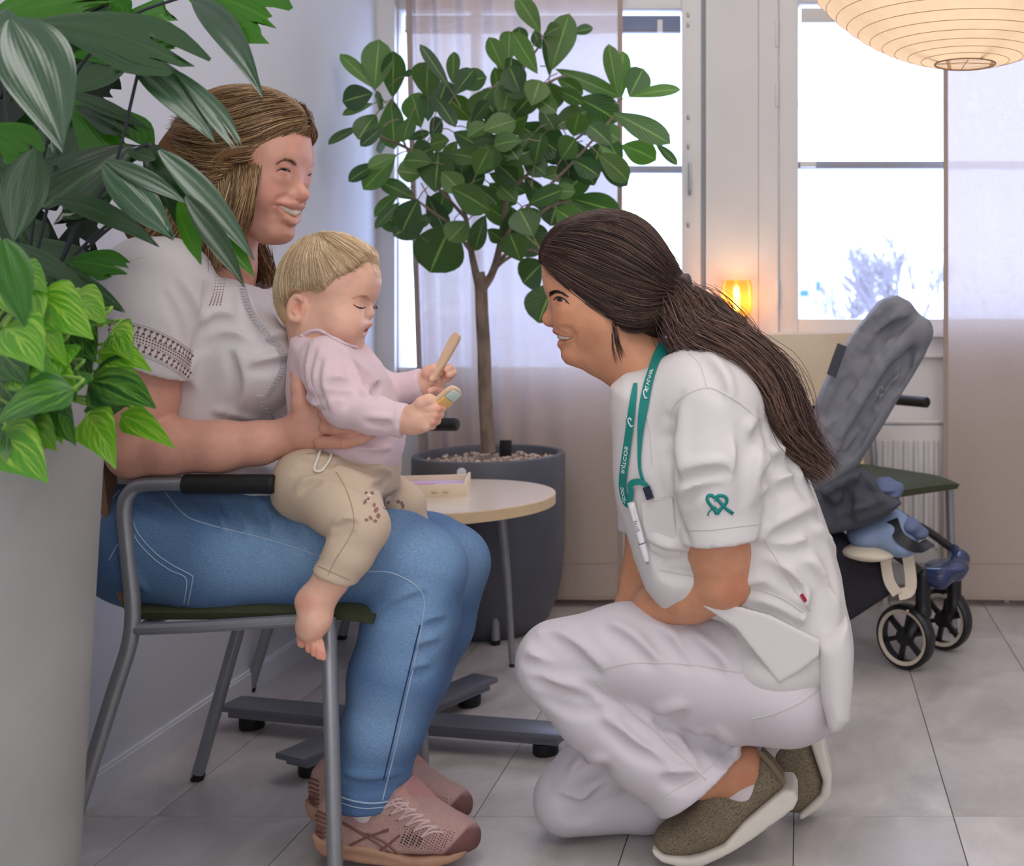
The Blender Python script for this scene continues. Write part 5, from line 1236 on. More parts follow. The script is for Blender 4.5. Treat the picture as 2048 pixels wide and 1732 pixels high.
T.folds([[(404,668),(440,645),(490,652)],[(398,700),(440,682),(505,690)],[(352,570),(382,630),(392,690)],[(332,590),(362,650),(376,700)],[(430,838),(480,852),(545,868)],[(440,870),(490,885),(540,888)],[(520,698),(556,688),(590,682)],[(505,742),(545,735),(588,722)],[(478,590),(490,640),(512,680)],[(186,896),(226,904),(262,900)],[(190,925),(232,932),(270,926)],[(200,950),(240,952)],[(470,962),(520,955),(560,958)],[(455,700),(470,760),(460,820)],[(545,600),(566,640),(580,668)]],.0035,.010)
T.folds([{'p':[(412,575),(410,620),(402,670),(384,715),(364,752)],'s':1.0}],.006,.010,ridge=False)
# neckline
T.ell(npv(470,535,2.2),(.07,.085,.06),.006,'-',rot=None)
me = T.mesh('shirt',.0042,2); 
shirtM = mloc(link('shirt', me, m_shirt)); bpy.context.view_layer.update(); bvS = bvh_of(shirtM)
# crochet lace bands: real openwork look, dark holes seen against the skin
m_hole = mat('lace_opening', rgb((122,82,72)), .9); m_lace = mat('white_lace_thread', rgb((208,200,204)), .8)
def lace(rows, parent, nm='lace_band'):
    q = MB(); qh = MB()
    for kind,pts,n,sz in rows:
        pp = cr(pts,n)
        for i,(x,y) in enumerate(pp):
            p,nm_ = onto(bvS,x,y,.0012)
            if p is None: continue
            tx_ = pp[min(i+1,n)]-pp[max(i-1,0)]; a = onto(bvS,x+tx_[0]*.01*20/max(np.hypot(*tx_),1e-6),y+tx_[1]*.01*20/max(np.hypot(*tx_),1e-6),.0012)[0]
            if a is None: continue
            e1 = (a-p).normalized(); e2 = nm_.cross(e1).normalized(); r = sz
            if kind == 'x':
                for s_ in (-1,1): qh.add([p, p+e1*r*.55+e2*s_*r, p-e1*r*.55+e2*s_*r],[(0,1,2)])
            elif kind == 'd': qh.add([p+e1*r*.6,p+e2*r*.6,p-e1*r*.6,p-e2*r*.6],[(0,1,2,3)])
            elif kind == 'o': q.tube([p+(e1*math.cos(t)+e2*math.sin(t))*r for t in np.linspace(0,6.283,9)],.0009,4,cap=False)
    if q.v: o = q.build('lace_thread', m_lace); mloc(o); o['kind'] = 'stuff'
    if qh.v: o = qh.build(nm, m_hole, sharp=None); mloc(o); o['kind'] = 'stuff'
def off(pts,k): return [(x-.40*k*0+ -.3*k*.0, y+k) for x,y in pts]
b0 = [(222,652),(270,655),(320,672),(360,694),(384,712)]
lace([('x',[(x-2,y+3) for x,y in b0],17,.0054),('d',[(x-3,y+14) for x,y in b0],34,.0027),('d',[(x-4,y+20) for x,y in b0],34,.0027),('d',[(x-5,y+26) for x,y in b0],34,.0022),('x',[(x-6,y+37) for x,y in b0],16,.0054)],mo)
for k in (-9,-5,47,51): seam(bvS,[(x-k*.12,y+k) for x,y in b0],.0009,'lace_edge',m_lace,mo,30,.0004) 
lace([('d',[(432+6*i,548),(427+6*i,585),(419+7*i,610)],12,.0022) for i in range(4)],mo)
lace([('d',[(520,556+7*i),(545,572+7*i)],6,.0022) for i in range(4)]+[('d',[(540,602+6*i),(566,620+6*i)],6,.0022) for i in range(4)],mo)
lace([('o',[(478+5*i,572),(497+5*i,625),(530+5*i,672),(556+4*i,700),(560+4*i,740),(530+4*i,790),(515+3*i,795),(545+3*i,840)],60,.0019) for i in range(3)]+[('o',[(560+5*i,940),(575+5*i,980)],8,.0019) for i in range(3)],mo)
for o in list(mo.children):
    if o.name.startswith('lace_edge'): o.location = -MO
seam(bvS,[(238,536),(262,522),(290,513)],.0006,'shoulder_seam',m_shirt,mo,14,.0); seam(bvS,[(405,560),(412,610),(402,650),(372,756)],.0008,'armhole_seam',m_shirt,mo,24,0)
for o in mo.children:
    if 'seam' in o.name: o.location = -MO
# --- jeans
def denim():
    m = bpy.data.materials.new('blue_denim'); m.use_nodes = True; n = m.node_tree.nodes; L = m.node_tree.links; b = n['Principled BSDF']; b.inputs['Roughness'].default_value = .85
    g = n.new('ShaderNodeNewGeometry'); at = n.new('ShaderNodeAttribute'); at.attribute_name = 'Col'
    mp = n.new('ShaderNodeMapping'); mp.inputs['Scale'].default_value = (260,260,900); L.new(g.outputs['Position'],mp.inputs[0])
    n1 = n.new('ShaderNodeTexNoise'); n1.inputs['Scale'].default_value = 1; n1.inputs['Detail'].default_value = 2; L.new(mp.outputs[0],n1.inputs['Vector'])
    mr = n.new('ShaderNodeMapRange'); mr.inputs[1].default_value = .3; mr.inputs[2].default_value = .7; mr.inputs[3].default_value = .8; mr.inputs[4].default_value = 1.2; L.new(n1.outputs[0],mr.inputs[0])
    mx = n.new('ShaderNodeMix'); mx.data_type='RGBA'; mx.blend_type='MULTIPLY'; mx.inputs[0].default_value=1; L.new(at.outputs['Color'],mx.inputs[6]); L.new(mr.outputs[0],mx.inputs[7]); L.new(mx.outputs[2],b.inputs['Base Color'])
    bp = n.new('ShaderNodeBump'); bp.inputs['Strength'].default_value=.2; bp.inputs['Distance'].default_value=.001; L.new(n1.outputs[0],bp.inputs['Height']); L.new(bp.outputs[0],b.inputs['Normal']); return m
J = Solid()
J.chain([(npv(320,1078,2.12),.122),(npv(450,1100,2.115),.112),(npv(650,1114,2.12),.098),(npv(790,1122,2.12),.082),(npv(848,1140,2.115),.072)],.03)
J.chain([(npv(848,1142,2.115),.073),(npv(822,1240,2.11),.080),(npv(795,1350,2.105),.081),(npv(770,1450,2.10),.069),(npv(748,1540,2.10),.060),(npv(737,1600,2.10),.0565)],.015)
J.chain([(npv(330,1078,2.29),.118),(npv(650,1100,2.30),.097),(npv(850,1115,2.30),.080),(npv(900,1128,2.295),.072)],.03)
J.chain([(npv(900,1130,2.295),.073),(npv(866,1250,2.28),.074),(npv(822,1350,2.265),.070),(npv(780,1460,2.25),.063),(npv(745,1568,2.235),.054)],.015)
J.ell(npv(300,1060,2.2),(.115,.16,.12),.05); J.ell(npv(280,1000,2.2),(.085,.15,.08),.04)
J.folds([[(850,1190),(800,1212),(748,1238)],[(846,1206),(805,1230),(765,1246)],[(690,1562),(735,1572),(800,1560)],[(684,1578),(735,1586),(798,1574)],[(850,1255),(890,1246)],[(838,1300),(875,1292)],[(826,1350),(860,1343)],[(440,1000),(465,1035),(480,1070)],[(500,995),(520,1030),(532,1070)],[(555,1002),(580,1035),(592,1070)],[(400,995),(420,1025),(432,1060)],[(270,990),(300,1020),(340,1040)],[(232,1110),(250,1150),(280,1190)],[(640,1060),(690,1085),(700,1110)]],.0032,.008)
J.box(npv(737,1640,2.1),(.09,.075,.026),.001,.003,'-'); J.box(npv(745,1600,2.3),(.08,.05,.03),.001,.003,'-')
me = J.mesh('jeans',.0045,2); V = verts_np(me).astype(float)
c0 = np.array(rgb((66,98,140))); c1 = np.array(rgb((128,162,198))); n_ = np.array([mnoise.noise(Vector(v)*9) for v in V])
# worn lighter on the thigh tops and knees, darker along the seams
wt = np.zeros(len(V))
for p,r in ((npv(700,1060,2.05),.14),(npv(860,1110,2.06),.10),(npv(820,1280,2.03),.12),(npv(930,1120,2.24),.1),(npv(500,1120,2.0),.12),(npv(600,1060,2.03),.12),(npv(760,1450,2.03),.10),(npv(840,1190,2.04),.08)): wt = np.maximum(wt,1-sm(np.linalg.norm(V-p,axis=1),r*.2,r))
paint(me, c0+(c1-c0)*np.clip(.18+.62*wt+.25*n_,0,1)[:,None])
jeans = mloc(link('jeans', me, denim())); bpy.context.view_layer.update(); bvJ = bvh_of(jeans)
m_st = mat('light_denim_stitch', rgb((158,178,202)), .8); m_std = mat('dark_denim_seam', rgb((40,62,98)), .8)
def jseam(pts,r=.0011,m=m_st,n=40,nm='seam'):
    o = seam(bvJ,pts,r,nm,m,mo,n,.0003)
    if o: o.location = -MO
jseam([(330,985),(370,1030),(420,1050),(520,1075),(620,1105),(720,1140),(780,1145),(830,1170),(848,1200),(845,1240),(830,1320),(812,1400),(795,1480),(775,1560),(765,1600)],.0013,n=90)
jseam([(840,1250),(821,1330),(803,1405),(786,1480),(767,1560)],.0012,m_std,60)
jseam([(262,1025),(275,1065),(310,1105),(345,1130),(382,1150),(385,1160),(376,1210)]); jseam([(258,1040),(272,1078),(305,1115),(340,1140),(372,1158),(368,1208)])
jseam([(205,985),(230,962),(262,950),(290,958)]); jseam([(200,1040),(215,1010),(240,980)]); jseam([(218,1120),(235,1090),(252,1075)])
jseam([(674,1590),(700,1600),(735,1606),(770,1604),(796,1594)],.0016); jseam([(676,1603),(705,1613),(735,1617),(775,1613)],.001)
# --- running shoes
m_knit = mat('dusty_pink_mesh', rgb((176,140,132)), .8, attr='Col', var=.12, vscale=300, bump=.5, bscale=420)
m_sole = mat('tan_foam_sole', rgb((172,132,108)), .6, var=.06, vscale=20)
m_lc = mat('pale_pink_lace', rgb((206,178,176)), .8); m_over = mat('brown_overlay', rgb((122,84,74)), .6); m_hole2 = mat('mesh_vent', rgb((48,36,40)), .9)
def runner(dx, dy, d, label):
    sh = empty('shoe'); sh.parent = mo; sh.location = -MO; sh['label'] = label
    s_ = F/d; 
    dn_ = d-.034
    def P(x,y,dd=0):
        p = np.array(W(x+dx,y+dy,dn_)); p[1] = d+dd; return p
    def width(u,v):
        t = (u-W(620+dx,1650,dn_)[0])/(W(943+dx,1650,dn_)[0]-W(620+dx,1650,dn_)[0]); return np.interp(t,[0,.12,.35,.7,.88,1],[.022,.031,.034,.046,.040,.02]).astype(np.float32)
    up = [(622,1690),(618,1650),(628,1615),(650,1588),(672,1592),(690,1610),(720,1622),(760,1608),(785,1582),(805,1574),(818,1590),(850,1625),(890,1655),(925,1668),(940,1685),(942,1705),(780,1712),(640,1705)]
    A = Solid(); A.slab([(p[0],p[2]) for p in (P(x,y) for x,y in up)][::-1],(0,d,0),(1,0,0),(0,0,1),width,.016,.01)
    A.ell(P(905,1690),(.036,.040,.026),.02); A.ell(P(860,1672),(.04,.038,.03),.02); A.ell(P(728,1596),(.044,.024,.014),.006,'-')
    me = A.mesh('upper',.0028,2); V = verts_np(me).astype(float); c = np.tile(np.array(rgb((178,142,134))),(len(V),1)); pxs = PX+V[:,0]/V[:,1]*F-dx; pys = PY-(V[:,2]-CH)/V[:,1]*F-dy
    mtoe = sm(pxs+(pys-1690)*.9,898,908)*sm(pys,1640,1662); c = c*(1-mtoe[:,None])+np.array(rgb((112,74,70)))*mtoe[:,None]
    mh = (1-sm(pxs,640,655))*sm(pys,1650,1660); c = c*(1-mh[:,None])+np.array(rgb((108,72,66)))*mh[:,None]
    tng = sm(pxs,795,805)*(1-sm(pys,1590,1600)); c = c*(1-tng[:,None])+np.array(rgb((178,130,122)))*tng[:,None]
    paint(me,c); u = link('upper',me,m_knit,sh)
    so = [(616,1672),(622,1700),(640,1716),(700,1724),(720,1728),(800,1732),(880,1730),(925,1718),(944,1692),(940,1688),(900,1708),(820,1712),(740,1694),(680,1690),(640,1682)]
    B = Solid(); B.slab([(p[0],p[2]) for p in (P(x,y) for x,y in so)][::-1],(0,d,0),(1,0,0),(0,0,1),lambda a,b: width(a,b)+.004,.006,.006)
    B.chain([(P(640,1703,-.04),.003),(P(720,1712,-.04),.003),(P(800,1722,-.048),.003)],.006,'-')
    link('sole',B.mesh('sole',.0028,2),m_sole,sh)
    bpy.context.view_layer.update(); bv = BVHTree.FromPolygons([v.co for v in u.data.vertices],[p.vertices[:] for p in u.data.polygons])
    def tb(pts,r,m,nm,n=20):
        q = []
        for x,y in cr(pts,n):
            p,_n = onto(bv,x+dx,y+dy,.0004)
            if p is not None: q.append(p)
        if len(q) > 2: mb_ = MB(); mb_.tube(q,r,5); mb_.build(nm,m,sh)
    tb([(675,1640),(720,1665),(760,1690),(790,1712)],.0022,m_over,'stripe'); tb([(672,1636),(735,1668),(775,1658)],.0012,m_over,'stripe'); tb([(700,1690),(740,1672),(778,1660)],.0022,m_over,'stripe'); tb([(752,1706),(775,1690),(800,1670)],.0022,m_over,'stripe'); tb([(735,1666),(775,1688),(800,1712)],.0022,m_over,'stripe')
    for k in range(6): tb([(631+k*1,1622+k*9),(640,1624+k*9),(652,1629+k*9)],.0022,m_over,'heel_rib',8)
    for i in range(6):
        x0,y0 = 768+i*15,1616+i*11.5; x1,y1 = 804+i*14,1597+i*11.5
        tb([(x0,y0),((x0+x1)/2,(y0+y1)/2-5),(x1,y1)],.0019,m_lc,'shoelace',8); tb([(x0,y0),((x0+x1)/2+8,(y0+y1)/2),(x1+14,y1+11)],.0019,m_lc,'shoelace',8)
        p,_n = onto(bv,x0+dx-3,y0+dy+2,.0006)
        if p is not None: q = MB(); q.lathe([(.0005,-.0004),(.0017,0),(.0005,.0005)],8,p); q.build('eyelet',m_hole2,sh)
    for s0 in ((772,1594,-12),(776,1600,14)): tb([(s0[0]+20,s0[1]+4),(s0[0]+26+s0[2],s0[1]+14),(s0[0]+34,s0[1]+24)],.0017,m_lc,'shoelace',8)
    qh = MB()
    for i in range(16):
        for j in range(8):
            x = 800+i*6.2+j*2.2; y = 1690+j*-5.2+i*.6+(i%2)*2.5
            if x+(y-1690)*.9 > 894: continue
            p,nm_ = onto(bv,x+dx,y+dy,.0005)
            if p is None: continue
            e1 = Vector((1,0,-.3)).normalized(); e2 = nm_.cross(e1).normalized(); r = .0019 if (i < 7 and 1 <= j <= 4) else .0011
            qh.add([p+e1*r*1.2,p+e2*r,p-e1*r*1.2,p-e2*r],[(0,1,2,3)])
    if qh.v: o = qh.build('mesh_vents',m_hole2,sh,sharp=None); o['kind'] = 'stuff'
    K = Solid(); K.chain([(P(730,1560),.040),(P(726,1625),.033),(P(740,1660),.026)],.02); K.box(P(730,1545),(.08,.08,.03),.001,.002,'-'); link('sock',K.mesh('sock',.004,2),mat('white_ankle_sock', rgb((216,204,204)), .9, bump=.2, bscale=500),sh)
runner(0,0,2.095,'dusty pink running shoe, the one in front')
runner(-14,-66,2.235,'dusty pink running shoe partly hidden behind the other')
# --- hair
HC = [rgb((134,100,68)),rgb((150,116,78)),rgb((176,142,100)),rgb((98,70,48)),rgb((196,164,122)),rgb((132,100,68))]
K = Solid(); Rm = H.R(); 
K.ell(H.L(-.012,.046),[.108*1.06,.084*1.06,.094*1.06],.02,rot=Rm); K.ell(H.L(.03,.062),[.082,.074,.073],.03,rot=Rm)
K.ell(npv(395,340,2.17),(.07,.085,.075),.04); K.ell(npv(390,430,2.17),(.085,.10,.07),.05); K.ell(npv(400,490,2.17),(.075,.095,.05),.04); K.ell(npv(320,440,2.18),(.05,.09,.06),.04)
K.ell(npv(462,410,2.08),(.04,.030,.085),.03); K.ell(npv(470,400,2.085),(.03,.026,.06),.05); K.ell(npv(455,430,2.27),(.035,.03,.09),.03); K.ell(npv(450,500,2.08),(.03,.025,.035),.03)
K.ell(npv(520,545,2.30),(.022,.03,.05),.03)
# free the face
cutp = [(612,258),(600,268),(578,294),(552,317),(518,338),(508,390),(500,440),(486,480),(470,520),(560,575),(700,560),(700,258)]
K.slab([H.uv(*p) for p in cutp][::-1],H.O,H.f,H.u,.3,.004,.008,'-')
hairM = mloc(shell(K,'hair',.0045,rgb((108,80,56)),None)); bpy.context.view_layer.update(); bvH = bvh_of(hairM)
gd = [[(602,270),(576,298),(545,322),(500,336),(440,344),(380,340),(350,330)],[(604,268),(575,300),(535,328),(480,338),(420,338),(370,330),(345,320)],[(608,254),(580,275),(530,305),(470,318),(410,318),(360,305)],[(608,244),(560,255),(500,280),(430,290),(365,280),(348,270)],[(598,224),(545,232),(480,250),(410,262),(352,255)],[(570,205),(520,210),(450,228),(385,240),(350,240)],[(540,192),(490,192),(430,205),(380,222)],[(510,188),(460,188),(410,200),(370,222)],[(609,252,2.17),(592,216,2.17),(556,193,2.17),(510,184,2.17),(460,187,2.17),(410,204,2.17),(368,234,2.17),(346,272,2.17)]]
G1 = [guide(bvH,g,.003) for g in gd]
mloc(strands('hair_strands',None,G1,1700,.0008,HC,1,.003,16,.0012,mirror=(H.O,H.s),hug=bvH))
gd = [[(360,330),(345,390),(315,440),(285,470),(262,492)],[(385,340),(370,400),(340,455),(300,490),(270,500)],[(410,342),(400,420),(390,480),(395,515),(405,530)],[(440,345),(430,420),(425,480),(440,520),(470,530)],[(470,340),(462,400),(452,460),(462,505),(490,520)],[(510,330),(498,370),(482,430),(476,480),(488,512)],[(535,325),(512,360),(500,410),(490,450),(478,470)]]
G2 = [guide(bvH,g,.003) for g in gd]
mloc(strands('hair_strands',None,G2,1300,.0008,HC[1:],2,.0035,16,.002,over=.6,hug=bvH))
G5 = [[npv(520,322,2.11),npv(514,352,2.072),npv(506,400,2.06),npv(498,440,2.065),npv(482,470,2.075)],[npv(500,322,2.11),npv(495,362,2.060),npv(484,410,2.05),npv(474,450,2.055),npv(464,490,2.065)],[npv(474,324,2.10),npv(470,372,2.05),npv(458,430,2.045),npv(450,480,2.05),npv(448,520,2.06)],[npv(446,326,2.10),npv(440,382,2.05),npv(430,440,2.045),npv(425,490,2.05),npv(430,535,2.06)]]
mloc(strands('hair_strands',None,G5,900,.0008,HC[1:],6,.003,16,.002,over=.5))
G6 = [guide(bvH,[(535,322),(500,324),(455,326),(420,330),(390,338)],.003),guide(bvH,[(520,330),(480,334),(440,337),(412,342),(388,352)],.003),guide(bvH,[(505,338),(470,346),(436,352),(410,360),(390,372)],.003),guide(bvH,[(495,346),(462,362),(432,376),(408,388),(390,402)],.003)]
mloc(strands('hair_strands',None,G6,600,.0008,HC,7,.0025,14,.001,hug=bvH,lift=.003))
G3 = [[npv(505,480,2.27),npv(520,530,2.28),npv(535,570,2.28),npv(550,610,2.27)],[npv(530,485,2.25),npv(545,530,2.25),npv(555,565,2.24),npv(560,590,2.23)]]
mloc(strands('hair_strands',None,G3,160,.0007,HC[2:],4,.004,12,.003,over=.5))
G4 = [guide(bvH,[(500,345),(504,390),(502,430),(488,462)],.004),guide(bvH,[(494,345),(496,395),(492,440),(478,470)],.004)]
mloc(strands('hair_strands',None,G4,26,.0006,HC[3:],5,.002,12,.001))
tag(mo, 'person in white lace-trimmed shirt and blue jeans sitting with a baby on the lap', 'person')
# ------------------------------------------------------------------ THE BABY
SKB = rgb((232,182,158)); m_skinB = skin_mat('baby_skin', SKB)
ba = empty('person', (-.80,2.1,.47)); BO = Vector(ba.location)
def bloc(o, par=None): o.parent = par or ba; o.location = -BO; return o
def rehome(root, off, names):
    for o in root.children:
        if o.name.split('.')[0] in names: o.location = -off
HB = HeadFrame(634,607,2.12,(math.cos(.10),-.05,-math.sin(.10)),(math.sin(.10),0,math.cos(.10)),(0,-1,0),.86)
S = Solid()
optB = dict(tip=(745,628),eyeline=[(731,615),(727,614),(721,614),(715,613),(709,611)],open=.0017,cheek=1.15,nosew=.0075,bag=.9,slab=.036,cranc=(.0217,.0537),cran=(.096,.083,.092),backu=-.002,back=(.066,.064,.068),jaw=1.1,vs=.62,jawu=.066,shallow=.0025,
 uplip=[(738,648,.0036),(735,646,.0036),(730,648,.0034),(724,653,.0028),(718,659,.0016)],lolip=[(723,669,.0042),(721,669,.0040),(719,667,.0036),(717,664,.0025),(716,661,.0014)],
 mouth=[(731,660,.0052),(728,660,.0050),(724,660,.0042),(719,660,.0022),(717,660,.001)])
prof = [(700,485),(735,515),(752,545),(754,566),(747,590),(739,604),(737,614),(736,625),(733,637),(738,645),(737,651),(728,658),(724,666),(719,672),(719,681),(712,688),(695,689),(672,680),(650,640),(640,560)]
nose = [(737,608),(741,617),(746,625),(745,631),(738,636),(731,637),(729,620)]
infoB = build_head(S,HB,prof,nose,optB)
S.ell(npv(684,652,2.075),(.030,.026,.028),.03); S.ell(npv(684,652,2.165),(.030,.026,.028),.03)     # full cheeks
# ear
for w in (-1,1):
    ec = HB.L(-.002,-.010,w*.079); e1 = HB.f*.96+HB.u*.1; e2 = HB.u
    S.ell(ec,(.014,.007,.020),.006,rot=HB.R())
    rim = [(ec+e1*.0125*math.cos(a)+e2*.0205*math.sin(a)+HB.s*w*.007,.0036) for a in np.linspace(-2.2,2.6+1.2,16)[::-1]]
    rim = [(ec+e1*(-.0125)*math.cos(a)+e2*.0205*math.sin(a)+HB.s*w*.0065,.0036 if abs(a) < 1.9 else .0028) for a in np.linspace(-2.0,2.5,14)]
    S.chain(rim,.004); S.ell(ec+e1*.002+HB.s*w*.008,(.0065,.006,.0105),.004,'-',rot=HB.R()); S.chain([(ec-e1*.004+e2*.010+HB.s*w*.006,.0026),(ec-e1*.006-e2*.004+HB.s*w*.0065,.0026),(ec+e1*.002-e2*.010+HB.s*w*.006,.0024)],.003)
    S.ball(ec+e1*.003-e2*.019+HB.s*w*.004,.0055,.005)
# trunk inside the clothes
S.chain([(npv(640,630,2.115),.045),(npv(645,685,2.11),.046),(npv(670,780,2.11),.06),(npv(680,900,2.11),.06),(npv(680,960,2.11),.06)],.03)
S.chain([(npv(665,720,2.05),.026),(npv(690,812,1.985),.022),(npv(800,840,1.975),.0185),(npv(818,840,1.975),.0205)],.012)
S.chain([(npv(700,720,2.18),.03),(npv(775,782,2.2),.022),(npv(840,768,2.2),.019),(npv(852,766,2.2),.021)],.012)
# near fist around the wooden phone
S.ell(npv(842,836,1.965),(.027,.020,.024),.012); S.ell(npv(826,840,1.97),(.022,.019,.023),.012)
S.chain([(npv(828,822,1.96),.0115),(npv(845,806,1.955),.0105),(npv(858,800,1.955),.0095),(npv(868,806,1.958),.0085)],.006)     # thumb
for i,(y0,x1,y1) in enumerate([(816,884,817),(830,880,830),(843,874,842),(853,864,852)]):
    S.chain([(npv(850,y0+2,1.955),.0080),(npv(x1-10,y1,1.953),.0070),(npv(x1,y1,1.966),.0066),(npv(x1-10,y1+1,1.98),.0062),(npv(x1-22,y1,1.985),.006)],.0014)
# far fist around the wooden stick
S.ell(npv(866,770,2.2),(.022,.020,.024),.012)
S.chain([(npv(858,760,2.19),.0115),(npv(856,744,2.18),.0105),(npv(868,738,2.178),.0090),(npv(880,744,2.18),.0075)],.006)
for i,(x0,y0,x1,y1) in enumerate([(892,744,902,735),(896,756,906,746),(880,768,872,754),(882,784,868,778)]):
    S.chain([(npv(870,758+8*i,2.205),.0082),(npv(x0,y0,2.196),.0074),(npv(x1,y1,2.178),.0070),(npv(x1-8,y1+4,2.168),.0062)],.0014)
# near leg and foot
S.chain([(npv(690,1010,2.0),.035),(npv(715,1055,1.968),.032),(npv(680,1120,1.957),.028),(npv(662,1160,1.952),.0265),(npv(645,1185,1.95),.0245)],.015)
S.ball(npv(617,1202,1.95),.0215,.02); S.chain([(npv(640,1195,1.95),.025),(npv(630,1240,1.945),.0235),(npv(624,1262,1.942),.018)],.015); S.ell(npv(615,1256,1.945),(.018,.015,.019),.012)
toes = [(604,1282,1.946,.0085),(617,1296,1.938,.0056),(627,1304,1.935,.0052),(637,1310,1.935,.0050),(646,1313,1.938,.0047)]
for x,y,d,r in toes: S.chain([(npv(x*.75+626*.25,y-30,d+.004),r*1.1),(npv(x,y-8,d),r*.95),(npv(x+1,y+3,d+.001),r*1.05)],.0012)
S.chain([(npv(720,965,2.19),.035),(npv(798,1012,2.22),.03),(npv(814,1050,2.22),.026),(npv(812,1110,2.215),.024),(npv(806,1170,2.21),.022)],.015)
S.chain([(npv(806,1168,2.21),.020),(npv(820,1195,2.205),.017)],.01)
me = S.mesh('body',.0023,1)
paint_skin(me,HB,infoB,SKB,rgb((196,96,98)),rgb((226,130,116)),.55,extra=[([npv(x,y,d-.006) for x,y,d,r in toes],.005,.013,rgb((224,140,120)),.6),([npv(617,1205,1.93),npv(640,1290,1.925)],.005,.025,rgb((222,140,122)),.45),([npv(x,y,1.95) for x,y in ((884,817),(880,832),(872,845))],.006,.014,rgb((226,148,128)),.5),([npv(890,745,2.18),npv(880,780,2.18)],.006,.016,rgb((226,148,128)),.5),([HB.L(0,-.01,.085)],.006,.02,rgb((228,150,122)),.5)])
bodyB = bloc(link('body', me, m_skinB)); bpy.context.view_layer.update(); bvB = bvh_of(bodyB)
eye_objs(ba,HB,infoB,rgb((90,110,140)),(.7,-.5,-.6),lash=1.5,bv=bvB,line=[(731,614),(727,616),(721,616),(714,614),(707,609)])
S2 = Solid(); tq = np.array(npv(726,661,2.12)); S2.ell(tq-HB.f*.008,(.010,.010,.0045),.003); link('tongue', S2.mesh('tongue',.0012,1), mat('tongue_pink', rgb((190,80,86)), .35), ba)
m_browB = mat('fair_baby_brow', rgb((206,160,128)), .7)
brow(ba,bvB,[(738,599),(730,594),(718,592),(706,596)],60,1.5,.0003,m_browB,8)
rehome(ba,BO,('eye','eyelashes','tongue','eyebrow'))
# --- pink top
m_pink = mat('pale_pink_jersey', rgb((222,196,202)), .85, var=.02, vscale=15, bump=.08, bscale=800, sheen=.2)
T = Solid()
out = [(600,672),(594,720),(591,780),(598,845),(604,915),(640,935),(720,940),(783,930),(788,895),(784,850),(776,805),(765,760),(745,722),(716,694),(690,686),(662,674),(632,660)]
T.slab([(W(x,y,2.11)[0],W(x,y,2.11)[2]) for x,y in out][::-1],(0,2.11,0),(1,0,0),(0,0,1),.088,.058,.02)
T.ell(npv(735,865,2.11),(.055,.085,.065),.03)
Q = Solid(); Q.chain([(npv(652,722,2.045),.044),(npv(668,775,2.01),.040),(npv(692,812,1.988),.0345)],.02); Q.chain([(npv(692,813,1.988),.0345),(npv(745,829,1.98),.0315),(npv(812,843,1.975),.0262),(npv(830,847,1.975),.0262)],.012)
Q.plane(npv(811,842,1.975),(.985,0,-.17),.002); T.solid(Q,.012)
Q = Solid(); Q.chain([(npv(700,722,2.17),.042),(npv(745,772,2.195),.035),(npv(775,784,2.2),.032),(npv(846,768,2.2),.0268),(npv(870,763,2.2),.0268)],.012)
Q.plane(npv(847,767,2.2),(.95,0,.2),.002); T.solid(Q,.012)
T.folds([[(612,690),(604,740),(618,800)],[(628,700),(618,760),(640,815)],[(640,720),(634,770),(655,820)],[(598,770),(622,795),(648,800)],[(600,800),(625,818),(650,820)],[(672,700),(690,722),(706,735)],[(690,730),(704,760),(716,790)],[(660,770),(680,768),(700,775)],[(655,790),(680,788),(705,795)],[(692,800),(716,792),(736,798)],[(690,815),(700,802),(722,798)],[(720,740),(738,760),(752,785)],[(740,800),(752,780),(764,768)],[(735,845),(760,850),(780,848)],[(700,880),(740,884),(778,880)],[(715,905),(750,912),(780,908)]],.0022,.007,.005)
me = T.mesh('top',.0034,2); topB = bloc(link('top', me, m_pink)); bpy.context.view_layer.update(); bvT = bvh_of(topB)
for nm,pts,r in (('neckband_',[(601,674),(620,663),(642,662),(665,676),(690,688),(712,694)],.0028),('shoulder_seam',[(632,672),(626,690),(618,712)],.0008),('armhole_seam',[(628,690),(614,730),(626,780),(650,830)],.0008),('cuff_seam',[(793,816),(790,838),(788,862)],.0009)):
    if nm == 'neckband_': o = seam(bvh_of(topB,bodyB),pts,.0034,'neckband',m_pink,ba,30,.0005)
    else: o = seam(bvT,pts,r,nm,m_pink,ba,24,0)
    if o: o.location = -BO
# --- beige leggings
m_beige = mat('beige_cotton_leggings', rgb((206,184,160)), .85, var=.03, vscale=15, bump=.08, bscale=800)
J = Solid()
out = [(606,905),(584,932),(572,968),(576,1000),(600,1020),(660,1030),(740,1020),(778,985),(784,950),(786,922),(740,915),(680,905)]
J.slab([(W(x,y,2.11)[0],W(x,y,2.11)[2]) for x,y in out][::-1],(0,2.11,0),(1,0,0),(0,0,1),.096,.055,.02)
Q = Solid(); Q.chain([(npv(628,966,2.045),.066),(npv(688,1008,2.0),.055),(npv(722,1054,1.966),.0445)],.02); Q.chain([(npv(722,1056,1.966),.0445),(npv(698,1108,1.956),.0385),(npv(668,1155,1.95),.0335),(npv(655,1175,1.95),.0335)],.01)
Q.plane(npv(666,1154,1.95),(-.38,0,-.925),.002); J.solid(Q,.03)
Q = Solid(); Q.chain([(npv(700,968,2.18),.058),(npv(768,998,2.215),.047),(npv(802,1012,2.22),.043)],.02); Q.chain([(npv(802,1013,2.22),.043),(npv(815,1055,2.22),.036),(npv(812,1120,2.215),.032)],.01); J.solid(Q,.03)
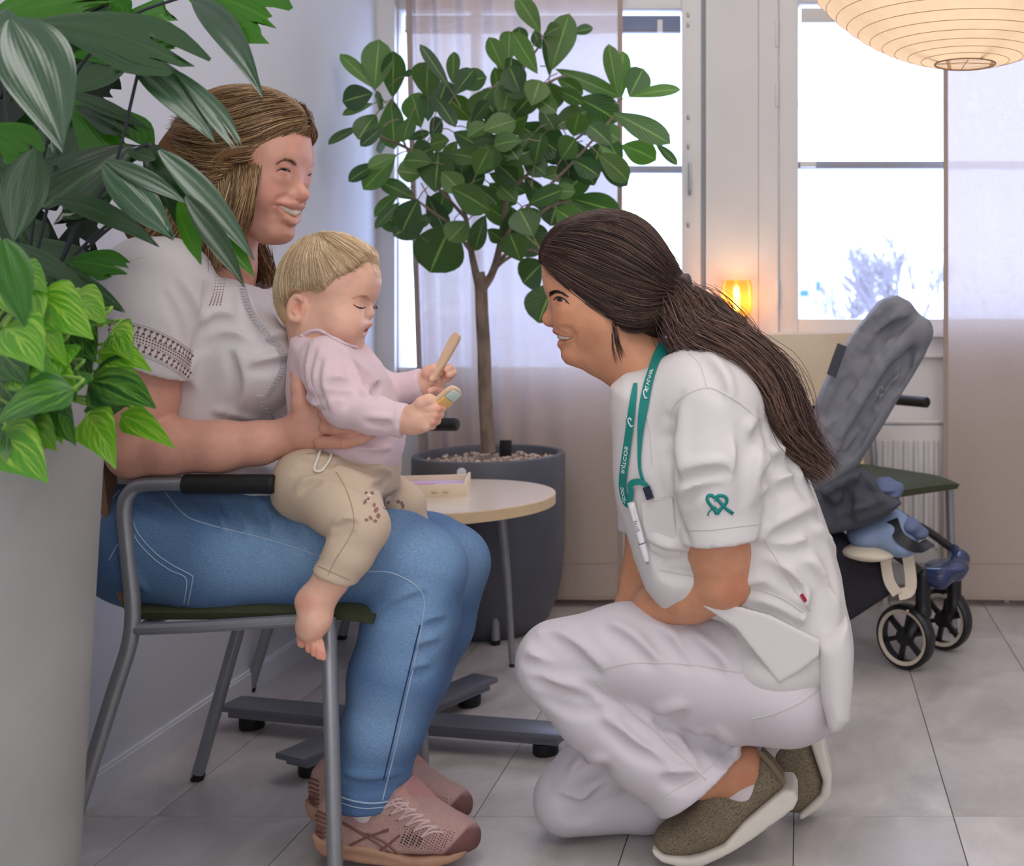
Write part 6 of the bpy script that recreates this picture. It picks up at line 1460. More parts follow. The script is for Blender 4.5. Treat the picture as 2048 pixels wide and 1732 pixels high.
J.folds([[(640,936),(690,950),(752,978)],[(650,948),(705,968),(760,995)],[(600,925),(640,930),(690,926)],[(690,930),(740,945),(780,955)],[(590,945),(620,942),(650,945)],[(670,1060),(690,1052),(712,1048)],[(664,1075),(690,1066),(705,1064)],[(600,985),(620,970),(640,962)],[(740,985),(760,972),(776,962)]],.0025,.007,.005)
me = J.mesh('leggings',.0036,2); legB = bloc(link('leggings', me, m_beige)); bpy.context.view_layer.update(); bvL = bvh_of(legB)
def bseam(bv,pts,r,nm,m,n=30):
    o = seam(bv,pts,r,nm,m,ba,n,.0002)
    if o: o.location = -BO
m_bst = mat('beige_stitch', rgb((176,150,126)), .85)
bseam(bvL,[(672,944),(690,975),(703,1010),(708,1040),(706,1060),(690,1090),(672,1118),(656,1150)],.0009,'seam',m_bst); bseam(bvL,[(637,1132),(668,1146),(700,1160)],.0008,'hem_stitch',m_bst,16)
bseam(bvL,[(612,908),(660,905),(720,912),(785,928)],.0012,'waist_seam',m_bst)
m_print = mat('brown_bear_print', rgb((150,110,104)), .85); m_printl = mat('cream_bear_print', rgb((232,216,200)), .85)
q = MB(); ql = MB()
for k,(x,y,rx,ry,a,light) in enumerate([(737,996,7,9,0,1),(732,986,3,3,0,0),(744,986,4,3,.5,0),(736,998,3,3,0,0),(730,1004,3,6,.4,0),(752,1020,4,6,.6,0),(756,1032,4,5,.2,0),(750,1042,4,3,0,0),(741,1036,5,3,.8,0),(733,1040,4,3,.2,0),(748,1010,3,4,0,0),(778,1000,8,9,.3,1),(776,1002,3,6,0,0),(796,1003,4,4,0,0),(803,1006,3,4,0,0),(790,1022,11,4,-.5,1),(797,1024,7,5,-.4,0),(806,1012,3,5,0,0),(770,1015,4,3,0,0)]):
    qq = ql if light else q; c_ = None; vs = []
    for i in range(10):
        t = 2*math.pi*i/10; dx_,dy_ = rx*math.cos(t),ry*math.sin(t); X_,Y_ = x+dx_*math.cos(a)-dy_*math.sin(a),y+dx_*math.sin(a)+dy_*math.cos(a)
        p,_n = onto(bvL,X_,Y_,.0006 if light else .0009)
        if p is not None: vs.append(p)
    if len(vs) == 10: qq.add(vs,[tuple(range(10))])
o = q.build('printed_motif',m_print,sharp=None); bloc(o); o['kind'] = 'stuff'; o = ql.build('printed_motif',m_printl,sharp=None); bloc(o); o['kind'] = 'stuff'
# drawstring loop
q = MB(); P = []
for x,y in cr([(644,893),(636,918),(630,938),(636,945),(648,940),(660,918),(668,892)],26):
    p,_n = onto(bvL,x,y,.003,2.02); P.append(p if p is not None else W(x,y,2.02))
q.tube(P,.0022,6); bloc(q.build('drawstring', mat('white_cord', rgb((234,226,214)), .8)))
# --- baby hair
HBC = [rgb((222,192,150)),rgb((236,212,176)),rgb((206,172,130)),rgb((244,226,196)),rgb((196,160,122))]
K = Solid(); Rb = HB.R()
K.ell(HB.L(.0217,.0545),[.086,.0745,.0825],.02,rot=Rb); K.ell(HB.L(.055,.058),[.056,.060,.054],.03,rot=Rb); K.ell(HB.L(-.012,.01),[.058,.064,.062],.03,rot=Rb); K.ell(HB.L(-.022,-.018),[.034,.046,.034],.02,rot=Rb)
cutp = [(770,520),(742,528),(726,545),(705,560),(688,580),(668,596),(655,585),(642,588),(616,588),(606,612),(608,640),(598,660),(560,700),(800,760),(800,520)]
K.slab([HB.uv(*p) for p in cutp][::-1],HB.O,HB.f,HB.u,.3,.006,.014,'-')
hairB = bloc(shell(K,'hair',.0038,rgb((214,180,142)),None)); bpy.context.view_layer.update(); bvb = bvh_of(hairB)
gd = [[(640,466,2.12),(672,468,2.12),(710,486,2.12),(738,508,2.12),(754,535,2.12),(758,556,2.12)],[(640,468),(668,470),(705,488),(735,512),(752,535),(757,556)],[(640,468),(660,480),(694,505),(720,530),(735,548)],[(640,468),(650,490),(676,520),(700,545),(712,562)],[(638,468),(640,500),(656,540),(670,570),(682,590)],[(636,468),(630,505),(636,545),(645,572),(650,586)],[(632,468),(615,505),(610,545),(612,572),(614,588)],[(626,470),(600,505),(592,550),(594,590),(600,612)],[(620,472),(588,510),(574,555),(576,595),(586,625)],[(612,476),(578,515),(565,560),(566,590),(576,615)],[(622,472,2.12),(585,500,2.12),(564,545,2.12),(562,580,2.12),(572,612,2.12)]]
G1 = [guide(bvb,g,.0012,2.12) for g in gd]
bloc(strands('hair_strands',None,G1,2300,.00045,HBC,11,.0016,12,.0006,over=.9,mirror=(HB.O,HB.s),hug=bvb,lift=.0012))
G2 = [[npv(660,466,2.12),npv(675,466,2.12),npv(694,472,2.12)],[npv(735,512,2.1),npv(750,518,2.1),npv(754,512,2.1)],[npv(752,540,2.09),npv(757,548,2.09),npv(757,556,2.09)]]
bloc(strands('hair_strands',None,G2,14,.0004,HBC,12,.002,8))
tag(ba, 'baby in pale pink top and beige leggings holding two wooden toys', 'person')
# --- wooden toys in the baby's hands
m_wood = mat('pale_toy_wood', rgb((222,190,158)), .5, var=.06, vscale=30, stretch=(1,1,.2))
def oriented(name, a, b, nrm, outline, th, material, bev=.0015):
    a = Vector(a); b = Vector(b); x = (b-a).normalized(); n_ = Vector(nrm); n_ = (n_-x*n_.dot(x)).normalized(); y = n_.cross(x); L_ = (b-a).length
    bm = bmesh.new(); vs = [bm.verts.new(a+x*(u*L_)+y*v-n_*th/2) for u,v in outline]; f = bm.faces.new(vs); r = bmesh.ops.extrude_face_region(bm,geom=[f])
    bmesh.ops.translate(bm,verts=[v for v in r['geom'] if isinstance(v,bmesh.types.BMVert)],vec=n_*th); bmesh.ops.recalc_face_normals(bm,faces=bm.faces); bmesh.ops.bevel(bm,geom=bm.edges[:],offset=bev,segments=2,affect='EDGES')
    me = bpy.data.meshes.new(name); bm.to_mesh(me); bm.free(); me.materials.append(material); return me, (a,x,y,n_,L_)
me,fr = oriented('toy_stick',W(861,770,2.172),W(916,666,2.172),(-.3,-.9,.2),[(0,-.003),(.2,-.0045),(.45,-.0085),(.9,-.0100),(.97,-.008),(1,-.002),(.985,.006),(.93,.0085),(.88,.0105),(.45,.0085),(.2,.0045),(0,.003)],.008,m_wood)
o = link('toy_stick',me,smooth=False); tag(o,'flat pale wooden toy stick held upright in the baby\'s raised hand','toy')
tph = empty('toy_phone',W(868,808,1.965)); TO_ = Vector(tph.location)
me,fr = oriented('case',W(862,822,1.966),W(916,777,1.966),(-.5,.6,.6),[(0,-.012),(.05,-.0145),(.8,-.0155),(.95,-.013),(1,-.006),(1,.006),(.95,.013),(.8,.0155),(.05,.0145),(0,.012)],.009,m_wood)
o = link('case',me,None,tph,False); o.location = -TO_
a,x,y,n_,L_ = fr
q = MB(); M = Matrix((( *x,0),( *y,0),( *n_,0),(0,0,0,1))).transposed(); M.translation = a
q.box((L_*.25,-.012,-.0085),(L_*.62,.012,-.0040),.001,M); o = q.build('keypad', mat('honey_wood_inlay', rgb((226,180,112)), .5), tph); o.location = -TO_
q = MB(); q.box((L_*.62,-.011,-.0085),(L_*.95,.011,-.0040),.003,M); o = q.build('screen', mat('pale_mint_paint', rgb((200,214,206)), .4), tph); o.location = -TO_
tag(tph,'wooden toy phone with mint screen in the baby\'s lower hand','toy')
# ------------------------------------------------------------------ THE KNEELING NURSE
SKN = rgb((206,146,112)); m_skinN = skin_mat('tan_skin', SKN)
nu = empty('person', (-.18,2.15,0)); NO = Vector(nu.location)
def nloc(o, par=None): o.parent = par or nu; o.location = -NO; return o
HN = HeadFrame(1213,580,2.12,(-math.cos(.13),-.03,-math.sin(.13)),(-math.sin(.13),0,math.cos(.13)),(0,-1,0),1.0)
S = Solid()
optN = dict(tip=(1088,640),eyeline=[(1108,600),(1113,598),(1120,598),(1127,601),(1134,606)],open=.0032,cheek=1.08,nosew=.0082,bag=1.0,
 uplip=[(1109,662,.0036),(1115,664,.0034),(1123,668,.0028),(1132,672,.0020),(1138,674,.0011)],lolip=[(1119,690,.0044),(1124,688,.0040),(1131,684,.0032),(1136,680,.0020),(1139,676,.0011)],
 mouth=[(1114,676,.0044),(1120,676,.0043),(1127,677,.0037),(1134,676,.0024),(1139,675,.0008)],crease=[(1125,655),(1140,658),(1148,670),(1149,686)])
prof = [(1150,455),(1108,490),(1092,525),(1092,552),(1097,580),(1102,594),(1104,606),(1108,625),(1116,645),(1111,655),(1109,663),(1117,676),(1118,690),(1127,700),(1125,714),(1134,727),(1152,732),(1185,733),(1210,680),(1215,580),(1205,500)]
nose = [(1101,592),(1098,604),(1093,620),(1086,635),(1087,644),(1094,651),(1108,654),(1118,648),(1116,610),(1112,598)]
infoN = build_head(S,HN,prof,nose,optN)
S.chain([(HN.L(-.01,-.05),.056),(npv(1245,690,2.12),.054),(npv(1300,745,2.13),.058),(npv(1340,800,2.13),.075)],.03)
S.cone(npv(1200,722,2.12),npv(1270,745,2.12),.022,.03,.03)
S.chain([(npv(1350,810,2.13),.09),(npv(1430,960,2.13),.1),(npv(1500,1150,2.13),.1),(npv(1560,1320,2.13),.1)],.03)
# near arm
S.chain([(npv(1425,830,2.0),.055),(npv(1434,1000,1.985),.050),(npv(1440,1100,1.985),.0495),(npv(1448,1163,1.99),.0455)],.02)
S.chain([(npv(1448,1166,1.99),.0455),(npv(1385,1192,2.03),.0445),(npv(1310,1214,2.09),.037),(npv(1250,1250,2.14),.029)],.01)
# far arm
S.chain([(npv(1330,850,2.28),.05),(npv(1305,1060,2.28),.046),(npv(1285,1165,2.26),.043)],.02); S.chain([(npv(1285,1168,2.26),.042),(npv(1265,1220,2.22),.034),(npv(1245,1270,2.19),.028)],.01)
# clasped hands behind the raised thigh
for d_,x0,y0 in ((2.15,1232,1275),(2.2,1230,1290)):
    S.ell(npv(x0,y0,d_),(.038,.018,.032),.015)
    for k in range(4): S.chain([(npv(x0-25,y0-14+10*k,d_),.0105),(npv(x0-58,y0-4+9*k,d_+.01),.0095),(npv(x0-72,y0+14+7*k,d_+.025),.0085)],.004)
    S.chain([(npv(x0,y0-22,d_),.013),(npv(x0-30,y0-34,d_+.01),.0105),(npv(x0-52,y0-30,d_+.015),.009)],.005)
# legs inside the trousers, ankles
S.chain([(npv(1550,1345,2.13),.07),(npv(1400,1336,2.1),.06),(npv(1115,1318,2.08),.045),(npv(1300,1490,2.08),.042),(npv(1395,1545,2.09),.040),(npv(1462,1548,2.112),.034),(npv(1478,1578,2.115),.032)],.02); S.chain([(npv(1420,1540,2.095),.034),(npv(1490,1536,2.112),.033),(npv(1506,1562,2.115),.031)],.02)
S.chain([(npv(1560,1360,2.2),.06),(npv(1300,1430,2.22),.05),(npv(1140,1592,2.2),.045),(npv(1300,1600,2.24),.04),(npv(1480,1555,2.28),.036),(npv(1527,1515,2.285),.031),(npv(1560,1500,2.29),.032)],.02)
me = S.mesh('body',.0027,1)
paint_skin(me,HN,infoN,SKN,rgb((184,98,88)),rgb((204,118,92)),.4,extra=[([npv(1468,1172,1.96)],.01,.04,rgb((186,104,84)),.5),([npv(1490,1560,2.06)],.01,.03,rgb((198,116,92)),.5)])
bodyN = nloc(link('body', me, m_skinN)); bpy.context.view_layer.update(); bvN = bvh_of(bodyN)
eye_objs(nu,HN,infoN,rgb((60,42,32)),(-.62,-.78,-.12),lash=1.8,bv=bvN,line=[(1107,600),(1112,595),(1120,594),(1128,598),(1138,608)]); teeth(nu,infoN,HN)
m_browN = mat('dark_brow_hair', rgb((40,28,26)), .6)
brow(nu,bvN,[(1100,589),(1107,585),(1115,584),(1125,587),(1135,593)],220,1.5,.00048,m_browN,5)
rehome(nu,NO,('eye','eyelashes','eyebrow','teeth'))
# --- tunic
m_tun = mat('white_scrub_cotton', rgb((216,210,208)), .8, var=.015, vscale=10, bump=.06, bscale=900)
T = Solid()
out = [(1380,700),(1430,706),(1495,748),(1550,830),(1598,915),(1632,1000),(1662,1085),(1686,1170),(1697,1250),(1697,1330),(1660,1345),(1600,1300),(1500,1235),(1430,1212),(1380,1205),(1335,1195),(1302,1155),(1278,1090),(1258,1000),(1243,900),(1233,810),(1234,765),(1262,742),(1300,735)]
T.slab([(W(x,y,2.13)[0],W(x,y,2.13)[2]) for x,y in out][::-1],(0,2.13,0),(1,0,0),(0,0,1),.16,.085,.02)
T.cone(npv(1400,790,2.03),npv(1370,790,2.25),.075,.07,.04); T.ell(npv(1330,960,2.07),(.07,.085,.09),.05); T.ell(npv(1330,960,2.2),(.07,.085,.09),.05)
Q = Solid(); Q.chain([(npv(1425,825,2.01),.088),(npv(1436,940,1.985),.081),(npv(1448,1085,1.975),.062),(npv(1452,1120,1.975),.060)],.03); Q.plane(npv(1448,1080,1.975),(.096,0,-.995),.002); T.solid(Q,.018)
Q = Solid(); Q.chain([(npv(1330,840,2.27),.08),(npv(1310,960,2.29),.07),(npv(1300,1080,2.29),.062)],.03); Q.plane(npv(1300,1060,2.29),(0,0,-1),.002); T.solid(Q,.018)
T.ell(npv(1560,1300,2.13),(.12,.165,.09),.04)
# V neck
T.slab([(W(x,y,2.13)[0],W(x,y,2.13)[2]) for x,y in [(1240,700),(1252,748),(1270,775),(1287,808),(1300,790),(1330,735),(1380,690),(1340,650)]][::-1],(0,2.13,0),(1,0,0),(0,0,1),.055,.01,.008,'-')
T.folds([[(1400,720),(1425,760),(1440,800)],[(1530,850),(1500,900),(1480,960)],[(1480,860),(1492,920),(1486,1000)],[(1345,830),(1338,900),(1350,960)],{'p':[(1362,960),(1410,950),(1450,945)],'s':.6},{'p':[(1370,1010),(1390,990),(1440,975)],'s':.5},[(1525,960),(1560,930),(1590,925)],[(1530,1000),(1570,980),(1610,970)],[(1540,1080),(1590,1060),(1640,1030)],[(1530,1100),(1580,1110),(1640,1090)],[(1300,1100),(1330,1120),(1370,1118)],[(1320,1140),(1350,1150),(1375,1150)],[(1480,1190),(1540,1190),(1600,1225)],[(1470,1205),(1540,1230),(1610,1262)],[(1450,1218),(1530,1255),(1600,1290)],[(1610,1050),(1650,1110),(1670,1180)],[(1600,1130),(1640,1180),(1655,1250)],[(1560,850),(1585,920),(1610,990)],[(1530,1130),(1560,1160),(1600,1190)],[(1640,1180),(1630,1240),(1625,1300)]],.0045,.013)
T.folds([{'p':[(1362,790),(1340,830),(1336,900),(1340,980),(1362,1050),(1378,1085)],'s':.9},{'p':[(1520,830),(1538,900),(1542,980),(1530,1060),(1522,1075)],'s':.9}],.007,.010,ridge=False)
me = T.mesh('tunic',.0043,2); tunic = nloc(link('tunic', me, m_tun)); bpy.context.view_layer.update(); bvU = bvh_of(tunic)
# hem panels
def panel(name, poly, d, half, material, rnd_=.002, vox=.0035):
    Q = Solid(); Q.slab([(W(x,y,d)[0],W(x,y,d)[2]) for x,y in poly][::-1],(0,d,0),(1,0,0),(0,0,1),half,rnd_,.005); return Q
Q = panel('p',[(1405,1212),(1450,1205),(1540,1230),(1640,1280),(1638,1312),(1600,1342),(1558,1367),(1520,1318),(1470,1255)],1.965,.0035,m_tun)
nloc(link('front_hem', Q.mesh('front_hem',.003,1), m_tun))
Q = panel('p',[(1628,1240),(1690,1200),(1698,1260),(1698,1330),(1694,1384),(1675,1404),(1655,1410),(1640,1350)],2.13,.17,m_tun,.03,.004)
nloc(link('back_hem', Q.mesh('back_hem',.0045,1), m_tun))
def nseam(bv,pts,r,nm,m=m_tun,n=30,lift=.0003):
    o = seam(bv,pts,r,nm,m,nu,n,lift)
    if o: o.location = -NO
    return o
m_gs = mat('grey_white_stitch', rgb((206,200,198)), .85)
nseam(bvU,[(1375,705),(1400,730),(1412,772)],.0009,'shoulder_seam',m_gs); nseam(bvU,[(1340,852),(1345,815),(1375,788),(1420,776),(1470,800),(1520,840)],.0016,'armhole_seam')
nseam(bvU,[(1372,1060),(1420,1060),(1470,1054),(1522,1048)],.0009,'sleeve_hem_stitch',m_gs); nseam(bvU,[(1320,1140),(1480,1170),(1560,1195),(1607,1225)],.0010,'pocket_edge',m_gs)
nseam(bvU,[(1525,1075),(1560,1130),(1590,1180),(1620,1222)],.0009,'side_seam',m_gs); nseam(bvU,[(1288,805),(1300,870),(1304,930)],.0009,'placket',m_gs)
# small red flag label
p,nm = onto(bvU,1607,1196,.001); q = MB(); P = []
for x,y in ((1603,1188),(1612,1204)): P.append(onto(bvU,x,y,.002,2.0)[0])
if all(P): ribbon(q,P,[Vector((0,-1,0))]*2,.006,.001); nloc(q.build('red_tag', mat('red_label', rgb((150,30,44)), .7)))
# chest pocket with badge, pen
q = MB(); pk = [(1284,996),(1310,999),(1346,992),(1352,1060),(1362,1108),(1330,1112),(1304,1096),(1290,1050)]
P = [onto(bvU,x,y,.004,2.0)[0] for x,y in pk]; q.add(P,[tuple(range(len(P)))]); P2 = [onto(bvU,x,y,.0,2.0)[0] for x,y in pk]
n0 = len(q.v); q.v += [tuple(p) for p in P2]; q.f += [(i,i+len(P),(i+1)%len(P)+len(P),(i+1)%len(P)) for i in range(len(P))]; q.m = [0]*len(q.f); nloc(q.build('chest_pocket', m_tun))
nseam(bvU,[(1284,997),(1312,999),(1346,992)],.0016,'pocket_hem',m_gs,14,.004)
m_teal = mat('teal_lanyard', rgb((22,128,120)), .6, var=.04, vscale=40)
m_tealp = mat('teal_embroidery', rgb((20,134,128)), .7)
m_wp = mat('white_print', rgb((226,236,234)), .7)
la = empty('lanyard'); la.location = W(1260,960,1.98); LO = Vector(la.location)
def lloc(o, par=None): o.parent = par or la; o.location = -LO; return o
allN = bvh_of(bodyN,tunic)
def strip(pts, w, nm, lift=.004, n=40, twist=None, free=None):
    P = []; Nn = []
    for i,(x,y) in enumerate(cr(pts,n)):
        p,nm_ = onto(allN,x,y,lift)
        if p is None: p = W(x,y,free or 2.05); nm_ = Vector((-.3,-.95,0))
        P.append(p); Nn.append(nm_)
    for _ in range(4):
        P = [P[0]]+[(P[i-1]+P[i]*2+P[i+1])/4 for i in range(1,n)]+[P[-1]]; Nn = [((Nn[max(i-1,0)]+Nn[i]+Nn[min(i+1,n)])/3).normalized() for i in range(n+1)]
    q = MB(); ws = cr(w,n)[:,0]*2.05/F if isinstance(w,list) else w*2.05/F
    ribbon(q,P,Nn,ws if not np.isscalar(ws) else float(ws),.0012); lloc(q.build(nm,m_teal)); return P,Nn
R1 = strip([(1328,690),(1316,720),(1303,755),(1294,790),(1288,820),(1284,850),(1282,880),(1281,910),(1282,940),(1290,965)],[26,25,22,20,18,14,10,7,6,6],'strap')
R2 = strip([(1272,770),(1268,800),(1264,840),(1259,880),(1254,920),(1250,950),(1249,975),(1254,1000),(1262,1008)],[8,13,16,18,20,21,21,20,14],'strap')
strip([(1262,1008),(1268,985),(1266,968),(1280,962),(1295,968),(1305,985)],[14,12,12,12,9,7],'strap',.007)
q = MB(); P = [onto(allN,x,y,.006,2.0)[0] for x,y in ((1296,972),(1300,985),(1304,996))]; ribbon(q,P,[Vector((-.2,-.97,.05))]*3,.012,.004); lloc(q.build('badge_clip', mat('dark_navy_plastic', rgb((34,36,56)), .3)))
def heart_lines(c, s, rot):
    """ribbon-heart emblem as polylines around (0,0), y down"""
    A = [(-.75,1.0),(-.15,.35),(.35,-.25),(.5,-.65),(.25,-.95),(-.05,-.8),(-.25,-.45),(.25,.15),(.95,.75)]
    B = [(-.25,-.45),(-.4,-.85),(-.75,-.95),(-.95,-.6),(-.8,-.1),(-.35,.45),(.05,.85),(.3,.5)]
    o_ = []
    for ln in (A,B):
        r = []
        for x,y in ln: X,Y = x*s,y*s; r.append((c[0]+X*math.cos(rot)-Y*math.sin(rot), c[1]+X*math.sin(rot)+Y*math.cos(rot)))
        o_.append(r)
    return o_
def lay(bv, pts, wpx, nm, m, parent, O, n=18, lift=.001, d=2.0):
    P = []; Nn = []
    for x,y in cr(pts,n):
        p,n_ = onto(bv,x,y,lift)
        if p is None: return None
        P.append(p); Nn.append(n_)
    q = MB(); ribbon(q,P,Nn,wpx*d/F,.0006); o = q.build(nm,m,parent,sharp=None); o.location = -O; return o
# embroidered emblem on the sleeve
for ln,w in (([(1466,1027),(1452,1017),(1440,1004),(1434,996),(1436,992),(1444,991),(1452,995),(1453,1004),(1446,1012),(1438,1022),(1434,1028)],6.5),([(1434,1028),(1428,1018),(1420,1008),(1415,999),(1417,992),(1424,991),(1430,996)],6.5),([(1429,1002),(1436,996)],3),([(1425,1016),(1418,1024),(1416,1031)],2.6),([(1429,1012),(1436,1018),(1447,1010)],2.2)):
    lay(bvU,ln,w,'embroidered_emblem',m_tealp,nu,NO,24)
lay(bvU,[(1254,838),(1254,846),(1258,852)],1.4,'embroidered_mark',mat('dark_thread', rgb((80,96,110)), .7),nu,NO,6)
# lettering on the lanyard, running along the band
def band_text(P, Nn, t0, t1, text, size, flip=1, emblem=True):
    n = len(P)-1
    def fr(t):
        k = min(int(t*n),n-1); f = t*n-k; p = P[k].lerp(P[k+1],f); nn = Nn[k].lerp(Nn[k+1],f).normalized(); tg = (P[min(k+2,n)]-P[max(k-1,0)]).normalized(); return p,nn,tg
    cu = bpy.data.curves.new('txt','FONT'); cu.body = text; cu.size = size; cu.align_y = 'CENTER'; cu.align_x = 'CENTER'; cu.extrude = .0002; cu.offset = .0001
    to = bpy.data.objects.new('txt',cu); C.objects.link(to); dg = bpy.context.evaluated_depsgraph_get(); me = bpy.data.meshes.new_from_object(to.evaluated_get(dg)); bpy.data.objects.remove(to); bpy.data.curves.remove(cu)
    Lb = sum((P[i+1]-P[i]).length for i in range(n)); tm_ = (t0+t1)/2
    for v in me.vertices:
        p,nn,tg = fr(min(max(tm_+flip*v.co.x/Lb,0),.999)); sd = (tg*flip).cross(nn)*-1; v.co = p+nn*(.0018+v.co.z)+sd*(-v.co.y)*1.0
    me.materials.append(m_wp); o = link('lettering',me,None,la,False); o.location = -LO
bpy.context.view_layer.update()
band_text(*R1,.16,.34,'SLVUVIS',.0105,-1); band_text(*R2,.42,.6,'SUJTCOS',.0105,-1); band_text(*R2,.76,.9,'CIJCIOC',.0105,-1)
lb = bvh_of(*[o for o in la.children if o.name.startswith('strap')]) if False else None
bpy.context.view_layer.update(); lb = bvh_of(*[o for o in la.children if o.name.split('.')[0] == 'strap'])
for c,s_,rot in (((1294,790),9,.4),((1264,846),9,.2),((1255,962),9,.3)):
    for ln in heart_lines(c,s_,rot): lay(lb,ln,2.6,'printed_emblem',m_wp,la,LO,16,.0008)
tag(la,'teal printed lanyard hanging round the nurse\'s neck','lanyard')
# pen in the pocket
pn_ = empty('pen'); pn_.location = W(1290,1060,1.97); PNO = Vector(pn_.location)
def penp(x,y,l=.012): return onto(allN,x,y,l,2.0)[0]
a = penp(1272,1006); b = penp(1300,1122); dirp = (b-a).normalized()
m_pen = mat('white_pen_plastic', rgb((232,228,230)), .3)
def pp_(t): return a.lerp(b,t)
for nm,t0,t1,r,m in (('cap',-.04,.18,.0062,m_pen),('barrel',.18,.68,.0058,m_pen),('ring',.655,.675,.0061,mat('grey_ring', rgb((120,120,134)), .4)),('tip',.68,.98,.0058,m_pen),('nib',.98,1.04,.002,m_metal)):
    q = MB(); q.tube([pp_(t0),pp_((t0+t1)/2),pp_(t1)],[r,r,r*.9 if nm != 'tip' else r*.7],14); o = q.build(nm,m,pn_); o.location = -PNO
q = MB(); off_ = Vector((.004,-.006,0)); q.tube([pp_(.02)+off_,pp_(.4)+off_],.0014,6); o = q.build('clip',m_pen,pn_); o.location = -PNO
cu = bpy.data.curves.new('txt','FONT'); cu.body = 'prop'; cu.size = .010; cu.align_y = 'CENTER'; cu.extrude = .0002
to = bpy.data.objects.new('txt',cu); C.objects.link(to); me = bpy.data.meshes.new_from_object(to.evaluated_get(bpy.context.evaluated_depsgraph_get())); bpy.data.objects.remove(to); bpy.data.curves.remove(cu)
nn = Vector((-.35,-.93,.05)); nn = (nn-dirp*nn.dot(dirp)).normalized(); sd = dirp.cross(nn)
for v in me.vertices: v.co = pp_(.26)+dirp*v.co.x+sd*v.co.y+nn*(.0056+v.co.z)
me.materials.append(mat('grey_ring', rgb((120,120,134)), .4)); o = link('pen_lettering',me,None,pn_,False); o.location = -PNO
tag(pn_,'white ballpoint pen clipped at the nurse\'s chest pocket','pen')
# --- trousers
m_tr = mat('white_scrub_trousers', rgb((210,202,206)), .8, var=.015, vscale=10, bump=.06, bscale=900)
J = Solid()
J.chain([(npv(1570,1345,2.11),.115),(npv(1480,1348,2.10),.108),(npv(1400,1338,2.09),.098),(npv(1250,1300,2.075),.075),(npv(1112,1316,2.07),.066)],.03)
J.ell(npv(1560,1355,2.13),(.115,.165,.09),.04); J.ell(npv(1590,1395,2.12),(.065,.13,.06),.04)
Q = Solid(); Q.chain([(npv(1108,1330,2.07),.066),(npv(1195,1422,2.07),.066),(npv(1300,1498,2.075),.072),(npv(1400,1565,2.085),.082),(npv(1440,1592,2.09),.084)],.02)
Q.plane(npv(1400,1565,2.085),(.615,0,-.79),.002); 
J.solid(Q,.008)
J.chain([(npv(1560,1360,2.2),.10),(npv(1300,1430,2.22),.085),(npv(1142,1590,2.2),.066)],.03)
Q = Solid(); Q.chain([(npv(1140,1597,2.2),.0655),(npv(1300,1592,2.23),.062),(npv(1440,1560,2.26),.060),(npv(1510,1530,2.28),.058),(npv(1560,1500,2.29),.058)],.02); Q.plane(npv(1510,1530,2.28),(.9,0,.44),.002); J.solid(Q,.008)
J.folds([[(1068,1282),(1115,1315),(1175,1343)],[(1092,1274),(1140,1306),(1195,1347)],[(1050,1326),(1100,1340),(1170,1342)],[(1068,1362),(1110,1385),(1178,1406)],[(1085,1395),(1140,1420),(1195,1425)],[(1320,1440),(1345,1440),(1366,1428)],[(1400,1475),(1425,1500),(1440,1530)],[(1420,1470),(1445,1495),(1455,1525)],[(1375,1470),(1400,1500),(1420,1540)],[(1210,1262),(1250,1290),(1300,1330)],[(1300,1265),(1340,1300),(1380,1335)],[(1370,1280),(1410,1320),(1440,1345)],[(1130,1625),(1165,1635),(1210,1600)],[(1120,1600),(1165,1618),(1205,1580)],[(1150,1560),(1180,1540),(1215,1535)],[(1200,1450),(1260,1500),(1320,1530)],[(1250,1430),(1310,1480),(1380,1520)],[(1330,1560),(1360,1570),(1390,1560)]],.0045,.012)
me = J.mesh('trousers',.0045,2); trou = nloc(link('trousers', me, m_tr)); bpy.context.view_layer.update(); bvP = bvh_of(trou)
nseam(bvP,[(1195,1340),(1250,1328),(1305,1326),(1380,1330),(1450,1340),(1525,1352)],.0010,'seam',m_gs); nseam(bvP,[(1196,1366),(1250,1412),(1305,1457),(1360,1510),(1412,1560)],.0012,'side_seam',m_gs)
nseam(bvP,[(1505,1437),(1545,1428),(1600,1405),(1640,1375)],.0012,'pocket_edge',m_gs); nseam(bvP,[(1506,1437),(1510,1468)],.0012,'pocket_edge',m_gs,10); nseam(bvP,[(1288,1607),(1330,1590),(1400,1550),(1470,1490)],.0009,'hem_stitch',m_gs)
# --- knitted slip-on shoes
def knit():
    m = bpy.data.materials.new('olive_brown_knit'); m.use_nodes = True; n = m.node_tree.nodes; L = m.node_tree.links; b = n['Principled BSDF']; b.inputs['Roughness'].default_value = .9
    g = n.new('ShaderNodeNewGeometry'); v = n.new('ShaderNodeTexVoronoi'); v.inputs['Scale'].default_value = 400; L.new(g.outputs['Position'],v.inputs['Vector'])
    rp = n.new('ShaderNodeValToRGB'); rp.color_ramp.elements[0].position = .12; rp.color_ramp.elements[0].color = (*rgb((150,136,112)),1); rp.color_ramp.elements[1].position = .75; rp.color_ramp.elements[1].color = (*rgb((104,92,74)),1); L.new(v.outputs['Distance'],rp.inputs[0]); L.new(rp.outputs[0],b.inputs['Base Color'])
    bp = n.new('ShaderNodeBump'); bp.invert = True; bp.inputs['Strength'].default_value = .5; bp.inputs['Distance'].default_value = .0015; L.new(v.outputs['Distance'],bp.inputs['Height']); L.new(bp.outputs[0],b.inputs['Normal']); return m
m_knitN = knit(); m_collar = mat('olive_brown_collar', rgb((122,108,86)), .9); m_soleN = mat('off_white_foam_sole', rgb((220,212,200)), .6, var=.04, vscale=30); m_sockN = mat('white_ankle_sock', rgb((216,204,204)), .9)
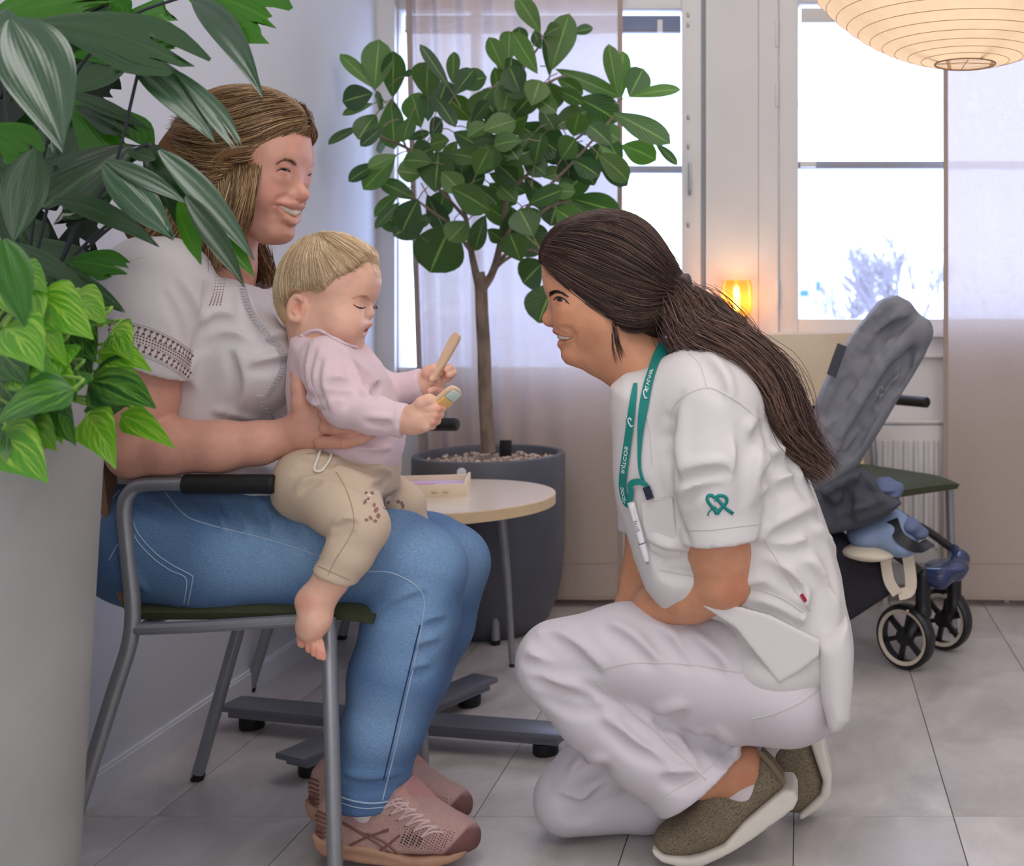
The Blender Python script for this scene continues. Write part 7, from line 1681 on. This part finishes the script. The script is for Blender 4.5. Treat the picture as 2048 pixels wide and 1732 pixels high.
def slipon(d, up, sole, collar, balls, label, sock, hw):
    sh = empty('shoe'); sh.parent = nu; sh.location = -NO; sh['label'] = label
    dn_ = d-hw*.85
    A = Solid(); A.slab([(W(x,y,dn_)[0],W(x,y,dn_)[2]) for x,y in up][::-1],(0,d,0),(1,0,0),(0,0,1),hw,.026,.01)
    for x,y,rx,ry,rz in balls:
        p = npv(x,y,dn_); p[1] = d; A.ell(p,(rx,ry,rz),.02)
    for (x0,y0),(x1,y1),r in collar:
        p = npv(x0,y0,dn_); p[1] = d; p2 = npv(x1,y1,dn_); p2[1] = d; A.cone(p,p2,r,r,.006,'-')
    link('upper',A.mesh('upper',.003,2),m_knitN,sh)
    B = Solid(); B.slab([(W(x,y,dn_)[0],W(x,y,dn_)[2]) for x,y in sole][::-1],(0,d,0),(1,0,0),(0,0,1),hw+.006,.007,.006); return sh,B
sh,B = slipon(2.115,[(1308,1700),(1312,1684),(1330,1668),(1352,1660),(1372,1648),(1390,1618),(1404,1586),(1412,1573),(1430,1571),(1452,1588),(1480,1580),(1508,1545),(1524,1514),(1545,1535),(1568,1565),(1568,1582),(1500,1640),(1450,1692),(1380,1716),(1325,1714)],
  [(1303,1694),(1308,1708),(1325,1722),(1360,1731),(1403,1731),(1454,1708),(1497,1682),(1587,1616),(1597,1596),(1588,1578),(1568,1576),(1530,1608),(1486,1646),(1446,1690),(1400,1708),(1378,1712),(1330,1708),(1312,1696)],
  [],[(1350,1690,.036,.040,.022),(1400,1670,.04,.042,.03),(1440,1640,.035,.038,.035)],'olive brown knitted slip-on shoe planted in front, heel raised',None,.040)
for k in range(7):
    x,y = [(1341,1731),(1372,1734),(1403,1734),(1454,1711),(1497,1685),(1540,1653),(1580,1624)][k]; p = npv(x,y,2.08); B.cone(p-np.array([0,.03,0]),p+np.array([0,.1,0]),.0035,.0035,.003,'-')
link('sole',B.mesh('sole',.003,2),m_soleN,sh)
K = Solid(); K.chain([(npv(1446,1524,2.114),.0365),(npv(1480,1582,2.115),.0355)],.02); K.chain([(npv(1474,1506,2.114),.0365),(npv(1508,1566,2.115),.0345)],.03); K.plane(npv(1466,1527,2.115),(-.51,0,.86),.002); link('sock',K.mesh('sock',.0035,2),m_sockN,sh)
q = MB(); P = [W(1520,1505,2.085),W(1535,1520,2.08),W(1555,1545,2.075),W(1570,1568,2.075)]; ribbon(q,bez(P,8),[Vector((-.3,-.9,.3)).normalized()]*9,.008,.002); q.build('heel_tab',m_collar,sh)
sh,B = slipon(2.285,[(1540,1506),(1556,1480),(1575,1450),(1600,1425),(1612,1452),(1628,1508),(1647,1563),(1646,1592),(1622,1618),(1596,1632),(1570,1628),(1556,1600),(1552,1560)],
  [(1600,1420),(1634,1420),(1645,1460),(1652,1500),(1664,1550),(1662,1588),(1640,1616),(1602,1638),(1596,1630),(1640,1588),(1646,1562),(1627,1506)],[],[(1590,1580,.03,.042,.04)],'olive brown knitted slip-on shoe behind, standing on its toes',None,.038)
link('sole',B.mesh('sole',.003,2),m_soleN,sh)
K = Solid(); K.chain([(npv(1535,1490,2.285),.036),(npv(1560,1470,2.285),.036)],.02); link('sock',K.mesh('sock',.0035,2),m_sockN,sh)
# --- hair
HNC = [rgb((52,36,34)),rgb((66,46,40)),rgb((84,60,50)),rgb((42,30,30)),rgb((104,76,60)),rgb((60,42,38))]
K = Solid(); Rn = HN.R()
K.ell(HN.L(-.006,.048),[.106,.081,.094],.02,rot=Rn); K.ell(HN.L(.044,.060),[.064,.066,.064],.03,rot=Rn); K.ell(HN.L(-.045,.01),[.075,.076,.075],.03,rot=Rn); K.ell(npv(1260,640,2.12),(.06,.078,.05),.03); K.cone(npv(1280,610,2.12),npv(1350,590,2.11),.065,.022,.03)
cutp = [(1080,530),(1094,532),(1112,552),(1140,574),(1172,600),(1202,622),(1224,632),(1238,648),(1262,660),(1292,664),(1318,680),(1330,720),(1200,800),(1000,780),(1000,530)]
K.slab([HN.uv(*p) for p in cutp],HN.O,HN.f,HN.u,.3,.004,.008,'-')
hairN = nloc(shell(K,'hair',.0042,rgb((56,40,36)),None)); bpy.context.view_layer.update(); bvn = bvh_of(hairN)
gd = [[(1096,532),(1120,556),(1160,590),(1205,622),(1250,645),(1300,645),(1340,612),(1356,592)],[(1092,522),(1125,545),(1170,575),(1220,605),(1270,622),(1320,610),(1356,590)],[(1090,512),(1130,530),(1180,555),(1235,580),(1290,596),(1330,594),(1356,588)],[(1096,498),(1140,508),(1195,530),(1250,555),(1300,575),(1335,582),(1356,586)],[(1108,480),(1155,485),(1215,505),(1270,535),(1320,565),(1356,584)],[(1130,462),(1180,462),(1240,480),(1295,515),(1335,555),(1358,580)],[(1160,446),(1215,446),(1270,468),(1315,508),(1345,550),(1360,578)],[(1195,436),(1245,440),(1290,464),(1328,508),(1352,550),(1362,576)],[(1089,508,2.12),(1118,470,2.12),(1162,442,2.12),(1225,431,2.12),(1280,449,2.12),(1322,492,2.12),(1348,545,2.12),(1362,576,2.12)]]
G1 = [guide(bvn,g,.0025,2.12) for g in gd]
nloc(strands('hair_strands',None,G1,2600,.0007,HNC,21,.0028,16,.001,mirror=(HN.O,HN.s),hug=bvn))
# bun twist, pearl tie
q = MB()
for k in range(3):
    P = []
    for i in range(40):
        t = i/39*2*math.pi*1.6+k*2.1; r_ = .020+.004*math.sin(3*t); P.append(W(1360,590,2.105)+Vector((.012*math.sin(t*.9+k),-.026*math.cos(t)*.8,.030*math.sin(t))))
    q.tube(P,.0085,8)
me = q.mesh('hair_twist'); paint(me,np.tile(np.array(rgb((62,44,40))),(len(me.vertices),1))); nloc(link('hair_twist',me,m_hair))
tw = [[npv(1350,560,2.08),npv(1372,568,2.075),npv(1380,590,2.075),npv(1362,612,2.075),npv(1345,618,2.08)],[npv(1345,572,2.078),npv(1362,578,2.07),npv(1366,595,2.07),npv(1350,612,2.075)]]
nloc(strands('hair_strands',None,tw,160,.0008,HNC,22,.003,12,.001))
q = MB(); q.lathe([(.0001,-.0062)]+[(.0062*math.sin(a),-.0062*math.cos(a)) for a in np.linspace(.3,2.84,10)]+[(.0001,.0062)],16,W(1356,609,2.062)); nloc(q.build('hair_tie_pearl', mat('white_pearl', rgb((214,218,232)), .3)))
# ponytail
K = Solid(); tail = [(1350,598,2.10,.030),(1378,632,2.085,.042),(1415,668,2.07,.050),(1470,712,2.05,.044),(1525,770,2.05,.036),(1570,840,2.06,.032),(1605,895,2.07,.026),(1628,930,2.075,.014)]
K.chain([(npv(x,y,d),r*.86) for x,y,d,r in tail],.03); nloc(shell(K,'ponytail',.0045,rgb((62,44,38)),None))
def tg_(off): 
    out_ = []
    pts = np.array([npv(x,y,d) for x,y,d,r in tail]); rs = np.array([t[3] for t in tail]); tg = np.gradient(pts,axis=0); tg /= np.linalg.norm(tg,axis=1)[:,None]
    s1 = np.cross(tg,np.array([0,1,0])); s1 /= np.linalg.norm(s1,axis=1)[:,None]; s2 = np.cross(tg,s1)
    for p,a,b,r in zip(pts,s1,s2,rs): i_ = len(out_); out_.append(p+(a*math.cos(off)+b*math.sin(off))*r*1.02+a*.010*math.sin(1.9*i_+1.3*math.sin(off*1.0))*(i_ > 1)+b*.006*math.cos(2.3*i_+off))
    e = out_[-1]+tg[-1]*.02; out_.append(e); return out_
TG = [tg_(a) for a in np.linspace(0,2*math.pi,13)]
nloc(strands('hair_strands',None,TG,2600,.0007,HNC[1:]+[rgb((118,86,74)),rgb((132,100,86)),rgb((146,112,98)),rgb((110,80,70))],23,.006,20,.009,over=1.4))
FL = [[npv(1218,632,2.06),npv(1226,665,2.055),npv(1226,695,2.055),npv(1232,728,2.06)],[npv(1224,634,2.058),npv(1230,662,2.052),npv(1240,692,2.055),npv(1248,712,2.06)]]
nloc(strands('hair_strands',None,FL,26,.0006,HNC,24,.0018,12,.0008))
FL = [[npv(1240,640,2.055),npv(1250,655,2.05),npv(1275,663,2.05),npv(1296,658,2.055)],[npv(1236,640,2.055),npv(1244,660,2.05),npv(1266,667,2.05),npv(1290,664,2.055)]]
nloc(strands('hair_strands',None,FL,24,.0005,HNC,25,.0012,12))
FY_ = [[npv(1330,505,2.1),npv(1352,520,2.1),npv(1358,540,2.1),npv(1352,560,2.1)],[npv(1545,735,2.05),npv(1575,745,2.05),npv(1585,770,2.05)],[npv(1570,760,2.05),npv(1568,735,2.05),npv(1572,722,2.05)]]
for i,g in enumerate(FY_): nloc(strands('hair_strands',None,[g,[p+.002 for p in g]],8,.0004,HNC,30+i,.002,10))
tag(nu, 'nurse in white scrubs with a brown ponytail kneeling on one knee', 'person')
